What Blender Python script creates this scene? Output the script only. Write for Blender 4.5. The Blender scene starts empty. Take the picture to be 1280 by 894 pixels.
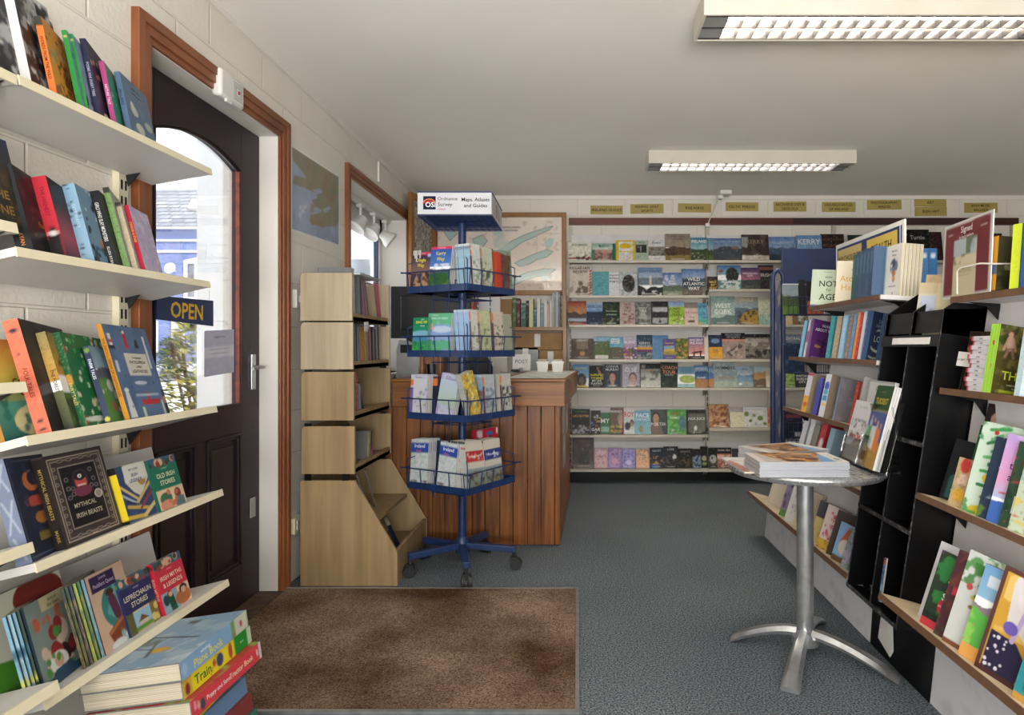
import bpy, math, random
import numpy as np
from mathutils import Vector, Matrix

# ---------------------------------------------------------------- camera, light, exposure
F, CX, CY, H = 820.0, 722.0, 435.0, 1.17          # focal length (px), vanishing point (px), eye height (m)
scn = bpy.context.scene
COL = scn.collection
cam_d = bpy.data.cameras.new('camera'); cam = bpy.data.objects.new('camera', cam_d); COL.objects.link(cam)
cam.location = (0, 0, H); cam.rotation_euler = (math.pi/2, 0, 0)
cam_d.sensor_width = 36.0; cam_d.lens = F/1280*36.0
cam_d.shift_x = (640-CX)/1280; cam_d.shift_y = -(447-CY)/1280
cam_d.clip_start = 0.02; cam_d.clip_end = 200
scn.camera = cam
vs = scn.view_settings
vs.view_transform = 'Standard'; vs.look = 'None'; vs.gamma = 1.0; vs.use_curve_mapping = False
vs.exposure = 1.25
SKY, FILL_POWER, TUBE = 1.35, 150.0, 22.0
world = bpy.data.worlds.new('world'); scn.world = world; world.use_nodes = True
wn = world.node_tree.nodes; wl = world.node_tree.links
bg = wn['Background']; bg.inputs['Strength'].default_value = SKY
tc = wn.new('ShaderNodeTexCoord'); sep = wn.new('ShaderNodeSeparateXYZ'); rp = wn.new('ShaderNodeValToRGB')
wl.new(tc.outputs['Generated'], sep.inputs[0]); wl.new(sep.outputs['Z'], rp.inputs[0])
rp.color_ramp.elements[0].position = 0.0; rp.color_ramp.elements[0].color = (0.80, 0.85, 0.92, 1)
rp.color_ramp.elements[1].position = 0.5; rp.color_ramp.elements[1].color = (0.93, 0.96, 1.0, 1)
wl.new(rp.outputs[0], bg.inputs['Color'])
def area(name, loc, rot, sx, sy, power, col):
    d = bpy.data.lights.new(name, 'AREA'); d.shape = 'RECTANGLE'; d.size = sx; d.size_y = sy; d.energy = power; d.color = col
    o = bpy.data.objects.new(name, d); COL.objects.link(o); o.location = loc; o.rotation_euler = rot
    return o
# added fill light behind the camera, tilted up to brighten the ceiling
area('ceiling_fill_light', (0.0, -1.72, 1.1), (math.radians(152), 0, 0), 2.1, 1.4, FILL_POWER, (1.0, 0.97, 0.93))
sun_d = bpy.data.lights.new('sun', 'SUN'); sun_d.energy = 5.0; sun_d.angle = R(6) if False else 0.1; sun_d.color = (1, .96, .9)
sun = bpy.data.objects.new('sun', sun_d); COL.objects.link(sun); sun.rotation_euler = Vector((.55, -.45, .8)).to_track_quat('Z', 'Y').to_euler()

# ---------------------------------------------------------------- small helpers
R = math.radians
def lin(c):
    if isinstance(c, (tuple, list)): return tuple(c[:3])
    c = c.lstrip('#')
    if len(c) == 3: c = ''.join(x*2 for x in c)
    v = [int(c[i:i+2], 16)/255 for i in (0, 2, 4)]
    return tuple(x/12.92 if x <= 0.04045 else ((x+0.055)/1.055)**2.4 for x in v)
def P(px, py, D): return Vector(((px-CX)*D/F, D, H-(py-CY)*D/F))
def X(px, D): return (px-CX)*D/F
def Z(py, D): return H-(py-CY)*D/F

def mat(name, col, rough=0.5, metal=0.0, spec=0.5, noise=None, bump=None, coat=0.0, emit=None):
    m = bpy.data.materials.new(name); m.use_nodes = True
    n, l = m.node_tree.nodes, m.node_tree.links
    b = n['Principled BSDF']
    b.inputs['Base Color'].default_value = (*lin(col), 1); b.inputs['Roughness'].default_value = rough
    b.inputs['Metallic'].default_value = metal; b.inputs['Specular IOR Level'].default_value = spec
    b.inputs['Coat Weight'].default_value = coat
    if emit: b.inputs['Emission Color'].default_value = (*lin(emit[0]), 1); b.inputs['Emission Strength'].default_value = emit[1]
    g = n.new('ShaderNodeNewGeometry')
    if noise:                                   # (scale or (sx,sy,sz), other colour, lo, hi)
        sc, c2, lo, hi = noise
        mp = n.new('ShaderNodeMapping'); l.new(g.outputs['Position'], mp.inputs[0])
        mp.inputs['Scale'].default_value = sc if isinstance(sc, tuple) else (sc, sc, sc)
        t = n.new('ShaderNodeTexNoise'); t.inputs['Scale'].default_value = 1; t.inputs['Detail'].default_value = 5
        l.new(mp.outputs[0], t.inputs['Vector'])
        r = n.new('ShaderNodeValToRGB'); l.new(t.outputs['Fac'], r.inputs[0])
        r.color_ramp.elements[0].position = lo; r.color_ramp.elements[0].color = (*lin(col), 1)
        r.color_ramp.elements[1].position = hi; r.color_ramp.elements[1].color = (*lin(c2), 1)
        l.new(r.outputs[0], b.inputs['Base Color'])
    if bump:                                    # (scale, strength, distance)
        t2 = n.new('ShaderNodeTexNoise'); t2.inputs['Scale'].default_value = bump[0]; t2.inputs['Detail'].default_value = 4
        l.new(g.outputs['Position'], t2.inputs['Vector'])
        bp = n.new('ShaderNodeBump'); bp.inputs['Strength'].default_value = bump[1]; bp.inputs['Distance'].default_value = bump[2]
        l.new(t2.outputs['Fac'], bp.inputs['Height']); l.new(bp.outputs[0], b.inputs['Normal'])
    return m

def block_wall(name, col, ax):
    """painted concrete blocks: 440 x 215 mm courses, joints pressed in"""
    m = mat(name, col, 0.7, noise=(3.0, '#d3cdc2', 0.35, 0.75))
    n, l = m.node_tree.nodes, m.node_tree.links; b = n['Principled BSDF']
    g = n.new('ShaderNodeNewGeometry'); s = n.new('ShaderNodeSeparateXYZ'); c = n.new('ShaderNodeCombineXYZ')
    l.new(g.outputs['Position'], s.inputs[0]); l.new(s.outputs[ax], c.inputs[0]); l.new(s.outputs[2], c.inputs[1])
    br = n.new('ShaderNodeTexBrick'); l.new(c.outputs[0], br.inputs['Vector'])
    br.inputs['Scale'].default_value = 1; br.inputs['Brick Width'].default_value = 0.425; br.inputs['Row Height'].default_value = 0.213
    br.inputs['Mortar Size'].default_value = 0.006; br.inputs['Mortar Smooth'].default_value = 0.6
    t = n.new('ShaderNodeTexNoise'); t.inputs['Scale'].default_value = 70; t.inputs['Detail'].default_value = 6; l.new(g.outputs['Position'], t.inputs['Vector'])
    mm = n.new('ShaderNodeMath'); mm.operation = 'MULTIPLY_ADD'; mm.inputs[1].default_value = -1.0
    l.new(br.outputs['Fac'], mm.inputs[0])
    m2 = n.new('ShaderNodeMath'); m2.operation = 'MULTIPLY'; m2.inputs[1].default_value = 0.45; l.new(t.outputs['Fac'], m2.inputs[0]); l.new(m2.outputs[0], mm.inputs[2])
    bp = n.new('ShaderNodeBump'); bp.inputs['Strength'].default_value = 0.7; bp.inputs['Distance'].default_value = 0.006
    l.new(mm.outputs[0], bp.inputs['Height']); l.new(bp.outputs[0], b.inputs['Normal'])
    return m

def glass(name, tint=(1, 1, 1), rough=0.0, gloss=0.06):
    m = bpy.data.materials.new(name); m.use_nodes = True
    n, l = m.node_tree.nodes, m.node_tree.links
    n.remove(n['Principled BSDF']); o = n['Material Output']
    t = n.new('ShaderNodeBsdfTransparent'); t.inputs[0].default_value = (*tint, 1)
    g = n.new('ShaderNodeBsdfGlossy'); g.inputs['Roughness'].default_value = rough
    lw = n.new('ShaderNodeLayerWeight'); lw.inputs['Blend'].default_value = 0.35
    ml = n.new('ShaderNodeMath'); ml.operation = 'MULTIPLY_ADD'; ml.inputs[1].default_value = 0.5; ml.inputs[2].default_value = gloss*0.5
    l.new(lw.outputs['Fresnel'], ml.inputs[0])
    mx = n.new('ShaderNodeMixShader'); l.new(ml.outputs[0], mx.inputs[0]); l.new(t.outputs[0], mx.inputs[1]); l.new(g.outputs[0], mx.inputs[2])
    l.new(mx.outputs[0], o.inputs[0])
    return m

def printed(name, rough, spec):
    """printed paper or board: ink colours stored on the mesh, faint fibre bump"""
    m = mat(name, '#fff', rough, spec=spec, bump=(900, 0.05, 0.0005))
    n, l = m.node_tree.nodes, m.node_tree.links
    a = n.new('ShaderNodeAttribute'); a.attribute_name = 'ink'; hs_ = n.new('ShaderNodeHueSaturation'); hs_.inputs['Saturation'].default_value = .98; hs_.inputs['Value'].default_value = .86
    l.new(a.outputs['Color'], hs_.inputs['Color']); l.new(hs_.outputs[0], n['Principled BSDF'].inputs['Base Color'])
    return m

def page_mat(name='page_edges', lo='#948a74', hi='#cfc7b2'):
    m = mat(name, '#e9e2cf', 0.85, spec=0.2)
    n, l = m.node_tree.nodes, m.node_tree.links
    t = n.new('ShaderNodeTexCoord'); mp = n.new('ShaderNodeMapping'); mp.inputs['Scale'].default_value = (3, 900, 3)
    ns = n.new('ShaderNodeTexNoise'); ns.inputs['Scale'].default_value = 1; ns.inputs['Detail'].default_value = 2
    l.new(t.outputs['Object'], mp.inputs[0]); l.new(mp.outputs[0], ns.inputs['Vector'])
    r = n.new('ShaderNodeValToRGB'); r.color_ramp.elements[0].position = 0.3; r.color_ramp.elements[0].color = (*lin(lo), 1)
    r.color_ramp.elements[1].position = 0.6; r.color_ramp.elements[1].color = (*lin(hi), 1)
    l.new(ns.outputs['Fac'], r.inputs[0]); l.new(r.outputs[0], n['Principled BSDF'].inputs['Base Color'])
    return m

M = {
 'print': printed('printed_cover', 0.4, 0.18), 'print_matte': printed('printed_matte', 0.75, 0.12), 'pages': page_mat(), 'greypages': page_mat('magazine_edges', '#6f7683', '#b4b9c2'), 'whitepages': page_mat('white_edges', '#9c9a98', '#cfcecb'),
 'wall_y': block_wall('painted_block_side', '#dfdad0', 1), 'wall_x': block_wall('painted_block_end', '#d9d4ca', 0),
 'ceiling': mat('ceiling_paint', '#ece9e2', 0.8, noise=(1.3, '#e6e2da', 0.3, 0.8), bump=(40, 0.12, 0.004)),
 'plaster': mat('white_plaster', '#dcd8d0', 0.7, bump=(60, 0.15, 0.003)),
 'trim': mat('varnished_trim', '#6b3a1f', 0.38, noise=((14, 3, 3), '#8d5530', 0.3, 0.7), bump=(60, 0.1, 0.002)),
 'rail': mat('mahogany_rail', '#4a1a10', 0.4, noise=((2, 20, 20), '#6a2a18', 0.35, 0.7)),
 'door': mat('door_paint', '#21161d', 0.45, spec=.35, noise=(5, '#2a1a1c', 0.3, 0.7), bump=(30, 0.06, 0.002)),
 'bead': mat('glazing_bead', '#7a3320', 0.5, noise=(30, '#4e2015', 0.4, 0.7)),
 'steel': mat('brushed_steel', '#b9bbbd', 0.3, 1.0, noise=(40, '#9fa1a3', 0.3, 0.7)),
 'alu': mat('polished_aluminium', '#c0c2c4', 0.3, 0.8, noise=(25, '#a9acaf', 0.35, 0.65)),
 'cream': mat('cream_shelf_enamel', '#d8cfb4', 0.35, noise=(8, '#cfc5a8', 0.3, 0.8)),
 'whitelam': mat('white_laminate', '#cdcac6', 0.4, noise=(6, '#c2bfba', 0.3, 0.8)),
 'panel': mat('white_panel', '#d2cfcd', 0.5, noise=(9, '#c6c3c2', 0.35, 0.75)),
 'scuffed': mat('scuffed_white_board', '#cfd1d6', 0.55, noise=(14, '#b3b5bb', 0.5, 0.8)),
 'greymetal': mat('shelf_metal', '#b9b2a4', 0.4, noise=(10, '#aca596', 0.3, 0.8)),
 'black': mat('black_laminate', '#060607', 0.35, spec=.3, noise=(20, '#0b0b0d', 0.4, 0.7)),
 'blackedge': mat('worn_black_edge', '#27272a', 0.5, noise=(60, '#8a8a8c', 0.55, 0.75)),
 'blackplastic': mat('black_plastic', '#111214', 0.35, noise=(30, '#191a1d', 0.3, 0.7)),
 'rubber': mat('black_rubber', '#17181a', 0.6, noise=(50, '#222326', 0.3, 0.7)),
 'bluemetal': mat('blue_painted_metal', '#14284f', 0.4, noise=(20, '#18315e', 0.3, 0.7)),
 'navymetal': mat('navy_painted_wire', '#14244f', 0.4, noise=(20, '#1a2d60', 0.3, 0.7)),
 'navy': mat('navy_board', '#10244d', 0.45, noise=(8, '#152c5a', 0.3, 0.7)),
 'walnut': mat('shelf_edge_band', '#59402f', 0.45, noise=((4, 30, 30), '#6c4d38', 0.3, 0.7)),
 'birch': mat('pale_shelf_laminate', '#d3c3a6', 0.45, noise=((3, 18, 3), '#c6b392', 0.3, 0.7)),
 'ash': mat('ash_veneer', '#9d8560', 0.5, noise=((26, 26, 1.6), '#846e4c', 0.35, 0.7), bump=(50, 0.05, 0.001)),
 'ashtop': mat('pale_ash_veneer', '#ad9c82', 0.5, noise=((30, 30, 1.8), '#97866b', 0.4, 0.75)),
 'pine': mat('varnished_pine', '#84501f', 0.42, spec=.35, noise=((45, 45, 2.2), '#4f2a0d', 0.35, 0.68), coat=0.06),
 'pinetop': mat('varnished_pine_rail', '#8a5520', 0.42, spec=.35, noise=((1.5, 30, 40), '#663910', 0.35, 0.7), coat=0.06),
 'frame': mat('oak_frame', '#9a6a30', 0.4, noise=((12, 12, 6), '#7d5222', 0.3, 0.7)),
 'chair': mat('chair_wood', '#8a5a30', 0.35, noise=(12, '#6d4320', 0.3, 0.7)),
 'card': mat('brown_cardboard', '#9c7a52', 0.8, noise=(12, '#8d6c46', 0.3, 0.7)),
 'upvc': mat('white_plastic', '#dedcd8', 0.35, noise=(8, '#d5d2cd', 0.3, 0.7)),
 'cable': mat('white_cable', '#c9c4ba', 0.5, noise=(30, '#bcb7ad', 0.3, 0.7)),
 'greyplastic': mat('grey_plastic', '#9a9a98', 0.45, noise=(12, '#8d8d8b', 0.3, 0.7)),
 'brass': mat('gold_card', '#a8954f', 0.55, noise=(10, '#9c8a47', 0.3, 0.7)),
 'glass': glass('window_glass'), 'acrylic': glass('clear_acrylic', (0.97, 0.98, 0.98), 0.02, 0.12),
 'tube': mat('lit_tube', '#fff', 0.4, emit=('#fff1dc', TUBE)), 'tube_boosted': mat('boosted_lit_tube', '#fff', 0.4, emit=('#fff4e4', TUBE*1.6)),  # second tube material: extra strength for the rear fitting, to brighten the back wall
 'louvre': mat('louvre_blades', '#26262a', 0.3, 0.0, noise=(20, '#303034', 0.3, 0.7)),
 'lampbody': mat('lamp_enamel', '#c9c3b6', 0.5, noise=(6, '#c1bbad', 0.3, 0.7)),
 'paperwhite': mat('white_paper', '#dddbd8', 0.8, noise=(15, '#d3d1ce', 0.3, 0.7)),
}
def carpet():
    m = mat('grey_blue_carpet', '#2f3940', 0.95, spec=0.1)
    n, l = m.node_tree.nodes, m.node_tree.links; b = n['Principled BSDF']; g = n.new('ShaderNodeNewGeometry')
    t = n.new('ShaderNodeTexNoise'); t.inputs['Scale'].default_value = 150; t.inputs['Detail'].default_value = 5; t.inputs['Roughness'].default_value = .7; l.new(g.outputs['Position'], t.inputs['Vector'])
    r = n.new('ShaderNodeValToRGB'); e = r.color_ramp.elements
    e[0].position = 0.4; e[0].color = (*lin('#252e37'), 1); e[1].position = 0.62; e[1].color = (*lin('#8d959b'), 1)
    l.new(t.outputs['Fac'], r.inputs[0])
    t3 = n.new('ShaderNodeTexNoise'); t3.inputs['Scale'].default_value = 1.4; t3.inputs['Detail'].default_value = 5; l.new(g.outputs['Position'], t3.inputs['Vector'])
    r3 = n.new('ShaderNodeValToRGB'); r3.color_ramp.elements[0].position = 0.3; r3.color_ramp.elements[0].color = (0.8, 0.8, 0.8, 1); r3.color_ramp.elements[1].position = 0.75
    l.new(t3.outputs['Fac'], r3.inputs[0])
    mx = n.new('ShaderNodeMix'); mx.data_type = 'RGBA'; mx.blend_type = 'MULTIPLY'; mx.inputs[0].default_value = 1
    l.new(r.outputs[0], mx.inputs[6]); l.new(r3.outputs[0], mx.inputs[7]); l.new(mx.outputs[2], b.inputs['Base Color'])
    bp = n.new('ShaderNodeBump'); bp.inputs['Strength'].default_value = 0.6; bp.inputs['Distance'].default_value = 0.004; l.new(t.outputs['Fac'], bp.inputs['Height']); l.new(bp.outputs[0], b.inputs['Normal'])
    return m
def coir():
    m = mat('coir_matting', '#6b4630', 0.95, spec=0.05)
    n, l = m.node_tree.nodes, m.node_tree.links; b = n['Principled BSDF']; g = n.new('ShaderNodeNewGeometry')
    t = n.new('ShaderNodeTexNoise'); t.inputs['Scale'].default_value = 170; t.inputs['Detail'].default_value = 5; l.new(g.outputs['Position'], t.inputs['Vector'])
    r = n.new('ShaderNodeValToRGB'); e = r.color_ramp.elements
    e[0].position = 0.3; e[0].color = (*lin('#4a382b'), 1); e[1].position = 0.7; e[1].color = (*lin('#b09884'), 1); l.new(t.outputs['Fac'], r.inputs[0])
    # trodden dirt near the door, worn paler towards the shop floor
    t3 = n.new('ShaderNodeTexNoise'); t3.inputs['Scale'].default_value = 2.3; t3.inputs['Detail'].default_value = 6; l.new(g.outputs['Position'], t3.inputs['Vector'])
    r3 = n.new('ShaderNodeValToRGB'); r3.color_ramp.elements[0].position = 0.35; r3.color_ramp.elements[0].color = (*lin('#8f7a6c'), 1)
    r3.color_ramp.elements[1].position = 0.68; r3.color_ramp.elements[1].color = (1, 1, 1, 1); l.new(t3.outputs['Fac'], r3.inputs[0])
    mx = n.new('ShaderNodeMix'); mx.data_type = 'RGBA'; mx.blend_type = 'MULTIPLY'; mx.inputs[0].default_value = 1
    l.new(r.outputs[0], mx.inputs[6]); l.new(r3.outputs[0], mx.inputs[7])
    v = n.new('ShaderNodeTexVoronoi'); v.inputs['Scale'].default_value = 42; v.inputs['Randomness'].default_value = 1; l.new(g.outputs['Position'], v.inputs['Vector'])
    rv = n.new('ShaderNodeValToRGB'); rv.color_ramp.elements[0].position = 0.045; rv.color_ramp.elements[0].color = (1, 1, 1, 1); rv.color_ramp.elements[1].position = 0.07; rv.color_ramp.elements[1].color = (0, 0, 0, 1)
    l.new(v.outputs['Distance'], rv.inputs[0])
    m2 = n.new('ShaderNodeMix'); m2.data_type = 'RGBA'; l.new(rv.outputs[0], m2.inputs[0]); l.new(mx.outputs[2], m2.inputs[6]); m2.inputs[7].default_value = (*lin('#c9b6a0'), 1)
    l.new(m2.outputs[2], b.inputs['Base Color'])
    bp = n.new('ShaderNodeBump'); bp.inputs['Strength'].default_value = 0.7; bp.inputs['Distance'].default_value = 0.005; l.new(t.outputs['Fac'], bp.inputs['Height']); l.new(bp.outputs[0], b.inputs['Normal'])
    return m
M['carpet'] = carpet(); M['coir'] = coir()

# ---------------------------------------------------------------- objects
def tag(o, label=None, cat=None, group=None, kind=None):
    if label: o['label'] = label
    if cat: o['category'] = cat
    if group: o['group'] = group
    if kind: o['kind'] = kind
    return o
def thing(name, label, cat, loc=(0, 0, 0), group=None, mw=None, kind=None):
    o = bpy.data.objects.new(name, None); COL.objects.link(o); o.empty_display_size = 0.05
    o.matrix_world = mw if mw is not None else Matrix.Translation(loc)
    return tag(o, label, cat, group, kind)

class MB:
    """collects faces and links them as ONE mesh object"""
    def __init__(s): s.v = []; s.f = []; s.c = []
    def face(s, pts, col=None):
        b = len(s.v); s.v += [tuple(p) for p in pts]; s.f.append(tuple(range(b, b+len(pts)))); s.c += [col or (1, 1, 1)]*len(pts)
    def raw(s, vs_, fs, col=None):
        b = len(s.v); s.v += [tuple(p) for p in vs_]; s.f += [tuple(i+b for i in f) for f in fs]; s.c += [col or (1, 1, 1)]*len(vs_); return s
    def box(s, lo, hi, col=None, mx=None):
        x0, y0, z0 = lo; x1, y1, z1 = hi
        v = [Vector(p) for p in ((x0,y0,z0),(x1,y0,z0),(x1,y1,z0),(x0,y1,z0),(x0,y0,z1),(x1,y0,z1),(x1,y1,z1),(x0,y1,z1))]
        if mx is not None: v = [mx @ p for p in v]
        return s.raw(v, [(0,3,2,1),(4,5,6,7),(0,1,5,4),(1,2,6,5),(2,3,7,6),(3,0,4,7)], col)
    def prism(s, poly, vec, col=None):
        n = len(poly); vec = Vector(vec); a = [Vector(p) for p in poly]
        return s.raw(a+[p+vec for p in a], [tuple(reversed(range(n))), tuple(range(n, 2*n))]+[(i, (i+1) % n, n+(i+1) % n, n+i) for i in range(n)], col)
    def rod(s, p, q, r, n=6, r2=None, col=None):
        p, q = Vector(p), Vector(q); d = (q-p).normalized(); u = d.orthogonal().normalized(); w = d.cross(u); r2 = r if r2 is None else r2
        ring = [(math.cos(2*math.pi*i/n), math.sin(2*math.pi*i/n)) for i in range(n)]
        return s.raw([p+(u*a+w*b)*r for a, b in ring]+[q+(u*a+w*b)*r2 for a, b in ring],
                     [tuple(reversed(range(n))), tuple(range(n, 2*n))]+[(i, (i+1) % n, n+(i+1) % n, n+i) for i in range(n)], col)
    def path(s, pts, r, n=8, col=None, closed=False):
        """a tube swept along points"""
        pts = [Vector(p) for p in pts]; m = len(pts); vs_ = []; fs = []
        up = None
        for i in range(m):
            a = pts[i-1] if (i or closed) else pts[i]; b = pts[(i+1) % m] if (i < m-1 or closed) else pts[i]
            d = (b-a).normalized()
            if up is None: up = d.orthogonal().normalized()
            up = (up-d*up.dot(d)).normalized(); w = d.cross(up)
            vs_ += [pts[i]+(up*math.cos(2*math.pi*k/n)+w*math.sin(2*math.pi*k/n))*r for k in range(n)]
        for i in range(m if closed else m-1):
            j = (i+1) % m
            fs += [(i*n+k, i*n+(k+1) % n, j*n+(k+1) % n, j*n+k) for k in range(n)]
        if not closed: fs += [tuple(reversed(range(n))), tuple(range((m-1)*n, m*n))]
        return s.raw(vs_, fs, col)
    def lathe(s, prof, c, n=32, axis=None, col=None):
        """profile [(r, h)...] turned round a vertical axis through c"""
        c = Vector(c); vs_ = []; fs = []; m = len(prof)
        for r, h in prof: vs_ += [c+Vector((r*math.cos(2*math.pi*k/n), r*math.sin(2*math.pi*k/n), h)) for k in range(n)]
        for i in range(m-1): fs += [(i*n+k, i*n+(k+1) % n, (i+1)*n+(k+1) % n, (i+1)*n+k) for k in range(n)]
        fs += [tuple(reversed(range(n))), tuple(range((m-1)*n, m*n))]
        if axis is not None: vs_ = [c+axis @ (p-c) for p in vs_]
        return s.raw(vs_, fs, col)
    def build(s, name, m, root=None, local=False, bevel=0, smooth=False, ink=False, mw=None):
        me = bpy.data.meshes.new(name)
        off = Vector((0, 0, 0)); q = None if local else root
        while q is not None: off += q.location; q = q.parent
        me.from_pydata([tuple(Vector(p)-off) for p in s.v] if off.length else s.v, [], s.f)
        if ink:
            a = me.color_attributes.new('ink', 'FLOAT_COLOR', 'POINT')
            a.data.foreach_set('color', np.hstack([np.array(s.c, np.float32), np.ones((len(s.v), 1), np.float32)]).ravel())
        me.materials.append(M[m] if isinstance(m, str) else m)
        if smooth:
            me.shade_smooth(); me.set_sharp_from_angle(angle=R(38))
        me.update()
        o = bpy.data.objects.new(name, me); COL.objects.link(o)
        if root is not None: o.parent = root
        if mw is not None: o.matrix_world = mw
        if bevel:
            b = o.modifiers.new('edge', 'BEVEL'); b.width = bevel; b.segments = 2; b.limit_method = 'ANGLE'
        return o
def link_copy(o, parent=None):
    c = o.copy(); COL.objects.link(c)
    if parent is not None: c.parent = parent
    return c
def copy_thing(root, mw, label=None, group=None):
    c = link_copy(root); c.matrix_world = mw
    if label: c['label'] = label
    if group: c['group'] = group
    for ch in [x for x in COL.objects if x.parent is root]:
        d = link_copy(ch, c)
    return c

# ---------------------------------------------------------------- lettering
_fc = {}
def glyphs(txt, bold=0.0):
    k = (txt, bold)
    if k not in _fc:
        cu = bpy.data.curves.new('lettering', 'FONT'); cu.body = txt; cu.size = 1; cu.resolution_u = 2; cu.offset = bold; cu.align_x = 'LEFT'
        o = bpy.data.objects.new('lettering', cu); COL.objects.link(o)
        dg = bpy.context.evaluated_depsgraph_get(); me = o.evaluated_get(dg).to_mesh()
        v = np.array([tuple(p.co[:2]) for p in me.vertices] or [(0, 0)]); f = [tuple(p.vertices) for p in me.polygons]
        o.evaluated_get(dg).to_mesh_clear(); bpy.data.objects.remove(o); bpy.data.curves.remove(cu)
        v = v-np.array([v[:, 0].min(), 0]); _fc[k] = (v, f, float(v[:, 0].max()))
    return _fc[k]
def put_text(mb, txt, o, ux, uy, h, col, maxw=None, bold=0.0, align='c'):
    """lettering with cap height h; o: middle of the cap band, ux / uy: reading and up directions"""
    v, f, w = glyphs(txt, bold)
    if not f: return
    sc = h/0.70; sx = sc
    if maxw and w*sc > maxw: sx = maxw/w; sc = max(sx, sc*0.6) if sx > sc*0.6 else sx*1.5
    W = w*sx; ox = {'c': -W/2, 'l': 0, 'r': -W}[align]
    o, ux, uy = Vector(o), Vector(ux), Vector(uy)
    mb.raw([o+ux*(ox+a*sx)+uy*((b-0.35)*sc) for a, b in v], f, lin(col))

# ---------------------------------------------------------------- printed artwork: ink colours on a fine grid
_sd = [7]
def seed(): _sd[0] += 1; return _sd[0]
def vnoise(h, w, sy, sx, sd):
    rng = np.random.RandomState(sd); sy, sx = max(2, int(sy)), max(2, int(sx)); g = rng.rand(sy+1, sx+1)
    y = np.linspace(0, sy-1e-6, h); x = np.linspace(0, sx-1e-6, w); iy, ix = y.astype(int), x.astype(int)
    fy, fx = (y-iy)[:, None], (x-ix)[None, :]; fy = fy*fy*(3-2*fy); fx = fx*fx*(3-2*fx)
    a, b, c, d = g[np.ix_(iy, ix)], g[np.ix_(iy, ix+1)], g[np.ix_(iy+1, ix)], g[np.ix_(iy+1, ix+1)]
    return (a*(1-fx)+b*fx)*(1-fy)+(c*(1-fx)+d*fx)*fy
def fbm(h, w, s, sd, asp=1.0): return sum(vnoise(h, w, s*asp*2**k, s*2**k, sd+k)*0.5**k for k in range(3))/1.75
def art(ops, nx, ny): return paint(ops, nx*2, ny*2).reshape(ny, 2, nx, 2, 3).mean((1, 3))
def paint(ops, nx, ny):
    """ops painted in order on an ny x nx grid, x to the right and y DOWN, both 0..1"""
    A = np.ones((ny, nx, 3)); yy, xx = np.meshgrid(np.linspace(0, 1, ny), np.linspace(0, 1, nx), indexing='ij'); asp = ny/nx
    for op in ops:
        k = op[0]; a = op[1:]
        if k == 'f': A[:] = lin(a[0])
        elif k == 'g':
            t = np.clip((yy-a[2])/(a[3]-a[2]), 0, 1)[..., None]; m = ((yy >= a[2]-.001) & (yy <= a[3]+.001))[..., None]
            A = np.where(m, np.array(lin(a[0]))*(1-t)+np.array(lin(a[1]))*t, A)
        elif k == 'r': A[(xx >= a[0]) & (xx <= a[2]) & (yy >= a[1]) & (yy <= a[3])] = lin(a[4])
        elif k == 'e': A[((xx-a[0])/a[2])**2+((yy-a[1])/a[3])**2 <= 1] = lin(a[4])
        elif k == 'p':
            pts = a[0]; ins = np.zeros(xx.shape, bool); j = len(pts)-2
            for i in range(0, len(pts), 2):
                xi, yi, xj, yj = pts[i], pts[i+1], pts[j], pts[j+1]
                if yi != yj: ins ^= ((yi > yy) != (yj > yy)) & (xx < (xj-xi)*(yy-yi)/(yj-yi)+xi)
                j = i
            A[ins] = lin(a[1])
        elif k == 'h':                          # a ridge and all below it: y, height, colour [, roughness]
            rg = a[0]-a[1]*2*(fbm(2, nx, a[3] if len(a) > 3 else 3, seed())[0]-0.5); A[yy >= rg[None, :]] = lin(a[2])
        elif k == 'n':                          # blotches: colour, cover, scale [, x0, y0, x1, y1]
            q = fbm(ny, nx, a[2]*1.3, seed(), asp); m = np.clip((q-(1-np.clip(a[1], 0, 1)*0.75-0.12))/.11+.4, 0, 1)*.9
            if len(a) > 3: m = m*((xx >= a[3]) & (yy >= a[4]) & (xx <= a[5]) & (yy <= a[6]))
            A = A*(1-m[..., None])+np.array(lin(a[0]))*m[..., None]
        elif k == 'm':                          # grain
            A *= (1+a[0]*(fbm(ny, nx, a[1] if len(a) > 1 else 9, seed(), asp)-0.5)*2)[..., None]
        elif k == 's':                          # n dots of radius r: n, r, colour [, x0, y0, x1, y1]
            rng = random.Random(seed()); b = a[3:7] if len(a) > 3 else (0, 0, 1, 1)
            for _ in range(a[0]):
                cx, cy = rng.uniform(b[0], b[2]), rng.uniform(b[1], b[3]); r = a[1]*rng.uniform(0.6, 1.4)
                A[(xx-cx)**2+((yy-cy)*asp)**2 <= r*r] = lin(a[2])
        elif k == 'l':
            x0, y0, x1, y1, w = a[:5]; dx, dy = x1-x0, (y1-y0)*asp; L = math.hypot(dx, dy) or 1e-6
            t = np.clip(((xx-x0)*dx+(yy-y0)*asp*dy)/L/L, 0, 1)
            A[(xx-x0-t*dx)**2+((yy-y0)*asp-t*dy)**2 <= (w/2)**2] = lin(a[5])
        elif k == 'b':                          # frame: inset, width, colour
            i, w = a[0], a[1]; j = i/asp; v = w/asp
            A[(xx >= i) & (xx <= 1-i) & (yy >= j) & (yy <= 1-j) & ~((xx > i+w) & (xx < 1-i-w) & (yy > j+v) & (yy < 1-j-v))] = lin(a[2])
    return np.clip(A, 0, 1)
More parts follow.
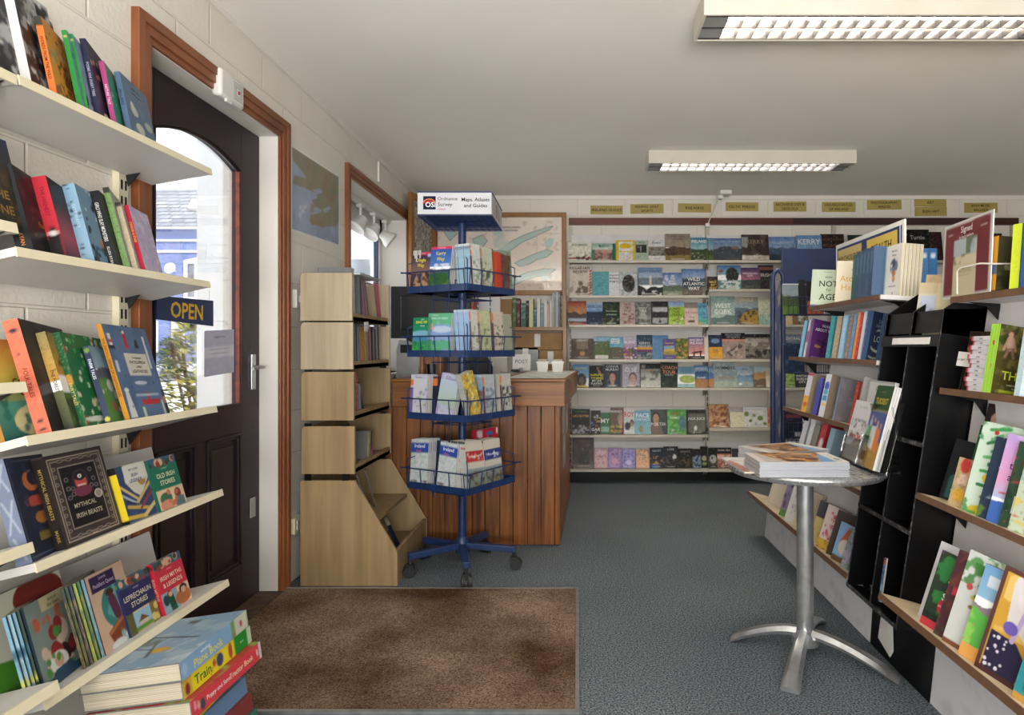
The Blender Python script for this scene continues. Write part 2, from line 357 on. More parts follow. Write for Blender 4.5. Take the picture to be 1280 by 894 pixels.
# recurring kinds of picture
def land(s1, s2, hill, fore, hy=.5, fy=.78): return [('g', s1, s2, 0, hy+.1), ('h', hy, .10, hill), ('h', fy, .06, fore), ('m', .25)]
def coast(s1, s2, sea, rock, hy=.45, fy=.7): return [('g', s1, s2, 0, hy), ('r', 0, hy, 1, 1, sea), ('h', hy, .09, rock, 2), ('n', 'cfd6d4', .16, 7, 0, fy-.1, 1, 1), ('h', fy+.1, .14, rock, 2), ('m', .3)]
def face(bgc, skin, hair, coat_, cx=.5, cy=.5): return [('f', bgc), ('m', .2), ('p', [cx-.42, 1, cx-.3, cy+.3, cx+.3, cy+.3, cx+.42, 1], coat_), ('r', cx-.1, cy+.1, cx+.1, cy+.34, skin), ('e', cx, cy-.03, .22, .22, hair), ('e', cx, cy+.03, .17, .2, skin), ('l', cx-.1, cy-.01, cx-.03, cy-.01, .03, hair), ('l', cx+.03, cy-.01, cx+.1, cy-.01, .03, hair), ('l', cx-.06, cy+.13, cx+.06, cy+.13, .025, '8a5048')]
def crowd(bgc, cols, y0=.45): return [('f', bgc), ('m', .2)]+[('s', 5, .075, c, .05, y0, .95, .95) for c in cols]

KIDS = {}
def kid(o, root): KIDS.setdefault(root.name, []).append(o); return o
def sheet(mb, A, o, ux, uz):
    """the artwork A on a rectangle: o its lower left corner, ux / uz its sides"""
    ny, nx = A.shape[:2]; o, ux, uz = np.array(o, float), np.array(ux, float), np.array(uz, float)
    u = np.linspace(0, 1, nx)[None, :, None]; v = np.linspace(1, 0, ny)[:, None, None]
    p = (o+ux*u+uz*v).reshape(-1, 3); b = len(mb.v)
    i = (np.arange(ny-1)[:, None]*nx+np.arange(nx-1)[None, :]).ravel()+b
    mb.v += [tuple(q) for q in p]; mb.c += [tuple(q) for q in A.reshape(-1, 3)]
    mb.f += [(int(k+nx), int(k+nx+1), int(k+1), int(k)) for k in i]

def book(name, mw, label, w, h, t, front, spine='888', back=None, titles=(), stitles=(), hard=False, n=24, group=None, cat='book', sn=None, pagecol=None, root=None, matte=False, pg='pages'):
    """a book: x along its width from the spine, y from front cover to back, z up; origin at the foot of the front hinge"""
    r = root or thing(name, label, cat, group=group, mw=mw)
    bt = min(0.0028, t*.2) if hard else min(0.0007, t*.25); ins = 0.003 if hard else 0.0004
    sp = spine if isinstance(spine, list) else [('f', spine)]
    bc = lin(back or (spine if not isinstance(spine, list) else '777'))
    m = MB(); sc = lin(spine) if not isinstance(spine, list) else bc
    e = 0.0002
    m.box((0, e, 0), (w, bt, h), sc); m.box((0, bt, 0), (bt, t-bt, h), sc); m.box((0, t-bt, 0), (w, t, h), bc)
    ny = max(6, n); nx = max(5, int(n*w/h)+1)
    sheet(m, art(front, nx, ny), (0, 0, 0), (w, 0, 0), (0, 0, h))
    if isinstance(spine, list): sheet(m, art(sp, max(4, sn or 5), ny), (-e, t, 0), (0, -t, 0), (0, 0, h))
    kid(m.build('cover', 'print_matte' if matte else 'print', r, local=True, ink=True), r)
    p = MB(); p.box((bt+.0002, bt, ins), (w-ins, t-bt, h-ins)); kid(p.build('pages', pg, r, local=True), r)
    if titles or stitles:
        q = MB()
        for tt in titles:
            s, y, hh, c = tt[:4]; x = tt[4] if len(tt) > 4 else .5; mx = tt[5] if len(tt) > 5 else .9
            for i, line in enumerate(s.split('|')):
                put_text(q, line, (w*x, -.0006, h*(1-y)-i*hh*h*1.35), (1, 0, 0), (0, 0, 1), hh*h, c, w*mx, .012)
        for tt in stitles:
            s, y, hh, c = tt[:4]; mx = tt[4] if len(tt) > 4 else .6
            of = tt[5] if len(tt) > 5 else .5; put_text(q, s, (-.0008, t*of, h*(1-y)), (0, 0, -1), (0, -1, 0), hh*t, c, h*mx, .012)
        kid(q.build('lettering', 'print_matte', r, local=True, ink=True), r)
    return r
def again(root, mw, label=None, group=None):
    c = link_copy(root); c.matrix_world = mw
    if label: c['label'] = label
    if group: c['group'] = group
    for ch in KIDS.get(root.name, ()): kid(link_copy(ch, c), c)
    return c
def T(x, y, z): return Matrix.Translation((x, y, z))
def RX(d): return Matrix.Rotation(R(d), 4, 'X')
def RY(d): return Matrix.Rotation(R(d), 4, 'Y')
def RZ(d): return Matrix.Rotation(R(d), 4, 'Z')

class Shelf:
    """a tilted display shelf along y; side +1 faces -x (its books lean back to +x), side -1 faces +x"""
    def __init__(s, xf, z, side, tilt): s.xf, s.z, s.s, s.t = xf, z, side, tilt; s.base = T(xf, 0, z) @ RY(side*tilt)
    def at(s, px, u, a, lean=0, up=0, D=None):
        x = s.xf+s.s*u*math.cos(R(s.t)); D = D or F*x/(px-CX)
        phi = a-90 if s.s > 0 else 90+a
        return s.base @ T(s.s*u, D, up) @ RY(s.s*lean) @ RZ(phi)
    def board(s, root, name, D0, D1, depth, th, m, edge=None, em=None):
        mx = s.base
        b = MB(); b.box((min(0, s.s*depth)+(edge or 0)*(s.s > 0), D0, -th), (max(0, s.s*depth)-(edge or 0)*(s.s < 0), D1, -.0005), mx=mx)
        o = b.build(name, m, root)
        if edge:
            e = MB(); e.box((min(0, s.s*edge), D0, -th*1.15), (max(0, s.s*edge), D1, 0), mx=mx); e.build('shelf_edge', em, o).parent = o
        return o

# ================================================================ the setting
WX, BY, CZ, RXW, FY = -1.43, 5.85, 2.525, 4.01, -1.6      # left wall, back wall, ceiling, right wall, front wall
def struct(name, mb, m, **k): return tag(mb.build(name, m, **k), kind='structure')
def sbox(name, lo, hi, m): b = MB(); b.box(lo, hi); return struct(name, b, m)
sbox('floor', (WX-.3, FY-.1, -.1), (RXW+.1, BY+.1, 0), 'carpet')
sbox('ceiling', (WX-.3, FY-.1, CZ), (RXW+.1, BY+.2, CZ+.1), 'ceiling')
sbox('wall_back', (WX-.3, BY, 0), (RXW+.1, BY+.1, CZ), 'wall_x')
sbox('wall_right', (RXW, FY, 0), (RXW+.1, BY, CZ), 'wall_y')
D0, D1, DT = 2.184, 3.127, 2.18                            # door opening along y, its head
W0, W1, WS, WT = 4.10, 5.47, .98, 2.235                     # window opening
b = MB(); xo = WX-.26
for y0, y1, z0, z1 in ((FY, D0, 0, CZ), (D0, D1, DT, CZ), (D1, W0, 0, CZ), (W0, W1, 0, WS), (W0, W1, WT, CZ), (W1, BY, 0, CZ)): b.box((xo, y0, z0), (WX, y1, z1))
struct('wall_left', b, 'wall_y')
b = MB()
for x0, x1, z0, z1 in ((WX, -.85, 0, CZ), (-.85, 2.65, 0, .8), (-.85, 2.65, 2.3, CZ), (2.65, RXW, 0, CZ)): b.box((x0, FY-.1, z0), (x1, FY, z1))
struct('wall_front', b, 'plaster')
f = MB()
for x in (-.85, .3, 1.45, 2.59): f.box((x, FY-.08, .8), (x+.06, FY-.02, 2.3))
f.box((-.85, FY-.08, .8), (2.65, FY-.02, .86)); f.box((-.85, FY-.08, 2.24), (2.65, FY-.02, 2.3))
o = struct('window_2', f, 'upvc'); g = MB(); g.box((-.84, FY-.055, .82), (2.64, FY-.05, 2.28)); g.build('window_glass', 'glass', o)
# cornice bead and cable run where wall meets ceiling
b = MB(); b.box((WX, FY, CZ-.022), (WX+.018, BY, CZ)); struct('trim_1', b, 'plaster')
b = MB(); b.box((WX, BY-.014, CZ-.03), (RXW, BY, CZ)); struct('trim_2', b, 'plaster')
b = MB(); b.box((WX, 4.69, 2.36), (WX+.012, 4.71, CZ)); b.build('wall_conduit', 'plaster'); tag(bpy.data.objects['wall_conduit'], kind='structure')
# mahogany rail over the back shelves
b = MB(); b.box((X(711, 5.8), BY-.035, Z(281, 5.82)), (X(992, 5.8), BY, Z(272.5, 5.82))); struct('trim_3', b, 'rail')
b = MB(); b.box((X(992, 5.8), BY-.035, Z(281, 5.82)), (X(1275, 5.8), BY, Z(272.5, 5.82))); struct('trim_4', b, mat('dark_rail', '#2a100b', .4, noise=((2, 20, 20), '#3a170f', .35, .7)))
# door casing: moulded architrave, white reveal
def casing(name, y0, y1, zt, zb, wd):
    b = MB()
    for d, t in ((0, .014), (.25, .022), (.62, .028)):
        a = wd*d; bb = wd*min(1, d+.4)
        for ys, s in ((y0, -1), (y1, 1)):
            lo, hi = sorted((ys+s*a, ys+s*bb)); b.box((WX, lo, zb), (WX+t, hi, zt+bb))
        b.box((WX, y0-a, zt+a), (WX+t, y1+a, zt+bb))
    return struct(name, b, 'trim', bevel=.002)
casing('trim_5', D0, D1, DT, 0, .085)
casing('trim_6', W0, W1, WT, WS-.05, .075)
b = MB()
b.box((WX-.09, D1-.003, 0), (WX+.002, D1, DT)); b.box((WX-.09, D0, 0), (WX+.002, D0+.003, DT)); b.box((WX-.09, D0, DT-.003), (WX+.002, D1, DT))
b.box((xo, W1-.004, WS), (WX+.002, W1, WT)); b.box((xo, W0, WS), (WX+.002, W0+.004, WT)); b.box((xo, W0, WT-.004), (WX+.002, W1, WT)); b.box((xo-.02, W0, WS-.03), (WX+.05, W1, WS))
struct('trim_7', b, 'plaster')

# ---- the shop door: panelled foot, arched glazing
DX = -1.515; G0, G1, GB = 2.345, 2.957, .915
def arch(y): u = (y-(G0+G1)/2)/((G1-G0)/2); return 1.965+.062*(1-u*u)
door = thing('door_1', None, None, (DX, D0, 0), kind='structure')
b = MB()
def dbox(y0, y1, z0, z1, t0=0, t1=-.045): b.box((DX+t1, y0, z0), (DX+t0, y1, z1))
y0, y1 = D0+.004, D1-.004
dbox(y0, G0, .004, DT-.006); dbox(G1, y1, .004, DT-.006); dbox(G0, G1, .79, GB); dbox(G0, G1, .004, .19); dbox(2.60, 2.68, .19, .79)
N = 16; ys = [G0+(G1-G0)*i/N for i in range(N+1)]
b.prism([(DX, y, arch(y)) for y in ys]+[(DX, G1, DT-.006), (DX, G0, DT-.006)], (-.045, 0, 0))
b.build('door_leaf', 'door', door, bevel=.002)
for py0, py1 in ((G0, 2.60), (2.68, G1)):
    p = MB(); p.box((DX-.035, py0, .19), (DX-.016, py1, .79)); p.box((DX-.02, py0+.05, .24), (DX-.008, py1-.05, .74))
    for a in (0, .012):
        for lo, hi in (((py0+a, .19+a), (py0+a+.012, .79-a)), ((py1-a-.012, .19+a), (py1-a, .79-a)), ((py0+a, .19+a), (py1-a, .202+a)), ((py0+a, .778-a), (py1-a, .79-a))):
            p.box((DX-.02, lo[0], lo[1]), (DX+.006-a*.6, hi[0], hi[1]))
    p.build('door_panel', 'door', door, bevel=.003)
p = MB()
p.box((DX-.022, G1-.010, GB), (DX-.004, G1, arch(G1))); p.build('glazing_bead', 'bead', door)
p = MB(); p.box((DX-.022, G0, GB), (DX+.002, G0+.01, arch(G0))); p.build('glazing_bead', 'door', door)
p = MB(); p.box((DX-.022, G0, GB), (DX+.002, G1, GB+.008)); p.build('glazing_bead', 'door', door)
p = MB(); p.path([(DX-.012, y, arch(y)-.004) for y in ys], .006); p.build('arched_bead', 'door', door)
p = MB(); p.prism([(DX-.024, y, arch(y)) for y in ys]+[(DX-.024, G1, GB), (DX-.024, G0, GB)], (-.004, 0, 0)); p.build('door_glass', 'glass', door)
p = MB(); p.box((DX, 3.035, Z(487, 3.06)), (DX+.008, 3.075, Z(443, 3.06))); hp = p.build('handle_plate', 'steel', door, bevel=.002)
p = MB(); zz = Z(459, 3.06); p.rod((DX, 3.055, zz), (DX+.05, 3.055, zz), .009); p.path([(DX+.05, 3.06, zz), (DX+.052, 3.03, zz), (DX+.05, 2.96, zz-.004)], .008); p.build('lever', 'steel', hp, smooth=True).location -= Vector((0, 0, 0))
p = MB(); zz = Z(634, 3.06); p.box((DX, 3.03, zz-.045), (DX+.006, 3.075, zz+.045)); p.rod((DX+.006, 3.052, zz+.012), (DX+.009, 3.052, zz+.012), .009, 10); p.build('lock_plate', 'greyplastic', door, bevel=.002)
b = MB(); b.box((-1.56, D0, 0), (-1.40, D1, .012)); struct('trim_8', b, mat('worn_threshold', '#3a2a20', .7, noise=(20, '#5a4433', .4, .7)))

# ---- the window in the side wall
FX = -1.63
win = thing('window_1', None, None, (FX, W0, WS), kind='structure')
b = MB()
for y0, y1, z0, z1 in ((W0, W0+.07, WS, WT), (W1-.07, W1, WS, WT), (W0, W1, WS, WS+.07), (W0, W1, WT-.16, WT), ): b.box((FX-.05, y0, z0), (FX, y1, z1))
b.build('window_frame', 'upvc', win, bevel=.003)
b = MB()
for y in (W0+.07,):
    ye = W1-.07
    for q in ((y, y+.012, WS+.07, WT-.16), (ye-.012, ye, WS+.07, WT-.16), (y, ye, WS+.07, WS+.082), (y, ye, WT-.172, WT-.16)): b.box((FX-.045, q[0], q[2]), (FX-.01, q[1], q[3]))
b.build('window_gasket', mat('dark_gasket', '#2b3550', .5, noise=(20, '#343f5c', .3, .7)), win)
b = MB(); b.box((FX-.03, W0+.05, WS+.05), (FX-.025, W1-.05, WT-.15)); b.build('window_glass', 'glass', win)
# security bar across the window
b = MB(); b.rod((-1.585, W0+.004, 1.655), (-1.585, W1-.004, 1.655), .011, 10); o = b.build('window_bar', 'upvc', smooth=True); tag(o, 'pale metal bar running across the side window', 'bar')

# ---- mat well in the carpet by the door
MX0, MX1, MY0, MY1 = -1.43, -.008, 2.105, 3.165
m_ = thing('door_mat', 'large brown coir doormat with metal edging set before the door', 'mat', ((MX0+MX1)/2, (MY0+MY1)/2, 0))
b = MB(); b.box((MX0, MY0, .0005), (MX1, MY1, .009)); b.build('coir', 'coir', m_)
b = MB(); b.box((MX0, MY1, .0005), (MX1+.014, MY1+.014, .011)); b.build('edging', 'alu', m_)
b = MB(); b.box((MX1, MY0-.014, .0005), (MX1+.014, MY1, .011)); b.build('edging', 'alu', m_)
b = MB(); b.box((MX0+.25, MY0-.014, .0005), (MX1, MY0, .011)); b.build('edging', 'alu', m_)

# ================================================================ outside
b = MB(); b.prism([(-40, -10, -.12), (-1.70, -10, -.03), (-1.70, 60, -.03), (-40, 60, -.12)], (0, 0, -.1)); struct('street', b, mat('pale_tarmac', '#c3c5c7', .9, noise=(2, '#cfd0d1', .3, .7)))
b = MB(); b.box((-1.938, 3.34, -.1), (-1.69, 3.8, 3.1)); o = struct('porch_pier', b, mat('white_render', '#dfe0e2', .8, bump=(120, .5, .004)))
HD = 26.0
M['bluewall'] = mat('blue_render', '#63719f', .8, noise=(1.2, '#6c7aab', .3, .7))
M['slate'] = mat('slate_tiles', '#787e88', .7)
n, l = M['slate'].node_tree.nodes, M['slate'].node_tree.links
g_ = n.new('ShaderNodeNewGeometry'); mp = n.new('ShaderNodeMapping'); l.new(g_.outputs['Position'], mp.inputs[0]); mp.inputs['Rotation'].default_value = (R(-90), 0, 0)
br = n.new('ShaderNodeTexBrick'); l.new(mp.outputs[0], br.inputs['Vector']); br.inputs['Scale'].default_value = 1; br.inputs['Brick Width'].default_value = .5; br.inputs['Row Height'].default_value = .22; br.inputs['Mortar Size'].default_value = .03
br.inputs['Color1'].default_value = (*lin('#8a909a'), 1); br.inputs['Color2'].default_value = (*lin('#737984'), 1); br.inputs['Mortar'].default_value = (*lin('#565b64'), 1)
l.new(br.outputs['Color'], n['Principled BSDF'].inputs['Base Color'])
hs = thing('blue_house', 'blue rendered house with slate roof seen through the door glass', 'house', (-17, HD, 0))
b = MB(); b.box((-23, HD, -.1), (-13.6, HD+7, Z(283, HD))); b.build('wall', 'bluewall', hs)
b = MB(); ze = Z(284, HD); zr = Z(237, 29.5); b.prism([(-23.2, HD-.25, ze), (-23.2, 29.5, zr), (-23.2, 33, ze)], (9.8, 0, 0)); rf = b.build('roof', 'slate', hs)
nrm = Vector((0, -(zr-ze), 3.75)).normalized()
def roofp(px, py):
    d = Vector(((px-CX)/F, 1, -(py-CY)/F)); o_ = Vector((0, 0, H)); t = (Vector((0, HD-.25, ze))-o_).dot(nrm)/d.dot(nrm); return o_+d*t
b = MB(); c4 = [roofp(*p) for p in ((236, 263), (255, 264), (259, 253), (241, 252))]; b.prism(c4, nrm*.12); sk = b.build('skylight', 'upvc', rf); sk.parent = rf
b = MB(); b.box((-23, HD-.05, Z(302, HD)), (-13.6, HD, Z(299.5, HD))); b.box((-23, HD-.04, Z(316, HD)), (-13.6, HD, Z(313, HD))); b.box((-23.1, HD-.2, Z(287, HD)), (-13.5, HD, Z(284, HD))); b.build('white_band', 'upvc', hs)
b = MB(); b.box((-23, HD-.06, -.1), (-13.6, HD, Z(455, HD))); b.build('plinth', mat('pale_plinth', '#c3c7cf', .8, noise=(2, '#cdd0d6', .3, .7)), hs)
def hwin(x0, x1, yt, yb):
    fr = MB(); a, c = X(x0, HD), X(x1, HD); zt, zb = Z(yt, HD), Z(yb, HD); cx_ = (a+c)/2
    fr.prism([(a, HD-.08, zb), (c, HD-.08, zb), (c, HD-.08, zt-.12), (cx_, HD-.08, zt), (a, HD-.08, zt-.12)], (0, .1, 0)); f_ = fr.build('window', 'upvc', hs)
    q = MB()
    for i in (0, 1):
        for j in (0, 1):
            w_ = (c-a-.5)/2; q.box((a+.17+i*(w_+.12), HD-.1, zb+.15+j*(zt-zb-.3)/2), (a+.17+i*(w_+.12)+w_, HD-.09, zb+.15+j*(zt-zb-.3)/2+(zt-zb-.5)/2))
    k_ = q.build('pane', mat('dark_pane', '#4d545f', .1, noise=(3, '#7b828d', .4, .7)), f_); k_.parent = f_
hwin(231, 263, 322, 376); hwin(180, 199, 322, 345); hwin(180, 198, 398, 441)
b = MB(); b.box((X(216, HD), HD-.1, 0), (X(231, HD), HD, Z(398, HD))); dd = b.build('front_door', 'upvc', hs); b = MB(); b.box((X(219.5, HD), HD-.13, .1), (X(228, HD), HD-.09, Z(404, HD))); q = b.build('door_panel', mat('pale_blue_door', '#aebbd0', .6, noise=(3, '#a3b1c8', .3, .7)), dd); q.parent = dd
b = MB(); c = P(214, 336, HD-.3); b.lathe([(.01, 0), (.12, .02), (.2, .07), (.22, .09), (.19, .08), (.11, .03), (.01, .02)], c, 20, axis=Matrix.Rotation(R(75), 3, 'X')); b.rod(c, c+Vector((0, .35, -.1)), .03); b.build('satellite_dish', 'upvc', hs, smooth=True)
b = MB(); b.box((-23, HD-1.6, -.1), (-13, HD-.06, .02)); tag(b.build('pavement', mat('grey_kerb', '#6f7276', .9, noise=(3, '#7c7f83', .3, .7))), kind='structure')
h2 = thing('pale_house', 'pale blue and white house front seen through the side window', 'house', (-8, 24, 0))
b = MB(); b.box((-12.6, 24, -.1), (-3, 30, 7)); b.build('wall', mat('pale_blue_render', '#b4c3dc', .8, noise=(1, '#bccae0', .3, .7)), h2)
for x0, x1, z0, z1 in ((-8.25, -7.55, 2.9, 4.4), (-8.25, -7.55, 0, 2.1), (-6.9, -6.2, 2.9, 4.4), (-9.9, -9.2, 2.9, 4.4)):
    b = MB(); b.box((x0-.15, 23.9, z0-.12), (x1+.15, 24.05, z1+.15)); f_ = b.build('window', 'upvc', h2); b = MB(); b.box((x0, 23.86, z0), (x1, 23.91, z1)); q = b.build('pane', mat('grey_pane', '#5d6672', .1, noise=(2, '#8a929c', .4, .7)), f_); q.parent = f_
M['leafmat'] = printed('variegated_leaves', .5, .3); M['bark'] = mat('bark', '#4a3d2c', .9, noise=(40, '#37301f', .3, .7))
def bush(name, label, c, rx, rz, n, leaf, cols, sd):
    rng = random.Random(sd); s = thing(name, label, 'shrub', c); b = MB(); c = Vector(c)
    for i in range(n):
        a, e = rng.uniform(0, 6.283), rng.uniform(0, 1)**.6; z = rng.uniform(0.04, 1); prof = math.sin(math.pi*min(1, z*.82+.12))**.6
        p = c+Vector((rx*prof*e*math.cos(a), rx*prof*e*math.sin(a), z*rz)); d = Vector((math.cos(a), math.sin(a), rng.uniform(-.3, .9))).normalized(); u = d.cross(Vector((0, 0, 1))).normalized(); L = leaf*rng.uniform(.7, 1.3); k = lin(rng.choice(cols))
        mid = p+d*L*.5+Vector((0, 0, .1*L)); b.face([p, mid-u*L*.28, p+d*L, mid+u*L*.28], k)
    b.build('foliage', 'leafmat', s, ink=True)
    st = MB()
    for i in range(5): st.path([c, c+Vector((rng.uniform(-.3, .3)*rx, rng.uniform(-.3, .3)*rx, rz*.5)), c+Vector((rng.uniform(-.6, .6)*rx, rng.uniform(-.6, .6)*rx, rz*.9))], .008+.01*rx, 5)
    st.build('stems', 'bark', s)
bush('garden_shrub', 'variegated yellow and green shrub growing outside the door', (-2.50, 4.3, -.05), .21, 1.40, 1500, .075, ['6f8a3c', '4c6a2e', 'd9cf5c', 'e8e08a', '3c5526', '8fa44d', 'e6dc62'], 5)
bush('potted_shrub', 'small round green shrub in front of the blue house', (X(213, 25), 25, 0), .42, 1.5, 900, .16, ['4d6b35', '3a5428', '658046'], 6)
b = MB(); b.lathe([(.2, -.1), (.3, .28), (.26, .3)], (X(213, 25), 25, .0), 14); o = b.build('plant_pot', 'greyplastic'); tag(o, 'grey pot under the small shrub by the blue house', 'pot')

# ================================================================ lamps
def louvre_light(label, x0, x1, y0, y1, z0, tm='tube'):
    c = thing('ceiling_light', label, 'light', ((x0+x1)/2, (y0+y1)/2, CZ), 'louvred fluorescent ceiling lights')
    b = MB(); t = .012
    b.box((x0, y0, z0), (x1, y0+t, CZ)); b.box((x0, y1-t, z0), (x1, y1, CZ)); b.box((x0, y0+t, z0), (x0+t, y1-t, CZ)); b.box((x1-t, y0+t, z0), (x1, y1-t, CZ)); b.box((x0+t, y0+t, CZ-.012), (x1-t, y1-t, CZ))
    b.build('housing', 'lampbody', c, bevel=.002)
    ym = (y0+y1)/2
    g = MB(); n = 19; xa, xb = x0+.10, x1-.10
    for i in range(n+1):
        x = xa+(xb-xa)*i/n; g.box((x-.0012, y0+t, z0+.004), (x+.0012, y1-t, z0+.034))
    for y in (y0+.02, ym, y1-.02): g.box((x0+t, y-.0025, z0+.002), (x1-t, y+.0025, z0+.036))
    g.build('louvre', 'louvre', c)
    for a, bb in ((x0+t, xa), (xb, x1-t)): e = MB(); e.box((a, y0+t, z0+.006), (bb, y1-t, z0+.02)); e.build('end_plate', 'greyplastic', c)
    r = MB(); r.box((x0+t, y0+t, CZ-.016), (x1-t, y1-t, CZ-.013)); r.build('reflector', 'upvc', c)
    for y in ((y0+ym)/2, (y1+ym)/2):
        q = MB(); q.rod((x0+.03, y, z0+.052), (x1-.03, y, z0+.055), .013, 10); q.build('tube', tm, c, smooth=True)
louvre_light('smaller-looking louvred strip light further back on the ceiling', .487, 1.911, 4.49, 4.715, 2.435, 'tube_boosted')
louvre_light('near louvred strip light cut by the top right of the photo', .48, 1.905, 2.49, 2.711, 2.435)
# track spots in the window head
ts = thing('track_light', 'white track with three round spotlights in the window head', 'light', (-1.56, 4.8, WT-.004))
b = MB(); b.box((-1.58, W0+.06, WT-.034), (-1.545, W1-.05, WT-.004)); b.build('track', 'upvc', ts)
for y, aim in ((4.72, (-30, 25)), (5.03, (-38, 20)), (5.33, (20, -50))):
    h = MB(); p = Vector((-1.5625, y, WT-.034)); h.rod(p, p-Vector((0, 0, .10)), .011, 8); h.box(p-Vector((.02, .035, .02)), p+Vector((.02, .035, 0))); hh = h.build('stem', 'upvc', ts)
    q = MB(); c = p-Vector((0, 0, .125)); ax = Matrix.Rotation(R(aim[0]), 3, 'X') @ Matrix.Rotation(R(aim[1]), 3, 'Y')
    q.lathe([(.02, .045), (.034, .04), (.04, .01), (.066, -.035), (.07, -.06), (.064, -.06), (.055, -.03), (.01, -.02)], c, 20, axis=ax); q.build('spot_head', 'upvc', ts, smooth=True)

# ================================================================ things on the side wall
# smoke alarm style box over the door casing
a = thing('alarm_box', 'white plastic alarm box with red light above the door frame', 'alarm', (WX, 2.75, Z(112, 2.75)))
zc = Z(111, 2.64); b = MB(); b.box((WX+.0005, 2.555, zc-.055), (WX+.042, 2.735, zc+.055)); b.build('case', 'upvc', a, bevel=.012, smooth=True)
b = MB()
for i in range(9):
    for j in range(9):
        if not (3 <= i <= 5 and 3 <= j <= 5): b.box((WX+.0415, 2.65+i*.0078, zc-.036+j*.0085), (WX+.043, 2.654+i*.0078, zc-.031+j*.0085))
b.build('grille', 'greyplastic', a)
b = MB(); b.lathe([(.008, 0), (.007, .003)], (WX+.042, 2.685, zc), 12, axis=Matrix.Rotation(R(90), 3, 'Y')); b.build('indicator_light', mat('red_lens', '#c01818', .3, noise=(40, '#a01010', .3, .7)), a)
b = MB(); b.box((WX+.03, 2.60, zc-.065), (WX+.04, 2.64, zc-.054)); b.build('test_tab', 'upvc', a)
# coastal map poster
def wall_sheet(name, A, label, cat, y0, y1, z0a, z1a, z0b, z1b, th=.001, off=.002):
    """paper on the left wall between y0 (near) and y1, with its own corner heights"""
    m = MB(); ny, nx = A.shape[:2]; v = []
    for j in range(ny):
        for i in range(nx):
            u, w = i/(nx-1), 1-j/(ny-1); z0, z1 = z0a+(z0b-z0a)*u, z1a+(z1b-z1a)*u
            v.append((WX+off+.004*math.sin(u*9)*w*(1-w), y0+(y1-y0)*u, z0+(z1-z0)*w))
    b = len(m.v); m.v += v; m.c += [tuple(q) for q in A.reshape(-1, 3)]
    m.f += [(k+nx, k+nx+1, k+1, k) for j in range(ny-1) for k in range(j*nx, j*nx+nx-1)]
    return tag(m.build(name, 'print_matte', ink=True), label, cat)
seaA = [('f', 'a9b3c8'), ('n', '98a4ba', .5, 3), ('p', [0, 0, 1, 0, 1, .62, .9, .74, .62, .80, .38, .84, .36, .72, .52, .66, .62, .58, .45, .60, .38, .53, .60, .43, .56, .36, .22, .43, .03, .45, .06, .34, .28, .30, .2, .24, .04, .18, .0, .10], '9c9682'),
        ('n', 'a08a76', .45, 5, .05, .05, .9, .42), ('n', '90957c', .45, 6, .5, .2, 1, .6), ('n', 'a3906f', .4, 6, .35, .58, .9, .82), ('p', [.62, .58, .75, .5, .8, .52, .66, .62], 'a9b3c8'), ('p', [.4, .40, .55, .33, .62, .36, .5, .42], 'a9b3c8'), ('b', .0, .022, 'f0eeea'), ('n', 'ccd0da', .28, 14, .03, .5, .3, .95), ('m', .12, 12)]
wall_sheet('coastal_map', art(seaA, 90, 66), 'unframed coastal map poster of bays pinned beside the door frame', 'map', 3.27, 3.93, 1.755, 2.186, 1.778, 2.2)
b = MB(); b.box((WX, 3.29, Z(385, 3.3)), (WX+.022, 3.36, Z(362, 3.3))); b.box((WX+.022, 3.318, Z(378, 3.3)), (WX+.027, 3.333, Z(369, 3.3))); o = b.build('light_switch', 'upvc', bevel=.003); tag(o, 'small white switch box below the coastal map', 'switch')
b = MB(); b.box((WX, 3.25, Z(668, 3.26)), (WX+.03, 3.34, Z(648, 3.26))); b.box((WX+.03, 3.27, Z(664, 3.26)), (WX+.034, 3.32, Z(652, 3.26))); o = b.build('wall_socket', 'cream', bevel=.003); tag(o, 'small cream socket box low beside the door frame', 'socket')
# OPEN sign hanging inside the door glass
s = thing('open_sign', 'navy sign with yellow OPEN lettering hung in the door', 'sign', (DX+.014, 2.52, 1.31))
b = MB(); b.prism([(DX+.010, 2.335, 1.272), (DX+.010, 2.70, 1.259), (DX+.010, 2.70, 1.364), (DX+.010, 2.335, 1.357)], (.006, 0, 0)); b.build('board', 'navy', s)
q = MB(); put_text(q, 'OPEN', (DX+.0166, 2.52, 1.312), (0, .99, -.012), (0, .03, 1), .058, 'd9ac2b', .24, .02); q.build('lettering', 'print', s, ink=True)
q = MB(); q.rod((DX+.013, 2.36, 1.355), (DX+.013, 2.36, 1.40), .0015); q.rod((DX+.013, 2.675, 1.362), (DX+.013, 2.675, 1.405), .0015); q.build('hanging_wire', 'steel', s)
# notice on the glass
s = thing('door_notice', 'folded pale notice with printed lines stuck inside the door glass', 'notice', (DX-.01, 2.8, 1.1))
m = MB(); y0, y1 = 2.655, 2.885; A = art([('f', 'b9b6cc'), ('r', 0, .36, 1, .60, 'd5d3de'), ('n', '9896b0', .3, 6, .3, .12, .7, .2), ('l', .2, .42, .8, .42, .02, '8c8aa0'), ('l', .3, .47, .7, .47, .02, '8c8aa0'), ('l', .2, .52, .8, .52, .02, '8c8aa0'), ('l', .35, .15, .65, .15, .03, '55536a'), ('m', .1)], 24, 34)
sheet(m, A, (DX+.004, y0, Z(471, 2.70)), (0, y1-y0, .012), (0, 0, Z(414, 2.70)-Z(471, 2.70))); m.build('sheet', 'print_matte', s, ink=True)
b = MB(); b.box((DX-.018, y0+.02, Z(468, 2.7)), (DX+.003, y1-.02, Z(418, 2.7))); b.build('backing_card', 'paperwhite', s)

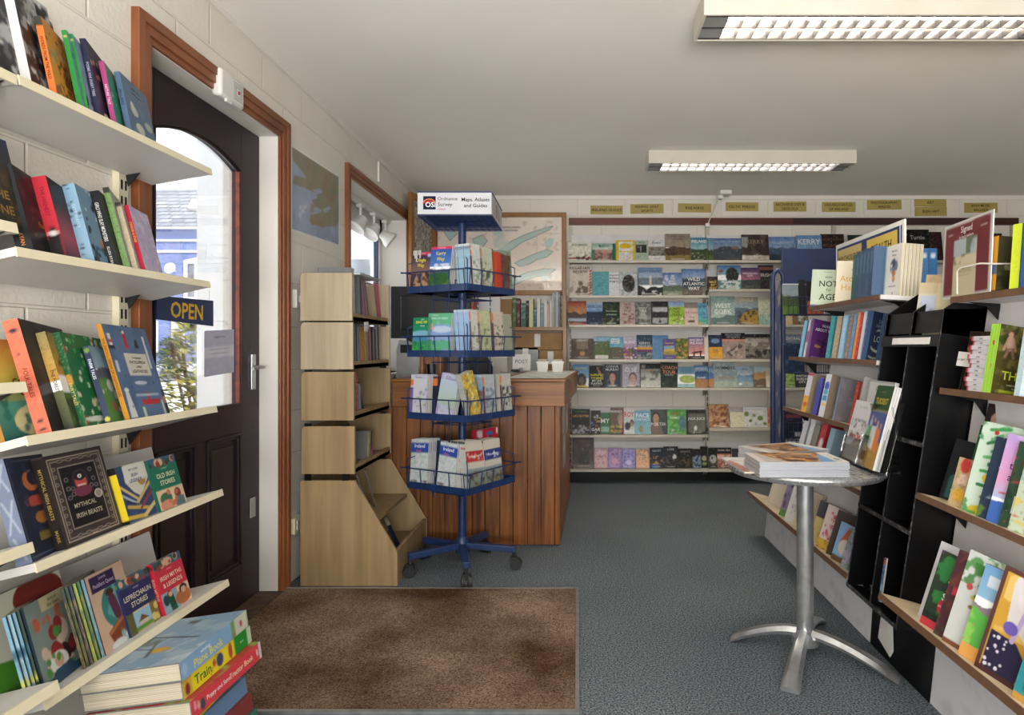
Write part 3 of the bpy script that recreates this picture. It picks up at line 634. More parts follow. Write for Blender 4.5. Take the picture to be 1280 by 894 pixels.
# ================================================================ tiered bookcase
BX0, BXF = -1.362, -1.107; BY0, BY1 = 3.22, 3.863; TH = .018
bc = thing('tiered_bookcase', 'pale ash tiered bookcase with sloping foot beside the doormat', 'bookcase', ((BX0+BXF)/2, (BY0+BY1)/2, 0))
TIERS = [(1.303, 1.539, 0), (1.064, 1.296, .004), (.813, 1.052, .008), (.55, .785, .012)]
for z0, z1, dx in TIERS:
    for y in (BY0, BY1-TH):
        b = MB(); r_ = .02; x0, x1 = BX0+dx*.5, BXF+dx
        b.prism([(x0, y, z0), (x1, y, z0), (x1, y, z1), (x0+r_, y, z1), (x0+r_*.3, y, z1-r_*.3), (x0, y, z1-r_)], (0, TH, 0)); b.build('side_panel', 'ashtop' if z0 > 1 else 'ash', bc, bevel=.002)
    b = MB(); b.box((x0, BY0+TH, z0+.002), (x1-.004, BY1-TH, z0+.022)); b.box((x1-.022, BY0+TH, z0+.002), (x1-.004, BY1-TH, z0+.04)); b.build('shelf', 'ash', bc)
    b = MB(); b.box((x0, BY0+TH, z0), (x0+.008, BY1-TH, z1-.01)); b.build('back_panel', 'ash', bc)
for y in (BY0, BY1-TH):
    b = MB(); b.prism([(BX0, y, 0), (-.885, y, 0), (-.885, y, .165), (BXF+.012, y, .518), (BX0, y, .518)], (0, TH, 0)); b.build('side_panel', 'ash', bc, bevel=.002)
b = MB(); b.box((BX0, BY0+TH, 0), (BX0+.008, BY1-TH, .51)); b.build('back_panel', 'ash', bc)
b = MB(); b.box((-.905, BY0+TH, 0), (-.888, BY1-TH, .17)); b.build('kick_board', 'ash', bc)
b = MB(); b.box((BX0, BY0+TH, .08), (-.905, BY1-TH, .097)); b.build('shelf', 'ash', bc)
b = MB(); b.box((BX0, BY0+TH, .30), (-1.0, BY1-TH, .317)); b.build('shelf', 'ash', bc)
for x in (BX0+.02, BXF-.05):
    for y in (BY0+.001, BY1-TH+.001):
        for z in (1.296, 1.052, .785, .518): b = MB(); b.box((x, y, z-.001), (x+.03, y+TH-.002, z+.04 if z < .6 else z+.013)); b.build('tier_spacer', 'black', bc)


# ================================================================ counter
ct = thing('counter', 'varnished pine planked sales counter with deep top rail', 'counter', (-.6, 3.95, 0))
FYc = 3.884
def plank_front(root):
    xs = [-1.33]; rng = random.Random(3)
    while xs[-1] < -.103-.02: xs.append(min(-.103, xs[-1]+rng.uniform(.072, .088)))
    b = MB()
    for i in range(len(xs)-1):
        b.box((xs[i]+.0012, FYc, .004), (xs[i+1]-.0012, FYc+.018, .83))
    return b.build('plank_front', 'pine', root, bevel=.003)
plank_front(ct)
b = MB(); b.prism([(-.103, FYc, 0), (-.06, 5.2, 0), (-.08, 5.2, 0), (-.123, FYc+.02, 0)], (0, 0, .9)); b.build('end_panel', 'pinetop', ct)
b = MB(); b.box((-1.33, FYc+.02, 0), (-.125, 4.6, .1)); b.build('carcass', 'pine', ct)
b = MB(); b.box((-1.085, 3.838, .827), (-.077, 3.885, .972)); b.build('top_rail', 'pinetop', ct, bevel=.004)
pr = [(-.077, 3.838), (.002, 5.3)]
b = MB(); e0, e1 = Vector((-.077, 3.838, 0)), Vector((.0, 5.3, 0))
prof = [(0, .972), (0, .88), (.012, .845), (.035, .827)]
vs_ = []; d_ = (e1-e0)
b = MB(); b.prism([e0+Vector((0, 0, .972)), e0+Vector((0, 0, .827)), e0+d_*.86+Vector((0, 0, .827)), e0+d_*.93+Vector((0, 0, .84)), e0+d_*.98+Vector((0, 0, .88)), e1+Vector((0, 0, .972))], (-.03, .002, 0)); b.build('side_rail', 'pinetop', ct)
b = MB(); b.prism([(-1.085, 3.825, .972), (-.068, 3.825, .972), (.012, 5.31, .972), (-.40, 5.31, .972), (-.45, 4.42, .972), (-1.085, 4.42, .972)], (0, 0, .016)); b.build('worktop', 'pinetop', ct, bevel=.003)
# papers under glass on the counter top, notices pinned to its end
A = art([('f', 'e6e8e4'), ('n', 'c0d0d0', .4, 6), ('n', 'ece2c8', .35, 8), ('n', 'a0b8be', .2, 9), ('m', .1)], 30, 60)
m = MB(); sheet(m, A, (-.43, 3.9, .9895), (.35, .0, 0), (.07, 1.3, 0)); o = m.build('counter_map', 'print', ink=True); tag(o, 'pale map sheet lying flat on the counter top', 'map')
m = MB(); 
for y, z in ((4.1, .62), (4.15, .40), (4.5, .58)):
    x = -.103+.0327*(y-3.884)+.0015; sheet(m, art([('f', 'c9c6bd'), ('n', '8a8780', .4, 8), ('m', .2)], 10, 14), (x, y, z), (.0098, .3, 0), (0, 0, .2))
m.build('pinned_notices', 'print_matte', ct, ink=True)

# ---- behind the counter
b = MB(); b.box((-1.40, 4.50, .70), (-.42, 4.55, .735)); b.box((-1.40, 4.55, .70), (-.45, 5.5, .735)); 
dk = thing('office_desk', 'wooden desk behind the sales counter', 'desk', (-.9, 5.1, 0)); b.build('desktop', 'pinetop', dk)
for x, y in ((-1.38, 4.52), (-.5, 4.52), (-1.38, 5.44), (-.5, 5.44)): b = MB(); b.box((x, y, 0), (x+.05, y+.05, .70)); b.build('leg', 'pine', dk)
mo = thing('monitor', 'black computer monitor seen from behind on the desk', 'monitor', (-1.03, 4.72, .735))
b = MB(); x0, x1 = X(488, 4.7), X(589, 4.7); z0, z1 = Z(423, 4.7), Z(358, 4.7)
b.prism([(x0, 4.7, z0), (x1, 4.7, z0), (x1, 4.7, z1), (x0, 4.7, z1)], (0, .03, 0)); b.prism([(x0+.08, 4.67, z0+.06), (x1-.08, 4.67, z0+.06), (x1-.08, 4.67, z1-.07), (x0+.08, 4.67, z1-.07)], (0, .03, 0)); b.build('case', 'blackplastic', mo, bevel=.006)
b = MB(); b.rod(((x0+x1)/2, 4.725, .75), ((x0+x1)/2, 4.725, z0+.1), .03, 10); b.box(((x0+x1)/2-.05, 4.66, .735), ((x0+x1)/2+.12, 4.82, .75)); b.build('stand', 'blackplastic', mo)
b = MB(); cpts = [P(p[0], p[1], 4.6) for p in ((514, 422), (513, 440), (508, 452), (500, 462), (491, 474))]; b.path(cpts, .005, 6); o = b.build('monitor_cable', 'blackplastic', smooth=True); tag(o, 'black cable hanging down from the monitor', 'cable')
pr_ = thing('card_printer', 'pale grey desktop printer below the monitor', 'printer', (-1.15, 4.50, .735))
x0, x1 = X(494, 4.55), X(526, 4.55)
b = MB(); b.prism([(x0, 4.56, .736), (x1, 4.56, .736), (x1, 4.56, Z(430, 4.56)), (x0+.02, 4.56, Z(425, 4.56)), (x0, 4.56, Z(437, 4.56))], (0, .2, 0)); b.build('body', 'greyplastic', pr_, bevel=.008)
b = MB(); b.box((x0+.035, 4.553, Z(441, 4.56)), (x1-.02, 4.56, Z(431, 4.56))); b.build('paper_slot', 'blackplastic', pr_)
b = MB(); b.box((x0-.05, 4.575, .74), (x0-.001, 4.74, .86)); b.build('side_tray', 'upvc', pr_)
ch = thing('wooden_chair', 'turned wooden chair posts showing behind the map spinner', 'chair', (-1.02, 4.62, 0))
for px in (526, 549):
    x = X(px, 4.42); b = MB(); b.lathe([(.016, 0), (.018, .3), (.022, .45), (.018, .5), (.024, .8), (.018, .86), (.026, .97), (.024, 1.05), (.018, 1.10), (.024, 1.14), (.008, 1.16)], (x, 4.46, 0), 14); b.build('back_post', 'chair', ch, smooth=True)
b = MB(); b.box((X(526, 4.46)-.02, 4.47, .43), (X(549, 4.46)+.02, 4.50, .46)); b.box((X(526, 4.46), 4.455, 1.06), (X(549, 4.46), 4.468, 1.12)); b.build('rail', 'chair', ch)
of = thing('office_chair', 'black rounded office chair back behind the map spinner', 'chair', (X(597, 4.6), 4.7, 0))
b = MB(); b.lathe([(.02, 1.13), (.085, 1.10), (.115, 1.03), (.115, .9), (.09, .82), (.02, .80)], (X(596, 4.7), 4.7, 0), 24); b.build('backrest', 'rubber', of, smooth=True)
b = MB(); b.rod((X(596, 4.7), 4.72, .03), (X(596, 4.7), 4.72, .85), .025, 10); b.lathe([(.18, .0), (.2, .03), (.05, .06)], (X(596, 4.7), 4.72, 0), 10); b.build('column', 'blackplastic', of)

# oak-framed sea chart, framed grey map in the corner
fr = thing('framed_sea_chart', 'large oak framed sea chart of islands on the back wall', 'picture', (-.7, BY, 1.75))
x0, x1, z0, z1 = X(541, 5.82), X(708, 5.82), Z(369, 5.82), Z(265.5, 5.82); w_ = .042
b = MB(); b.box((x0, BY-.035, z0), (x0+w_, BY, z1)); b.box((x1-w_, BY-.035, z0), (x1, BY, z1)); b.box((x0+w_, BY-.035, z0), (x1-w_, BY, z0+w_)); b.box((x0+w_, BY-.035, z1-w_), (x1-w_, BY, z1)); b.build('frame', 'frame', fr, bevel=.004)
isl = 'bcd8d0'
cA = [('f', 'f8e6d6'), ('n', 'fbeee2', .5, 3)]
for pts in ([.50, .46, .58, .34, .70, .24, .84, .16, .93, .12, .90, .17, .78, .27, .68, .34, .60, .44, .53, .50], [.62, .62, .70, .56, .78, .50, .88, .44, .93, .47, .88, .54, .80, .58, .74, .64, .66, .67], [.54, .90, .62, .82, .72, .75, .86, .70, .95, .71, .90, .78, .78, .82, .70, .86, .58, .95], [.28, .30, .36, .24, .40, .32, .36, .42, .30, .38], [.05, .2, .1, .14, .16, .22, .1, .32], [.40, .12, .46, .10, .44, .18]):
    cA += [('p', pts, isl)]+[('l', pts[i], pts[i+1], pts[(i+2) % len(pts)], pts[(i+3) % len(pts)], .006, '6f8f8a') for i in range(0, len(pts), 2)]
cA += [('l', .48, .50, .98, .50, .003, 'b8a698'), ('l', .80, .22, .80, .50, .003, 'b8a698'), ('l', .80, .22, .98, .22, .003, 'b8a698'), ('p', [.86, .34, .9, .28, .94, .3, .92, .4, .87, .44], isl), ('l', .52, .14, .66, .14, .012, 'a5988c'), ('l', .54, .18, .64, .18, .012, 'a5988c'), ('n', 'dcc8b8', .2, 18), ('n', 'd0e0da', .2, 7, .45, .1, 1, 1), ('m', .06, 10)]
m = MB(); sheet(m, art(cA, 150, 96), (x0+w_, BY-.02, z0+w_), (x1-x0-2*w_, 0, 0), (0, 0, z1-z0-2*w_)); m.build('chart', 'print_matte', fr, ink=True)
b = MB(); b.box((x0+w_, BY-.024, z0+w_), (x1-w_, BY-.0225, z1-w_)); b.build('glazing', 'glass', fr)
fr = thing('framed_grey_map', 'oak framed speckled grey map standing in the room corner', 'picture', (-1.31, 5.55, 1.6))
pa, pb = Vector((-1.385, 5.36, 0)), Vector((-1.272, 5.77, 0)); d_ = (pb-pa).normalized(); nn = Vector((d_.y, -d_.x, 0)); L = (pb-pa).length; z0, z1 = Z(402, 5.4), Z(240, 5.36)
def quadbox(b, u0, u1, za, zb, t0, t1): b.prism([pa+d_*u0+nn*t0+Vector((0, 0, za)), pa+d_*u1+nn*t0+Vector((0, 0, za)), pa+d_*u1+nn*t0+Vector((0, 0, zb)), pa+d_*u0+nn*t0+Vector((0, 0, zb))], nn*(t1-t0))
b = MB(); quadbox(b, 0, .05, z0, z1, 0, .03); quadbox(b, L-.05, L, z0, z1, 0, .03); quadbox(b, .05, L-.05, z1-.05, z1, 0, .03); quadbox(b, .05, L-.05, z0, z0+.05, 0, .03); b.build('frame', 'frame', fr, bevel=.003)
m = MB(); o_ = pa+d_*.05+nn*.012+Vector((0, 0, z0+.05)); sheet(m, art([('f', 'aaa69c'), ('n', '6e6b66', .5, 16), ('n', 'c9c5bb', .35, 20), ('m', .3, 20)], 40, 100), o_, d_*(L-.1), (0, 0, z1-z0-.1)); m.build('map_sheet', 'print_matte', fr, ink=True)

# wooden shelf unit under the chart
un = thing('desk_shelf_unit', 'oak shelf unit with boxed shelves under the sea chart', 'shelf', (-.33, 5.7, 0))
x0, x1 = X(641, 5.6), X(708, 5.6)
b = MB(); b.box((x1-.028, 5.55, 0), (x1, BY-.04, Z(368, 5.6))); b.build('side_panel', 'frame', un)
b = MB(); b.box((x0-.6, 5.56, Z(413.5, 5.6)), (x1-.028, BY-.003, Z(409, 5.6))); b.build('shelf', 'frame', un)
b = MB(); b.box((x0-.62, 5.56, .005), (x0-.6, BY-.003, Z(409, 5.6))); b.build('side_panel', 'frame', un)
b = MB(); b.box((x0-.6, 5.56, .70), (x1-.028, BY-.003, .722)); b.build('shelf', 'frame', un)
for k, (pa_, pb_, ya, yb, m_, lab) in enumerate(((642, 703, 437.5, 416, 'card', 'wide brown cardboard box on the shelf under the sea chart'), (674, 704, 466, 438, 'card', 'narrow brown cardboard box beneath the wide one'), (642, 673, 466, 434, 'greyplastic', 'grey document box behind the handwritten card'))):
    c = thing('storage_box', lab, 'box', (X(pa_, 5.62), 5.62, Z(ya, 5.62)))
    b = MB(); b.box((X(pa_, 5.62), 5.62, Z(ya, 5.62)), (X(pb_, 5.62), 5.82, Z(yb, 5.62))); b.build('carton', m_, c, bevel=.003)
    b = MB(); xm = X((pa_+pb_)/2, 5.62); b.box((xm-.03, 5.617, Z(yb, 5.62)-.12), (xm+.02, 5.6195, Z(yb, 5.62)-.01)); b.build('label_strip', 'paperwhite', c)
    if k: c.location.z
# counter-top bits
for i, (pa_, pb_) in enumerate(((671.5, 685.5), (690, 704.5))):
    D = 5.0; c = thing('card_tub', ['white tub of cards nearer the spinner on the counter', 'white tub of cards nearer the counter corner'][i], 'tub', (X((pa_+pb_)/2, D), D, .988))
    a_, e_ = X(pa_, D), X(pb_, D); z0, z1 = .9885, Z(452, D)+.0
    b = MB(); q = .006; lo = [(a_+q, D-.035, z0), (e_-q, D-.035, z0), (e_-q, D+.035, z0), (a_+q, D+.035, z0)]; hi = [(a_, D-.042, z1), (e_, D-.042, z1), (e_, D+.042, z1), (a_, D+.042, z1)]; ih = [(x_+(.004 if x_ == a_ else -.004), y_+(.004 if y_ < D else -.004), z1) for x_, y_, _ in hi]; il = [(x_, y_*.999+D*.001, z0+.006) for x_, y_, _ in lo]
    b.raw(lo+hi+ih+il, [(3, 2, 1, 0)]+[(k, (k+1) % 4, 4+(k+1) % 4, 4+k) for k in range(4)]+[(4+k, 4+(k+1) % 4, 8+(k+1) % 4, 8+k) for k in range(4)]+[(8+k, 8+(k+1) % 4, 12+(k+1) % 4, 12+k) for k in range(4)]+[(12, 13, 14, 15)]); b.box((a_-.004, D-.046, z1-.012), (e_+.004, D-.042, z1)); b.build('tub', 'upvc', c)
    b = MB(); rng = random.Random(i)
    for k in range(6): b.box((a_+.008, D-.03+k*.01, z0+.01), (e_-.008, D-.027+k*.01, z1+.008+rng.uniform(0, .012)), lin(rng.choice(['dcd9d2', 'b8c4cc', '8a97a3', 'c9b9a0'])))
    b.build('cards', 'print_matte', c, ink=True)
s = thing('handwritten_card', 'white card with handwritten capitals leaning on the grey box', 'card', (X(652, 5.2), 5.2, .99))
b = MB(); x0, x1 = X(640.5, 5.2), X(663, 5.2); b.prism([(x0, 5.2, .9885), (x1, 5.2, .9885), (x1, 5.23, Z(443, 5.2)), (x0, 5.23, Z(443, 5.2))], (0, .004, 0)); b.build('card', 'paperwhite', s)
q = MB(); put_text(q, 'POST', ((x0+x1)/2, 5.2135, Z(452, 5.2)), (1, 0, 0), (0, .25, .97), .035, '55575c', .1); q.build('lettering', 'print_matte', s, ink=True)
s = thing('card_reader', 'small black payment device at the back of the counter', 'device', (X(646, 5.0), 5.0, .989))
b = MB(); b.box((X(639, 5.0), 4.98, .9885), (X(652, 5.0), 5.08, Z(462, 5.0)+.0)); b.build('body', 'blackplastic', s, bevel=.005)
b = MB(); b.lathe([(.016, 0), (.018, .02), (.012, .03)], (X(651.5, 5.0), 4.965, .99), 12); b.build('dial', 'steel', s)
b = MB(); b.box((X(641, 5.3), 5.26, .9885), (X(668, 5.3), 5.42, Z(440, 5.3)*.0+1.03)); b.build('x', 'card'); bpy.data.objects.remove(bpy.data.objects['x'])
# loose white files stacked on end behind the spinner
for k, (pa_, pb_, ya, yb, D, cl, lab) in enumerate(((596, 625, 428, 372, 5.2, 'e0dedb', 'white document folder standing behind the map spinner'), (590, 595, 428, 374, 5.18, 'b86a5a', 'red and white spined folder beside the white one'), (626, 640, 428, 374, 5.6, '9c7a52', 'small brown carton standing on the oak shelf'), (617, 634, 474, 447, 5.0, 'c8c4bd', 'pale box file standing on the counter behind the spinner'))):
    zf = {5.2: .735, 5.18: .735, 5.6: Z(409, 5.6), 5.0: .9885}[D]
    s = thing('document_file', lab, 'file', (X(pa_, D), D, zf)); b = MB(); b.box((X(pa_, D), D, zf), (X(pb_, D), D+.06, Z(yb, D)), lin(cl)); b.build('cover', 'print_matte', s, ink=True, bevel=.002)
    b = MB(); b.box((X(pa_, D)+.004, D+.004, Z(yb, D)-.001), (X(pb_, D)-.004, D+.056, Z(yb, D)+.004)); b.build('papers', 'paperwhite', s)

# ================================================================ left display shelves
LS = {'A1': Shelf(-1.206, 1.76, -1, 10), 'A2': Shelf(-1.212, 1.389, -1, 13), 'A3': Shelf(-1.19, .98, -1, 15), 'A4': Shelf(-1.17, .706, -1, 14), 'A5': Shelf(-1.151, .409, -1, 14),
      'B1': Shelf(-1.204, 1.438, -1, 12), 'B2': Shelf(-1.185, 1.098, -1, 14), 'B3': Shelf(-1.17, .754, -1, 14), 'B4': Shelf(-1.116, .458, -1, 14), 'B0': Shelf(-1.206, 1.757, -1, 10)}
lu = thing('wall_shelving', 'cream edged bracket shelves beside the entrance door', 'shelving', (-1.3, 1.79, 0))
for y in (1.445, 2.035):
    b = MB(); b.box((WX+.0005, y-.02, .1), (WX+.022, y+.02, 1.75))
    u_ = b.build('upright', 'cream', lu)
    b = MB()
    for k in range(31):
        for dy in (-.009, .009): b.box((WX+.022, y+dy-.004, .16+k*.05), (WX+.0228, y+dy+.004, .19+k*.05))
    b.build('slots', 'black', u_)
def depth(s): return (s.xf-(WX+.026))/math.cos(R(s.t))
for k in ('A1', 'A2', 'A3', 'A4', 'A5'):
    s = LS[k]; d = -depth(s)
    s.board(lu, 'shelf', 1.415, 2.16, -d, .019, 'whitelam', .004, 'cream')
    for y in (1.445, 2.035):
        b = MB(); b.prism([s.base @ Vector((d*.78, y-.002, -.0195)), s.base @ Vector((d, y-.002, -.0195)), s.base @ Vector((d, y-.002, -.055))], (0, .004, 0)); b.build('bracket', 'blackplastic', lu)
for k in ('A4', 'A5'):
    s = LS[k]; d = -depth(s); b = MB(); b.box((d+.062, 1.415, 0), (d+.075, 2.12, .22 if k == 'A5' else .19), mx=s.base); b.build('back_lip', 'whitelam', lu)
lb = thing('wall_shelving', 'cream edged bracket shelves at the very edge of the photo', 'shelving', (-1.3, 1.0, 0))
b = MB(); b.box((WX+.0005, .78, .1), (WX+.022, .82, 2.1)); b.build('upright', 'cream', lb)
for k in ('B0', 'B1', 'B2', 'B3', 'B4'):
    s = LS[k]; d = -depth(s); s.board(lb, 'shelf', .66, 1.408, -d, .02, 'whitelam', .004, 'cream')
    for y in (.80, 1.385):
        b = MB(); b.prism([s.base @ Vector((-.01, y-.002, -.0205)), s.base @ Vector((d, y-.002, -.0205)), s.base @ Vector((d, y-.002, -.085))], (0, .004, 0)); b.build('bracket', 'blackplastic', lb)

# ================================================================ back wall shelving
SD = 5.60; BKD = 5.655
BAYS = [('pale metal wall shelving of seven face-out shelves behind the counter end', 711, 885.8), ('pale metal wall shelving in the middle of the back wall', 886.2, 1047), ('pale metal wall shelving in the far corner behind the black card stand', 1047.4, 1272)]
SY = {1: (325.3, 325.3), 2: (369.2, 361.4), 3: (405.8, 405.8), 4: (449.3, 449.3), 5: (484.9, 484.9), 6: (543.9, 535.5), 7: (587, 587)}
LIPY = {1: 293, 2: 345, 3: 383, 4: 413, 5: 463, 6: 510, 7: 552.5}
for i, (lab, a, c) in enumerate(BAYS):
    u = thing('book_shelving', lab, 'shelving', (X((a+c)/2, SD), 5.7, 0), 'pale metal wall shelving along the back wall')
    xa, xc = X(a, SD), X(c, SD)
    for px in ((a+2, c-1) if i == 0 else (c-3,)):
        x = X(px, 5.8); b = MB(); b.box((x-.017, BY-.03, .02), (x+.017, BY-.0005, Z(281, 5.8))); up = b.build('upright', 'greymetal', u)
        b = MB(); [b.box((x-.004, BY-.031, .1+.05*k), (x+.004, BY-.0301, .135+.05*k)) for k in range(40)]; b.build('slots', 'black', up)
    for k, (yl, yr) in SY.items():
        y = yl if i == 0 else yr; z = Z(y, SD); za = Z(y+3.2, SD)
        b = MB(); b.box((xa, SD, z-.005), (xc, BY-.031, z-.001)); b.box((xa, SD-.0, za), (xc, SD+.012, z)); sh = b.build('shelf', 'greymetal', u, bevel=.002)
        b = MB(); b.prism([(xa+.006, SD+.02, z-.006), (xa+.006, BY-.032, z-.006), (xa+.006, BY-.032, z-.09)], (.003, 0, 0)); b.build('bracket', 'greymetal', u); b = MB(); b.prism([(xc-.009, SD+.02, z-.006), (xc-.009, BY-.032, z-.006), (xc-.009, BY-.032, z-.09)], (.003, 0, 0)); b.build('bracket', 'greymetal', u)
        lp = LIPY[k]-(8 if i and k == 2 else 0)+(2 if i and k == 6 else 0)
        b = MB(); zt = Z(lp, 5.76); b.prism([(xa+.02, 5.752, z), (xc-.02, 5.752, z), (xc-.02, 5.80, zt), (xa+.02, 5.80, zt)], (0, .004, 0)); b.build('back_panel', 'panel', u)
    b = MB(); b.box((xa, BY-.06, 0), (xc, BY-.001, .09)); b.build('plinth', 'black', u)
# gold category signs
for txt, a, c, ya, yb, lab in (('IRELAND GUIDES', 738, 778.5, 257, 268, 'farthest from the camera lamps over the sea chart end'), ('FISHING, GOLF|SPORTS', 788, 829.5, 255, 267, 'x'), ('RAILWAYS', 847.5, 889, 254.5, 265.5, 'x'), ('CELTIC PERIOD', 907, 948, 253, 264, 'x'), ('ARCHAEOLOGY &|GEOLOGY', 967, 1008, 252, 264.5, 'x'), ('HOUSES/CASTLES|OF IRELAND', 1027.5, 1069.5, 252.5, 265, 'x'), ('PHOTOGRAPHIC|PERIOD', 1084, 1127, 250, 262, 'x'), ('ART', 1143, 1183, 248, 258.4, 'x'), ('IRISH ART', 1143.5, 1183.5, 258.8, 270, 'x'), ('IRISH MUSIC|BALLADS', 1205.5, 1247, 253.5, 266, 'x')):
    D = BY-.004; cx_, cz_ = X((a+c)/2, D), Z((ya+yb)/2, D); w_, h_ = (c-a)*D/F, (yb-ya)*D/F
    s = thing('category_sign', 'gold card sign reading '+txt.replace('|', ' ')+' high on the back wall', 'sign', mw=T(cx_, D, cz_) @ RY(random.Random(txt).uniform(-1, 1)), group='gold category signs over the back shelves')
    b = MB(); b.box((-w_/2, 0, -h_/2), (w_/2, .0035, h_/2)); b.build('plate', 'brass', s, local=True)
    q = MB(); L_ = txt.split('|'); hh = .024 if len(L_) == 1 else .022
    for i, t_ in enumerate(L_): put_text(q, t_, (0, -.0008, (len(L_)-1)*.019-i*.038), (1, 0, 0), (0, 0, 1), hh, '2e2a18', w_*.92, .01)
    q.build('lettering', 'print_matte', s, local=True, ink=True)
# junction box and cord
s = thing('pull_cord', 'white junction box at the ceiling with a cord to the rail', 'cord', P(904, 242, 5.7))
p = P(905, 241, 5.7); b = MB(); b.box((p.x-.05, 5.62, CZ-.035), (p.x+.05, 5.74, CZ)); b.box((p.x-.055, 5.68, CZ-.06), (p.x-.01, 5.74, CZ-.034)); b.build('box', 'upvc', s, bevel=.004)
b = MB(); b.path([P(899, 246, 5.72), P(894, 257, 5.74), P(888, 272, 5.76), P(884.5, 281, 5.78)], .0045, 6); b.build('cord', 'cable', s); b = MB(); c = P(884.5, 281, 5.78); b.box((c.x-.018, 5.77, c.z-.02), (c.x+.018, 5.80, c.z+.014)); b.build('plug', 'upvc', s, bevel=.004)

# ================================================================ right display stand (leaning shelves) with card unit
RS = {'F1': Shelf(1.205, 1.384, 1, 3), 'F2': Shelf(1.19, 1.122, 1, 9), 'F3': Shelf(1.155, .842, 1, 11), 'F4': Shelf(1.128, .600, 1, 14), 'F5': Shelf(1.067, .275, 1, 16),
      'N1': Shelf(1.23, 1.338, 1, 3), 'N2': Shelf(1.19, 1.04, 1, 8), 'N3': Shelf(1.12, .694, 1, 13), 'N4': Shelf(1.0, .36, 1, 16)}
LEAN = 8.5
def panel_x(z): return 1.168+.15*z            # the leaning back panel
def rdepth(s): return (panel_x(s.z)-s.xf)/math.cos(R(s.t))-.004
def stand(label, rows, D0, D1, plinth=True):
    u = thing('display_stand', label, 'shelving', (1.35, (D0+D1)/2, 0))
    for k, a, c in rows:
        s = RS[k]; d = rdepth(s); s.board(u, 'shelf', a, c, d, .018, 'birch' if s.z < 1 else 'panel', .005, 'walnut')
        n = max(2, round((c-a)/.5)); 
        for j in range(n):
            y = a+.05+(c-a-.1)*j/(n-1); b = MB(); b.prism([s.base @ Vector((.03, y, -.0185)), s.base @ Vector((d, y, -.0185)), s.base @ Vector((d, y, -.075)), s.base @ Vector((.09, y, -.03))], (0, .004, 0)); b.build('bracket', 'black', u)
    for za, zb, De in ((0, .56, D1), (.56, 1.378, min(D1, 3.45))):
        b = MB(); b.prism([(panel_x(za), D0, za), (panel_x(zb), D0, zb), (panel_x(zb)+.012, D0, zb), (panel_x(za)+.012, D0, za)], (0, De-D0, 0)); b.build('back_panel', 'panel', u)
    b = MB(); b.prism([(1.16, D0, .001), (1.185, D0, .235), (1.2, D0, .235), (1.175, D0, .001)], (0, D1-D0, 0)); b.build('kick_board', 'scuffed', u)
    return u
far = stand('white backed leaning bookstand beyond the black card unit', (('F1', 2.62, 3.42), ('F2', 2.62, 3.69), ('F3', 2.62, 3.69), ('F4', 2.62, 3.69), ('F5', 2.60, 4.12)), 2.60, 4.07)
near = stand('white backed leaning bookstand nearest the camera', (('N1', 1.25, 2.165), ('N2', 1.25, 2.155), ('N3', 1.25, 2.165), ('N4', 1.25, 2.175)), 1.25, 2.18)
# black card unit between them
cu = thing('card_unit', 'black compartment card unit between the two bookstands', 'stand', (1.2, 2.39, 0))
def cx0(z): return 1.028+.150*z
K0, K1 = 2.19, 2.595
def slab(b, ya, yb, za, zb, d0, d1):
    b.prism([(cx0(za)+d0, ya, za), (cx0(zb)+d0, ya, zb), (cx0(zb)+d1, ya, zb), (cx0(za)+d1, ya, za)], (0, yb-ya, 0))
b = MB(); slab(b, K0, K1, .235, 1.34, .15, .16); b.build('back_panel', 'black', cu)
for y in (K0, 2.387, K1-.006):
    b = MB(); slab(b, y, y+.006, .235, 1.30, .0015, .15); dv = b.build('divider', 'black', cu)
    b = MB(); slab(b, y-.0005, y+.0065, .235, 1.30, 0, .0015); b.build('worn_edge', 'blackedge', dv)
for z in (.235, .548, .842, 1.20):
    b = MB(); b.prism([(cx0(z)+.002, K0+.006, z), (cx0(z)+.15, K0+.006, z-.03), (cx0(z)+.15, K0+.006, z-.024), (cx0(z)+.002, K0+.006, z+.008)], (0, K1-K0-.012, 0)); t_ = b.build('pocket_floor', 'black', cu)
    b = MB(); b.box((cx0(z)-.001, K0, z-.006), (cx0(z)+.003, K1, z+.009)); b.build('worn_edge', 'blackedge', t_)
b = MB(); slab(b, K0, K1, 1.175, 1.215, -.004, -.001); hd = b.build('header_strip', 'blackplastic', cu); b = MB(); slab(b, K0+.05, K1-.09, 1.183, 1.207, -.0055, -.0042); b.build('label', 'paperwhite', hd)
for y in (K0, 2.387, K1-.006):
    b = MB(); b.prism([(cx0(1.22), y, 1.22), (cx0(1.30), y, 1.30), (cx0(1.3)+.15, y, 1.40), (cx0(1.2)+.15, y, 1.20)], (0, .006, 0)); b.build('top_cheek', 'black', cu)
for ya, yb in ((K0+.01, 2.383), (2.397, K1-.01)):
    b = MB(); slab(b, ya, yb, 1.222, 1.30, .012, .015); b.build('front_plate', 'blackplastic', cu)
b = MB(); b.prism([(1.157, K0-.03, .001), (1.172, K0-.03, .225), (1.187, K0-.03, .225), (1.172, K0-.03, .001)], (0, K1-K0+.03, 0)); b.build('kick_board', 'black', cu)
b = MB(); pts = [P(p[0], p[1], D) for p, D in (((1082, 757), 2.50), ((1104, 775), 2.42), ((1102, 815), 2.40), ((1098, 822), 2.42), ((1073, 797), 2.52))]; pts = [Vector((1.152+.065*max(p.z, 0), p.y, p.z)) for p in pts]; b.prism(pts, (-.002, 0, 0)); b.build('torn_paper', 'paperwhite', cu)
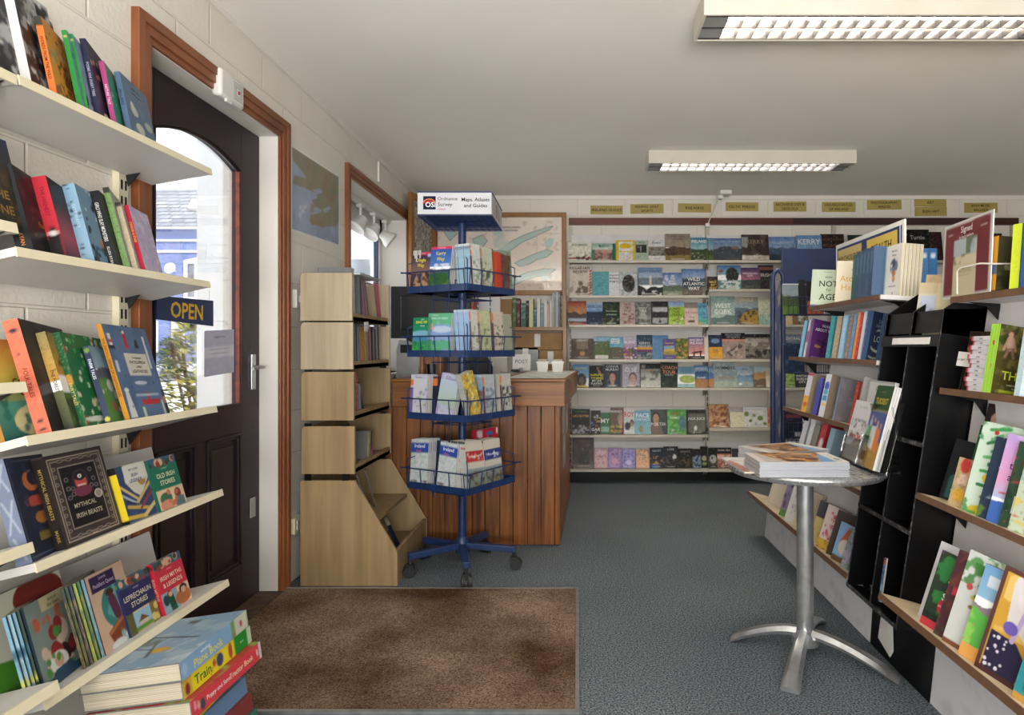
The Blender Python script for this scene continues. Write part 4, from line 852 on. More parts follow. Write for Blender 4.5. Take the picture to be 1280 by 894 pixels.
# deck along the top of the stands, behind the top rows
td = thing('stand_top_deck', 'narrow pale deck along the top of the leaning bookstands', 'shelf', (1.62, 2.6, 1.4))
b = MB(); b.box((panel_x(1.38)+.015, 1.25, 1.38), (1.86, 3.5, 1.395)); b.build('deck', 'birch', td)
b = MB(); b.prism([(panel_x(1.37)+.03, 1.25, 0), (panel_x(1.37)+.03, 1.25, 1.374), (panel_x(1.37)+.05, 1.25, 1.374), (panel_x(1.37)+.05, 1.25, 0)], (0, 2.2, 0)); b.build('support_panel', 'panel', td)

# ================================================================ blue wire book rack beyond
rk = thing('wire_book_rack', 'blue tube rack with navy header and wire book pockets', 'rack', (1.55, 4.62, 0))
RD = 4.6
xa, xb = X(966, RD), X(979, RD); zt = Z(340, RD)
b = MB(); b.path([(xa, RD, .02), (xa, RD, zt-.05)]+[((xa+xb)/2-(xb-xa)/2*math.cos(t), RD, zt-.05+.06*math.sin(t)) for t in [math.pi*k/8 for k in range(1, 8)]]+[(xb, RD, zt-.05), (xb, RD, .02)], .016, 10); b.build('tube_frame', 'bluemetal', rk, smooth=True)
b = MB(); b.path([(1.86, RD, .02), (1.86, RD, zt), (1.93, RD, zt), (1.93, RD, .02)], .016, 10); b.build('tube_frame', 'bluemetal', rk, smooth=True)
b = MB(); b.box((X(977, RD), RD-.012, Z(355.5, RD)), (1.9, RD+.012, Z(311, RD))); hb = b.build('header_board', 'navy', rk, bevel=.003); b = MB(); b.box((X(977.5, RD), RD-.016, Z(357, RD)), (1.88, RD-.0125, Z(355, RD))); b.build('header_edge', 'paperwhite', hb)
b = MB(); b.box((xa-.01, RD+.025, .3), (xb+.012, RD+.031, zt-.06)); b.build('side_sheet', mat('rack_side_sheet', '#46506e', .5, noise=((30, 30, 6), '#9a8f8a', .5, .62)), rk)
for zb in (Z(394, RD), Z(466, RD), Z(548, RD), .38):
    w = MB(); y0, y1 = RD-.10, RD+.02; x0, x1 = xb+.005, 1.86
    for yy, zz in ((y0, zb), (y0, zb+.06), (y0, zb+.12), (y1, zb), (y1, zb+.2)): w.rod((x0, yy, zz), (x1, yy, zz), .003, 5)
    for k in range(14): x = x0+(x1-x0)*k/13; w.rod((x, y0, zb), (x, y0, zb+.12), .0022, 5); w.rod((x, y0, zb), (x, y1, zb), .0022, 5); w.rod((x, y1, zb), (x, y1, zb+.2), .0022, 5)
    w.build('wire_pocket', 'navymetal', rk)

# ================================================================ round table
TC = Vector((.867, 2.50, 0)); TZ = .722
tb = thing('pedestal_table', 'round aluminium pedestal table in front of the bookstands', 'table', TC)
b = MB(); b.lathe([(.02, TZ-.022), (.277, TZ-.024), (.284, TZ-.018), (.287, TZ-.008), (.284, TZ-.001), (.277, TZ), (.01, TZ)], TC, 64)
M['tabletop'] = mat('swirled_aluminium', '#b4b6b8', .3, .75)
n, l = M['tabletop'].node_tree.nodes, M['tabletop'].node_tree.links; g_ = n.new('ShaderNodeNewGeometry'); v = n.new('ShaderNodeTexVoronoi'); v.inputs['Scale'].default_value = 38; v.inputs['Randomness'].default_value = .25; l.new(g_.outputs['Position'], v.inputs['Vector']); r = n.new('ShaderNodeValToRGB'); r.color_ramp.elements[0].color = (.12, .12, .12, 1); r.color_ramp.elements[1].color = (.42, .42, .42, 1); r.color_ramp.elements[1].position = .8; l.new(v.outputs['Distance'], r.inputs[0]); l.new(r.outputs[0], n['Principled BSDF'].inputs['Roughness'])
b.build('tabletop', 'tabletop', tb, smooth=True)
b = MB(); b.rod(TC+Vector((0, 0, .07)), TC+Vector((0, 0, TZ-.024)), .031, 24); b.lathe([(.05, .045), (.05, .075), (.036, .09), (.03, .1)], TC, 24); b.build('column', 'alu', tb, smooth=True)
for ang, L in ((152, .28), (242, .315), (321, .335), (62, .34)):
    b = MB(); d = Vector((math.cos(R(ang)), math.sin(R(ang)), 0)); s_ = Vector((-d.y, d.x, 0)); vv = []; ff = []; N = 8
    for i in range(N+1):
        t = i/N; zc_ = .082*(1-t**1.8)+.012; hw = .022+.012*t; th = .022-.008*t; c = TC+d*(.03+(L-.03)*t)
        vv += [c+s_*hw*.55+Vector((0, 0, zc_+th*.5)), c-s_*hw*.55+Vector((0, 0, zc_+th*.5)), c-s_*hw+Vector((0, 0, zc_-th*.3)), c-s_*hw*.8+Vector((0, 0, max(.001, zc_-th))), c+s_*hw*.8+Vector((0, 0, max(.001, zc_-th))), c+s_*hw+Vector((0, 0, zc_-th*.3))]
    for i in range(N):
        for k in range(6): ff.append((i*6+k, (i+1)*6+k, (i+1)*6+(k+1) % 6, i*6+(k+1) % 6))
    ff += [tuple(range(6)), tuple(reversed(range(N*6, N*6+6)))]
    b.raw(vv, ff); b.build('leg', 'alu', tb, smooth=True)

# ================================================================ map spinner
SC = Vector((-.612, 3.48, 0))
sp = thing('map_spinner', 'blue wire map spinner on a five star castor base', 'rack', SC)
b = MB(); b.rod(SC+Vector((0, 0, .10)), SC+Vector((0, 0, 1.84)), .021, 16); b.lathe([(.035, .085), (.035, .15), (.022, .17)], SC, 16); b.build('pole', 'bluemetal', sp, smooth=True)
for ang in (-2, 72, 146, 208, 284):
    d = Vector((math.cos(R(ang)), math.sin(R(ang)), 0)); s_ = Vector((-d.y, d.x, 0)); c0, c1 = SC+d*.02, SC+d*.285
    b = MB(); b.prism([c0+s_*.018+Vector((0, 0, .108)), c0-s_*.018+Vector((0, 0, .108)), c0-s_*.018+Vector((0, 0, .14)), c0+s_*.018+Vector((0, 0, .14))], c1-c0+Vector((0, 0, -.018))); lg = b.build('leg', 'bluemetal', sp, bevel=.003)
    q = MB(); h = SC+d*.275; q.rod(h+Vector((0, 0, .058)), h+Vector((0, 0, .10)), .009, 8); w = d if ang != 284 else d; ax = s_
    for o_ in (-.016, .016): q.rod(h+d*.012+ax*(o_-.009)+Vector((0, 0, .03)), h+d*.012+ax*(o_+.009)+Vector((0, 0, .03)), .03, 16)
    q.box(h+Vector((-.018, -.018, .035)), h+Vector((.018, .018, .066))); q.build('castor', 'rubber', lg, smooth=True)
# header box with lettering
hx0, hx1, hy0, hy1, hz0, hz1 = -.795, -.428, 3.26, 3.70, 1.83, 1.945
hd = MB(); t = .004
hd.box((hx0, hy0, hz0), (hx1, hy0+t, hz1)); hd.box((hx0, hy1-t, hz0), (hx1, hy1, hz1)); hd.box((hx0, hy0+t, hz0), (hx0+t, hy1-t, hz1)); hd.box((hx1-t, hy0+t, hz0), (hx1, hy1-t, hz1))
hb = hd.build('header_box', mat('header_board_white', '#c3c4c8', .5, noise=(6, '#b9babf', .3, .7)), sp)
q = MB()
for z in (hz0+.001, hz1):
    for pa_, pb_ in (((hx0, hy0), (hx1, hy0)), ((hx1, hy0), (hx1, hy1)), ((hx1, hy1), (hx0, hy1)), ((hx0, hy1), (hx0, hy0))): q.rod((*pa_, z), (*pb_, z), .004, 6)
for k in range(1, 11): x = hx0+(hx1-hx0)*k/11; q.rod((x, hy0, hz0-.002), (x, hy1, hz0-.002), .0022, 5)
for k in range(1, 12): y = hy0+(hy1-hy0)*k/12; q.rod((hx0, y, hz0-.002), (hx1, y, hz0-.002), .0022, 5)
q.build('header_wire', 'navymetal', sp)
b = MB(); b.box((hx0+.01, hy0+.01, hz0+.02), (hx1-.01, hy1-.01, hz0+.024)); b.build('header_deck', mat('teal_grey_board', '#56707c', .6, noise=(6, '#4c6570', .3, .7)), sp)
q = MB(); fx = hx0+.028; fz = hz0+.028; q.raw([(fx, hy0-.0012, fz), (fx+.062, hy0-.0012, fz), (fx+.062, hy0-.0012, fz+.066), (fx, hy0-.0012, fz+.066)], [(0, 1, 2, 3)], lin('1a2140'))
for r0, r1, k_, cc in ((.016, .023, 0, 'd8412c'), (.028, .034, .004, 'e07a3c')):
    for a in range(14, 160, 12):
        pts = [(fx+.03+rr*math.cos(R(aa)), hy0-.002, fz+.024+rr*math.sin(R(aa))*.9) for rr, aa in ((r0, a), (r1, a), (r1, a+12), (r0, a+12))]; q.raw(pts, [(0, 1, 2, 3)] if False else [(3, 2, 1, 0)], lin(cc))
put_text(q, 'OSi', (fx+.036, hy0-.0024, fz+.024), (1, 0, 0), (0, 0, 1), .027, 'e8e8ea', .05, .02)
put_text(q, 'Ordnance', (fx+.072, hy0-.0012, hz0+.082), (1, 0, 0), (0, 0, 1), .019, '262830', .098, 0, 'l'); put_text(q, 'Survey', (fx+.072, hy0-.0012, hz0+.054), (1, 0, 0), (0, 0, 1), .019, '262830', .098, 0, 'l'); put_text(q, 'Ireland', (fx+.072, hy0-.0012, hz0+.031), (1, 0, 0), (0, 0, 1), .010, 'c04a4a', .125, 0, 'l')
put_text(q, 'Maps, Atlases', (hx1-.079, hy0-.0012, hz0+.078), (1, 0, 0), (0, 0, 1), .018, '2c2e36', .142, .012); put_text(q, 'and Guides', (hx1-.079, hy0-.0012, hz0+.048), (1, 0, 0), (0, 0, 1), .018, '2c2e36', .142, .012)
for k, s_ in enumerate((.16, .1, .06)): q.raw([(hx1+.001, hy0+.06+k*.1, hz0+.02), (hx1+.001, hy0+.13+k*.1, hz0+.02), (hx1+.001, hy0+.13+k*.1, hz0+.09), (hx1+.001, hy0+.06+k*.1, hz0+.09)], [(0, 1, 2, 3)], lin(('d9c9c0', 'b8a8a0', 'c9b0a0')[k]))
q.build('header_lettering', 'print_matte', hb, ink=True)
# baskets: square tiers turned 15 degrees
HALF = .198; ROT = Matrix.Rotation(R(-30), 4, 'Z')          # local -y is the face turned to the camera's left, +x the face to its right
TIERZ = [1.453, 1.124, .804, .445]
def spin(z): return Matrix.Translation((SC.x, SC.y, z)) @ ROT
for z in TIERZ:
    m4 = spin(z); tr = MB()
    for k in range(4):
        rr = m4 @ RZ(90*k)
        def seg(p, q_, r_=.0028): tr.rod(rr @ Vector(p), rr @ Vector(q_), r_, 6)
        h = HALF; e = h+.014
        tr.prism([rr @ Vector(p) for p in ((-h, -h-.003, 0), (h, -h-.003, 0), (h, -h-.003, .034), (-h, -h-.003, .034))], rr.to_3x3() @ Vector((0, .003, 0)))
        tr.prism([rr @ Vector(p) for p in ((-h, -h, 0), (h, -h, 0), (h, -h, .003), (-h, -h, .003))], rr.to_3x3() @ Vector((0, .12, 0)))
        seg((-e-.02, -e, .105), (e+.02, -e, .105), .0034)
        for u in (-.19, -.10, -.005, .09, .185): seg((u, -h-.003, .0), (u, -e, .105))
        [seg((u, -.105, -.06), (u, -.105, .2 if z > 1.4 else .26)) for u in (-.105, .0)]; seg((-.115, -.107, .19), (.115, -.107, .19)); seg((-.115, -.107, -.03), (.115, -.107, -.03))
        seg((-.105, -.105, .19), (0, 0, .19)); seg((-.105, -.105, -.03), (0, 0, -.03)); seg((-h, -h, .15), (-.105, -.105, .19)); seg((-h, -h, 0), (-h, -h, .15))
    tr.build('wire_basket', 'bluemetal', sp)

# ================================================================ books on the back wall, every one face out
BD = 5.672
ORD = {1: 'top', 2: 'second', 3: 'third', 4: 'fourth', 5: 'fifth', 6: 'sixth', 7: 'bottom'}
def row(k, right, items):
    y = SY[k][1 if right else 0]; z = Z(y, SD)
    px_prev = -1; flip = 0
    for it in items:
        x0, x1, top, desc, ops, *rest = it; tit = rest[0] if rest else (); roll = rest[1] if len(rest) > 1 else 0
        flip = (flip+1) % 3 if x0 < px_prev-.4 else 0; px_prev = x1
        D = BD+flip*.017-.02; w = (x1-x0)*D/F-.001; h = (y-top)*D/F/math.cos(R(9))
        mw = T(X(x0, D), D, z+.001) @ RX(-9) @ RY(roll) @ T(0, 0, abs(math.sin(R(roll)))*(w if roll > 0 else 0))
        book('book', mw, desc+', '+ORD[k]+' shelf of the back wall', w, h, .011, list(ops)+[('n', '14161a', .11, 13), ('n', 'e4e4e0', .07, 16), ('m', .3, 12)]+([('l', .25, .93, .75, .93, .025, 'c4c4c0')] if flip == 0 and len(ops) > 2 else []), spine='555', titles=[(q_[0], q_[1], q_[2]*1.15)+tuple(q_[3:]) for q_ in tit], n=max(18, int((y-top)*1.15)), cat='book', group='books shown face out on the back wall')
K = '222'; W = 'eee'
row(1, 0, [(710.5, 739.5, 302, 'cream book with brown street drawing', [('f', 'd8d6c4'), ('n', '8a5a50', .3, 9, 0, .5, 1, .9), ('r', 0, .82, 1, .9, '8e4a44'), ('s', 12, .05, '4a3a38', .3, .7, .9, .95)], [('KENMARE', .12, .11, '6a7a5c')]),
 (740.3, 769.3, 303, 'green bordered book with sepia town photo', [('f', '3f7a5f'), ('g', '7ea790', 'c9d4c6', 0, .35), ('r', .12, .36, .85, .95, 'b58f84'), ('n', '6a4440', .5, 8, .12, .5, .85, .95), ('r', .88, 0, 1, 1, '2f6a4e')], [('MARAS', .14, .11, '2c4c3c')]),
 (770.3, 794, 299, 'yellow bordered book with two white boxes', [('f', 'd6b516'), ('r', .15, .07, .88, .52, 'd8d8d0'), ('e', .5, .28, .32, .13, 'd6b516'), ('r', .15, .56, .85, .97, 'd4d2cc'), ('n', 'a05a50', .2, 9, .2, .6, .8, .9)]),
 (794.2, 811, 299, 'pale grey green book with small dark photo', [('f', 'a9b4a4'), ('r', .08, .22, .85, .6, '2c2e2c'), ('n', 'b8b8b0', .35, 6, .2, .25, .8, .55), ('n', '8aa4a0', .4, 8, 0, .65, 1, 1)], [('Birds', .1, .08, '4a5a4a')]),
 (810.5, 832, 298, 'white book with grey village photo band', [('f', 'd5d3d2'), ('r', 0, .32, 1, .75, '8a8478'), ('n', '4a463c', .5, 7, 0, .4, 1, .75)], [('Poetry', .13, .09, '33406a'), ('the valley', .88, .05, '777')]),
 (832, 863.6, 290.5, 'tall brown book with misty trees', [('g', '8b7d72', '9c8c78', 0, .5), ('h', .5, .08, '5a4030'), ('h', .78, .03, '8a7440'), ('n', '3a2a1c', .4, 6, 0, .5, 1, .8)], [('THE BIG HOUSES', .1, .04, '5a4c42'), ('OF KERRY', .2, .05, '5a4c42')]),
 (863.8, 885, 295.4, 'teal coast book lettered IRELAND', coast('3a7f9e', '8fb6bc', '4f8f9c', '3a4a26', .5, .75), [('IRELAND', .16, .11, W)])])
row(1, 1, [(885.6, 892.0, 296, 'sliver of green headland book', land('4b86a4', '9ab6b8', '3a4a2a', '4f6a2a')), (890, 928.4, 296, 'wide dusk blue mountain book', land('4a6e98', '8794a6', '3a4048', '50463c', .42, .9)+[('e', .78, .42, .12, .07, '8a6a58')], [('THE REEKS OF KERRY', .14, .09, '9fb4cc')]),
 (928, 962, 291.5, 'dark brown book with white row of houses', [('f', '3a302c'), ('n', '55483f', .4, 4), ('r', 0, .8, 1, .95, 'b5aca0'), ('n', 'cfc8bd', .5, 9, 0, .78, 1, .97), ('p', [0, .1, .25, .1, .2, .5, .0, .45], '8f9490')], [('KERRY', .27, .13, '8a7c70')]),
 (960.5, 996, 294, 'blue hazy mountain range book', land('5877a8', '8aa0bc', '44566e', '303c44', .45, .72), [('KILLARNEY', .24, .09, 'a8b8cc')]),
 (997.3, 1028.5, 292.5, 'blue lake book lettered KERRY', land('5a84b4', '8aaac8', '3c4c3a', '3f5a2c', .62, .8)+[('e', .5, .72, .2, .05, 'b8c0c0')], [('KERRY', .25, .2, 'd8dade')]),
 (1027.5, 1057, 290.5, 'dark brown book with gold lettering', [('f', '2a1e1a'), ('n', '3a2a22', .4, 5), ('r', .2, .85, .7, .93, '6a6056')], [('NORTHERN', .2, .1, '6a4a3a'), ('ATLANTIC', .42, .12, '6a4a3a')]),
 (1062, 1092, 292, 'dim green book between dark ones', [('f', '2c3a2c'), ('n', '1f2a20', .5, 5)]), (1096, 1126, 291, 'dim maroon book behind the label board', [('f', '3a2226'), ('n', '281a1c', .5, 5)]),
 (1133.5, 1164.5, 285, 'tall black book with silver script', [('f', '141214'), ('e', .55, .78, .25, .17, '8a4a24'), ('n', '2a2a2c', .3, 6)], [('Turtle', .25, .11, 'a8a8a8')]),
 (1165, 1180, 288, 'narrow dark red book beside the silver scripted one', [('f', '2a1418'), ('n', '4a2228', .4, 6)]), (1232, 1256, 290, 'dark book behind the orange spined ones', [('f', '1c1a1c'), ('n', '2e2a2c', .4, 6)])])
row(2, 0, [(712, 740, 330, 'cream book with red striped edge', [('f', 'cfc4b6'), ('n', '9c8f80', .35, 6, 0, .5, 1, 1), ('s', 8, .1, '6f6458', .1, .55, .75, .95)]+[('p', [.88, i*.09+.2, 1, i*.09+.15, 1, i*.09+.2, .88, i*.09+.25], 'b83a3a') for i in range(9)], [('KILGARVAN', .1, .09, '3a322c', .45), ('REVIEW', .22, .08, '3a322c', .48)]),
 (740.2, 761.5, 338.5, 'plain teal book with tiny lettering', [('f', '5fa0a6')], [('a', .25, .05, '2c5a60'), ('river ran|under|the sea', .45, .045, '2c5a60')]),
 (761.5, 774, 339, 'white book with stacked black capitals', [('f', 'd6d6da')], [('IRELANDS', .14, .07, K), ('FISHING', .27, .09, K), ('PORTS', .41, .1, K)]),
 (774, 797, 338.5, 'black and white rocky islet book', [('f', 'a8b0b2'), ('n', 'd8dcdc', .4, 8), ('e', .52, .5, .34, .36, '2c2c2c'), ('n', '6a6866', .35, 8, .2, .2, .85, .85)]),
 (798, 829, 333.5, 'lighthouse photo book with blue sky', [('g', '6d8cb8', 'a8b4c0', 0, .4), ('r', 0, .36, 1, .62, '6c7c88'), ('r', .46, .3, .54, .66, 'cfc4ae'), ('h', .7, .1, '26282a'), ('n', 'd5d8d8', .4, 8, .15, .82, 1, 1)], [('LIGHTHOUSES', .13, .085, '40587e')]),
 (829, 853.5, 340, 'blue sky book with pale grassy shore', land('3d64a4', 'a8b8cc', '5c6c5c', '8f9c84', .58, .8)+[('n', 'd8dde2', .3, 5, 0, .1, 1, .5)], [('THE|WAY|HOME', .26, .07, W)]),
 (853, 882.5, 335, 'rocky shore book with bold white lettering', land('4a70ac', '9fb4cc', '3c4c58', '6a6258', .4, .7)+[('n', 'a8a090', .3, 9, 0, .7, 1, 1)], [('WILD|ATLANTIC|WAY', .38, .11, 'f4f4f4')])])
row(2, 1, [(884.8, 898, 345, 'small brown book with gold capitals', [('f', '3a2c1c'), ('n', '8a7a5c', .3, 9)], [('MILE|BY|WAY', .42, .15, 'e0bc5a')]),
 (897.7, 927, 330.5, 'sea stack book with pale surf', [('g', '4f74a0', '6f94a8', 0, .4), ('e', .62, .42, .28, .32, '2a2a2a'), ('e', .15, .25, .12, .05, '8a4a2a'), ('r', 0, .62, 1, 1, '5a7e80'), ('n', 'c9d6cc', .5, 6, 0, .68, 1, 1)], [('IRELANDS', .68, .09, W)]),
 (926, 951, 333.5, 'purple sunset mountain book', land('453a6a', 'b06a80', '3f4448', '50564e', .55, .8), [('WILDERNESS', .26, .07, 'e0d8e0'), ('GAEL', .36, .07, 'e0d8e0')]),
 (949, 968, 330, 'dark book with orange cloud strip', [('f', '2a2830'), ('r', 0, .08, 1, .2, '8a5a50'), ('n', '4a4640', .4, 6, 0, .5, 1, 1)], [('IRISH', .4, .12, 'c9c4bd')])])
row(3, 0, [(710, 733, 376, 'red and orange mountain sunset book', land('8a3a30', 'd09a6a', '5a4640', '6a4a3c', .5, .82)+[('r', 0, .72, 1, .86, 'a8b4c4'), ('r', 0, .92, 1, 1, 'b05a48')], [('SUNSET', .14, .1, 'c05a4a')]),
 (733.2, 753.2, 378, 'blue islands book with pale band', coast('9fb8d0', '7aa0c8', '4a6aa8', '28364e', .4, .8), [('SKELLIG', .17, .11, '3a506c')]),
 (753.5, 775, 377, 'dark green woodland book', [('f', '1f2c22'), ('n', '46563a', .4, 6, 0, 0, 1, .4), ('n', '8a9a6c', .35, 7, 0, .72, 1, 1)], [('The mountain', .4, .055, 'a8c8a0'), ('of Ireland', .55, .07, 'a8c8a0')]),
 (775, 794, 376.5, 'dusty pink book with dark red capitals', [('f', 'b8a29c'), ('n', '7a4a44', .45, 8, .2, .5, .95, .95)], [('OLD|TIES|OLD', .13, .09, '5a2c2c')]),
 (794, 814, 377, 'grey tree engraving book', [('f', '8a8a84'), ('n', '55554e', .55, 7), ('p', [.5, .3, .8, .75, .2, .75], 'a8a8a0')], [('STORY|WALK', .28, .07, 'ddd')]),
 (815, 835.5, 376.5, 'black and white double coast photo book', [('f', '2c2c2e'), ('r', .05, .25, .95, .58, 'b5b7b8'), ('h', .45, .05, '2c2c2e'), ('r', 0, .6, 1, .68, '26272a'), ('r', .05, .7, .95, .93, 'a5a7a8'), ('p', [.5, .72, .62, .93, .38, .93], '3a3a3a')]),
 (836, 856, 376.5, 'bright green field book with dark lettering', land('8aa4cc', 'a8bcd0', '8fae3c', '9cb848', .26, .7)+[('e', .85, .75, .1, .06, 'e0dcb0'), ('n', '4a6a28', .3, 6, 0, .3, 1, 1)], [('UNTIL|THE|GREEN', .32, .085, '3a4a20')]),
 (856, 873, 378, 'pale pink book with small house drawing', [('f', 'd0b8b0'), ('r', 0, 0, 1, .25, '8a8078'), ('r', .25, .8, .75, .9, '5a4440')], [('THE ROAD', .45, .075, '7a5048'), ('to home', .65, .05, '7a5048')]),
 (873, 885.5, 379, 'cyan map book with yellow foot', [('f', '5fa8bc'), ('n', '3a6a8a', .35, 7), ('r', 0, .75, 1, 1, '4faa8c'), ('e', .2, .92, .15, .05, 'd8a838')], [('THE WAY', .14, .1, '1f3a5a')], -1.5)])
row(3, 1, [(889.2, 919.3, 370, 'grey green book lettered West Cork', land('7c9a94', 'a8b8ae', '5f7672', '6a7c74', .7, .85), [('WEST|CORK', .33, .13, 'e4e8e2'), ('walks', .6, .05, 'e4e8e2')]),
 (919, 949, 371, 'golden sea cliff book', [('g', '9a9480', '8ea0ae', 0, .4), ('h', .38, .05, '5a6a78'), ('p', [.1, 1, .35, .6, .75, .45, 1, .5, 1, 1], 'a8873c'), ('n', '4a3a22', .45, 7, .1, .5, 1, 1)], [('DINGLE', .1, .09, 'cfc090')]),
 (947.5, 967, 373.5, 'pale cream book with green water', land('cfcdb0', 'c5cfc0', 'a8bcb0', '8fb0a4', .6, .78), [('the shore', .4, .04, '8a8a70'), ('of light', .5, .04, '8a8a70')]),
 (978.5, 991, 390, 'small cream book behind the blue rack', [('f', 'd8c49a'), ('n', 'c4a878', .3, 6)]), (991, 997, 390, 'narrow brown book behind the blue rack', [('f', '8a6a4a')]), (997, 1011, 391, 'small house photo book behind the blue rack', [('f', '8a8478'), ('r', .15, .2, .6, .7, 'd0ccc4'), ('n', '3a3834', .4, 6)])])
row(4, 0, [(714, 742, 423.7, 'brown library hall perspective book', [('f', '6a5c50'), ('n', '4a3e34', .45, 10), ('p', [0, 0, .4, .6, .4, .8, 0, 1], '55483e'), ('p', [1, 0, .6, .6, .6, .8, 1, 1], '55483e'), ('e', .5, .72, .12, .1, 'c08a50'), ('r', .25, 0, .75, .5, '857868')], [('LIBRARY', .08, .09, 'ddd')]),
 (742.5, 762, 421, 'green headland book with white foot band', coast('7aa8c8', '9ab8c8', '4f7c94', '5a6a42', .2, .3)+[('r', .08, .82, .92, .98, 'd2d2cc')]),
 (762.3, 779, 421.5, 'sky blue coast book with white title block', coast('4a9cba', '6fb0c4', '7aa8b0', '5a5a48', .5, .7)+[('r', .1, .08, .75, .3, 'd8dfe0')], [('ISLAND|DAYS', .15, .06, '3a7a94', .42)]),
 (779.2, 796, 421, 'purple heather and flowers book', [('g', 'b8bcc8', 'a88ab0', 0, .5), ('h', .5, .08, '6a4a7a'), ('n', 'c8783c', .5, 6, 0, .55, .6, 1), ('n', '3f6a2c', .45, 6, .4, .5, 1, 1), ('s', 12, .05, 'e0d0d0', 0, .8, 1, 1)], [('ISLAND', .25, .09, 'e8e4ea')]),
 (796, 816, 419, 'dark blue book with orange and purple bands', [('f', '2a4458'), ('n', '1c2c38', .4, 4, 0, 0, 1, .3), ('r', 0, .5, 1, .6, 'd09a34'), ('r', 0, .6, 1, .7, '6a2a6a'), ('n', '8a8a8c', .6, 7, 0, .72, 1, 1)], [('KERRYS|TREASURY', .34, .08, 'c8ccd0')]),
 (815, 836, 419.5, 'blue book mostly hidden behind its neighbours', [('f', '5c86b0')]), (816.2, 829, 420.5, 'pale green shore book with purple capitals', [('g', '8a9a86', 'b8b8a0', 0, .5), ('h', .2, .05, '5a6a58'), ('r', 0, .55, 1, 1, 'cfc8cc')], [('ON THE|SEA|WALL', .66, .08, '6a3a68')]),
 (829, 845, 424, 'purple book with yellow hillside picture', [('f', '564a86'), ('r', .1, .35, .9, .78, 'c8a838'), ('h', .6, .05, '9a8a3a'), ('r', 0, .78, 1, 1, '5c5288'), ('r', .1, .36, .9, .5, '7a9ab8')], [('beyond', .2, .08, 'd8b858')]),
 (845, 860.5, 423.5, 'autumn woodland book', [('f', '55702c'), ('n', 'c8923c', .4, 5), ('n', 'a84a2c', .2, 6), ('n', '2c401c', .4, 6)]),
 (861, 881, 422, 'pink dusk dolmen book', [('g', '5a5a8c', 'd8907c', 0, .8), ('r', 0, .85, 1, 1, '3a2c30'), ('p', [.2, .68, .85, .6, .9, .68, .25, .74], '2c2024'), ('r', .3, .7, .38, .95, '2c2024'), ('r', .7, .66, .78, .95, '2c2024')], [('ANCIENT|IRELAND', .12, .09, 'e4dce4')]),
 (881, 886, 421, 'sliver of a cream book', [('f', 'd0c8b4')])])
row(4, 1, [(886.3, 903.5, 419, 'navy and orange halved book', [('f', 'cf9a34'), ('r', 0, 0, 1, .5, '26324e'), ('e', .5, .25, .3, .1, '6a88a8')], [('THE|CITY', .62, .06, '8a5a1c')]),
 (902.5, 932.5, 416.5, 'tall book with aerial shipyard photo', [('f', '9a8680'), ('r', 0, 0, 1, .24, '1f2024'), ('r', 0, .24, 1, .34, 'c88a78'), ('p', [.2, .75, .75, .42, .9, .5, .4, .9], '5a5450'), ('n', 'b8a8a0', .35, 8, 0, .35, 1, 1)], [('DOCKYARDS|OF NORTH', .07, .06, 'b8b8ba')]),
 (932, 964, 418, 'black and white railway station book', [('f', '7c756c'), ('r', 0, 0, 1, .14, '2c2826'), ('n', 'b8b2a8', .5, 4, 0, .2, 1, .65), ('n', '26221e', .5, 7, 0, .6, 1, .95)], [('CORK, RAILWAY', .2, .07, 'ccc')]),
 (979, 1003, 418, 'grey blue castle book behind the blue rack', [('g', '8a9aa8', '55657a', 0, .5), ('h', .5, .1, '2c3644'), ('n', '1c2430', .5, 6, 0, .5, 1, 1)], [('CENTRAL', .16, .1, 'd8dade')])])
row(5, 0, [(716, 736, 456.5, 'blue book with hooded figure', [('g', '4a8cc0', '8ab4d0', 0, .6), ('e', .55, .68, .3, .3, '3a3c40'), ('e', .55, .72, .16, .18, '6a5a50'), ('e', .6, .98, .35, .08, 'c8a838')], [('OCEANS', .16, .08, 'd8c04a')]),
 (737, 755, 458, 'black book with yellow capitals and raised arm', [('f', '17181a'), ('l', .55, .1, .9, .6, .12, 'a87a68'), ('n', '33363a', .3, 5)], [('HURLING|TITANS', .42, .1, 'd8d83a'), ('MY LIFE|PLAYING', .7, .08, 'ddd')]),
 (755.5, 776, 456.5, 'dark slate book with bearded man portrait', face('2f3a44', 'b08a78', '2a2220', '55606a', .5, .55), [('CONOR|MURRAY', .08, .09, 'd0d4d8'), ('RUGBY', .93, .06, 'c8ccd0')]),
 (778, 800, 455.5, 'lilac grey book with young man portrait', face('a8a4b0', 'b8958a', '4a3a30', '4a5648', .6, .62), [('Ó SÉ', .25, .15, 'e8e6ee'), ('FIRE', .93, .06, 'ddd')]),
 (801, 826, 455.5, 'misty grey book with black top', [('g', '8a8c88', 'c8c8c0', .2, 1), ('r', 0, 0, 1, .22, '17181a'), ('n', '5a5c58', .4, 4, 0, .3, 1, .7), ('e', .15, .12, .1, .08, '8a7a72')], [('silence', .27, .07, 'c08a4a')]),
 (825.7, 847, 454.5, 'dark green book with orange capitals', [('f', '1c2620'), ('n', '2c3c30', .5, 4)], [('COACH|TOUR', .2, .12, 'e0906a'), ('by the fire', .5, .05, 'bbb')], 2),
 (846.5, 869, 460, 'pale coast map book lettered Wild', [('g', '5a8cb0', '8ab0c0', 0, .35), ('e', .6, .6, .45, .2, '9aae58'), ('n', 'c8c478', .3, 6, .1, .4, 1, .8), ('r', 0, .82, 1, 1, '9ac0c4')], [('WILD', .2, .14, '5a7a94')]),
 (868.5, 886, 458, 'blue and brown island book', land('4a78a8', 'b0c4d0', '4a6a94', 'a87a4a', .28, .62), [('WORLD', .14, .09, 'dde'), ('OF GREAT', .3, .07, '28406a'), ('ISLAND', .56, .07, 'f0f0f0')])])
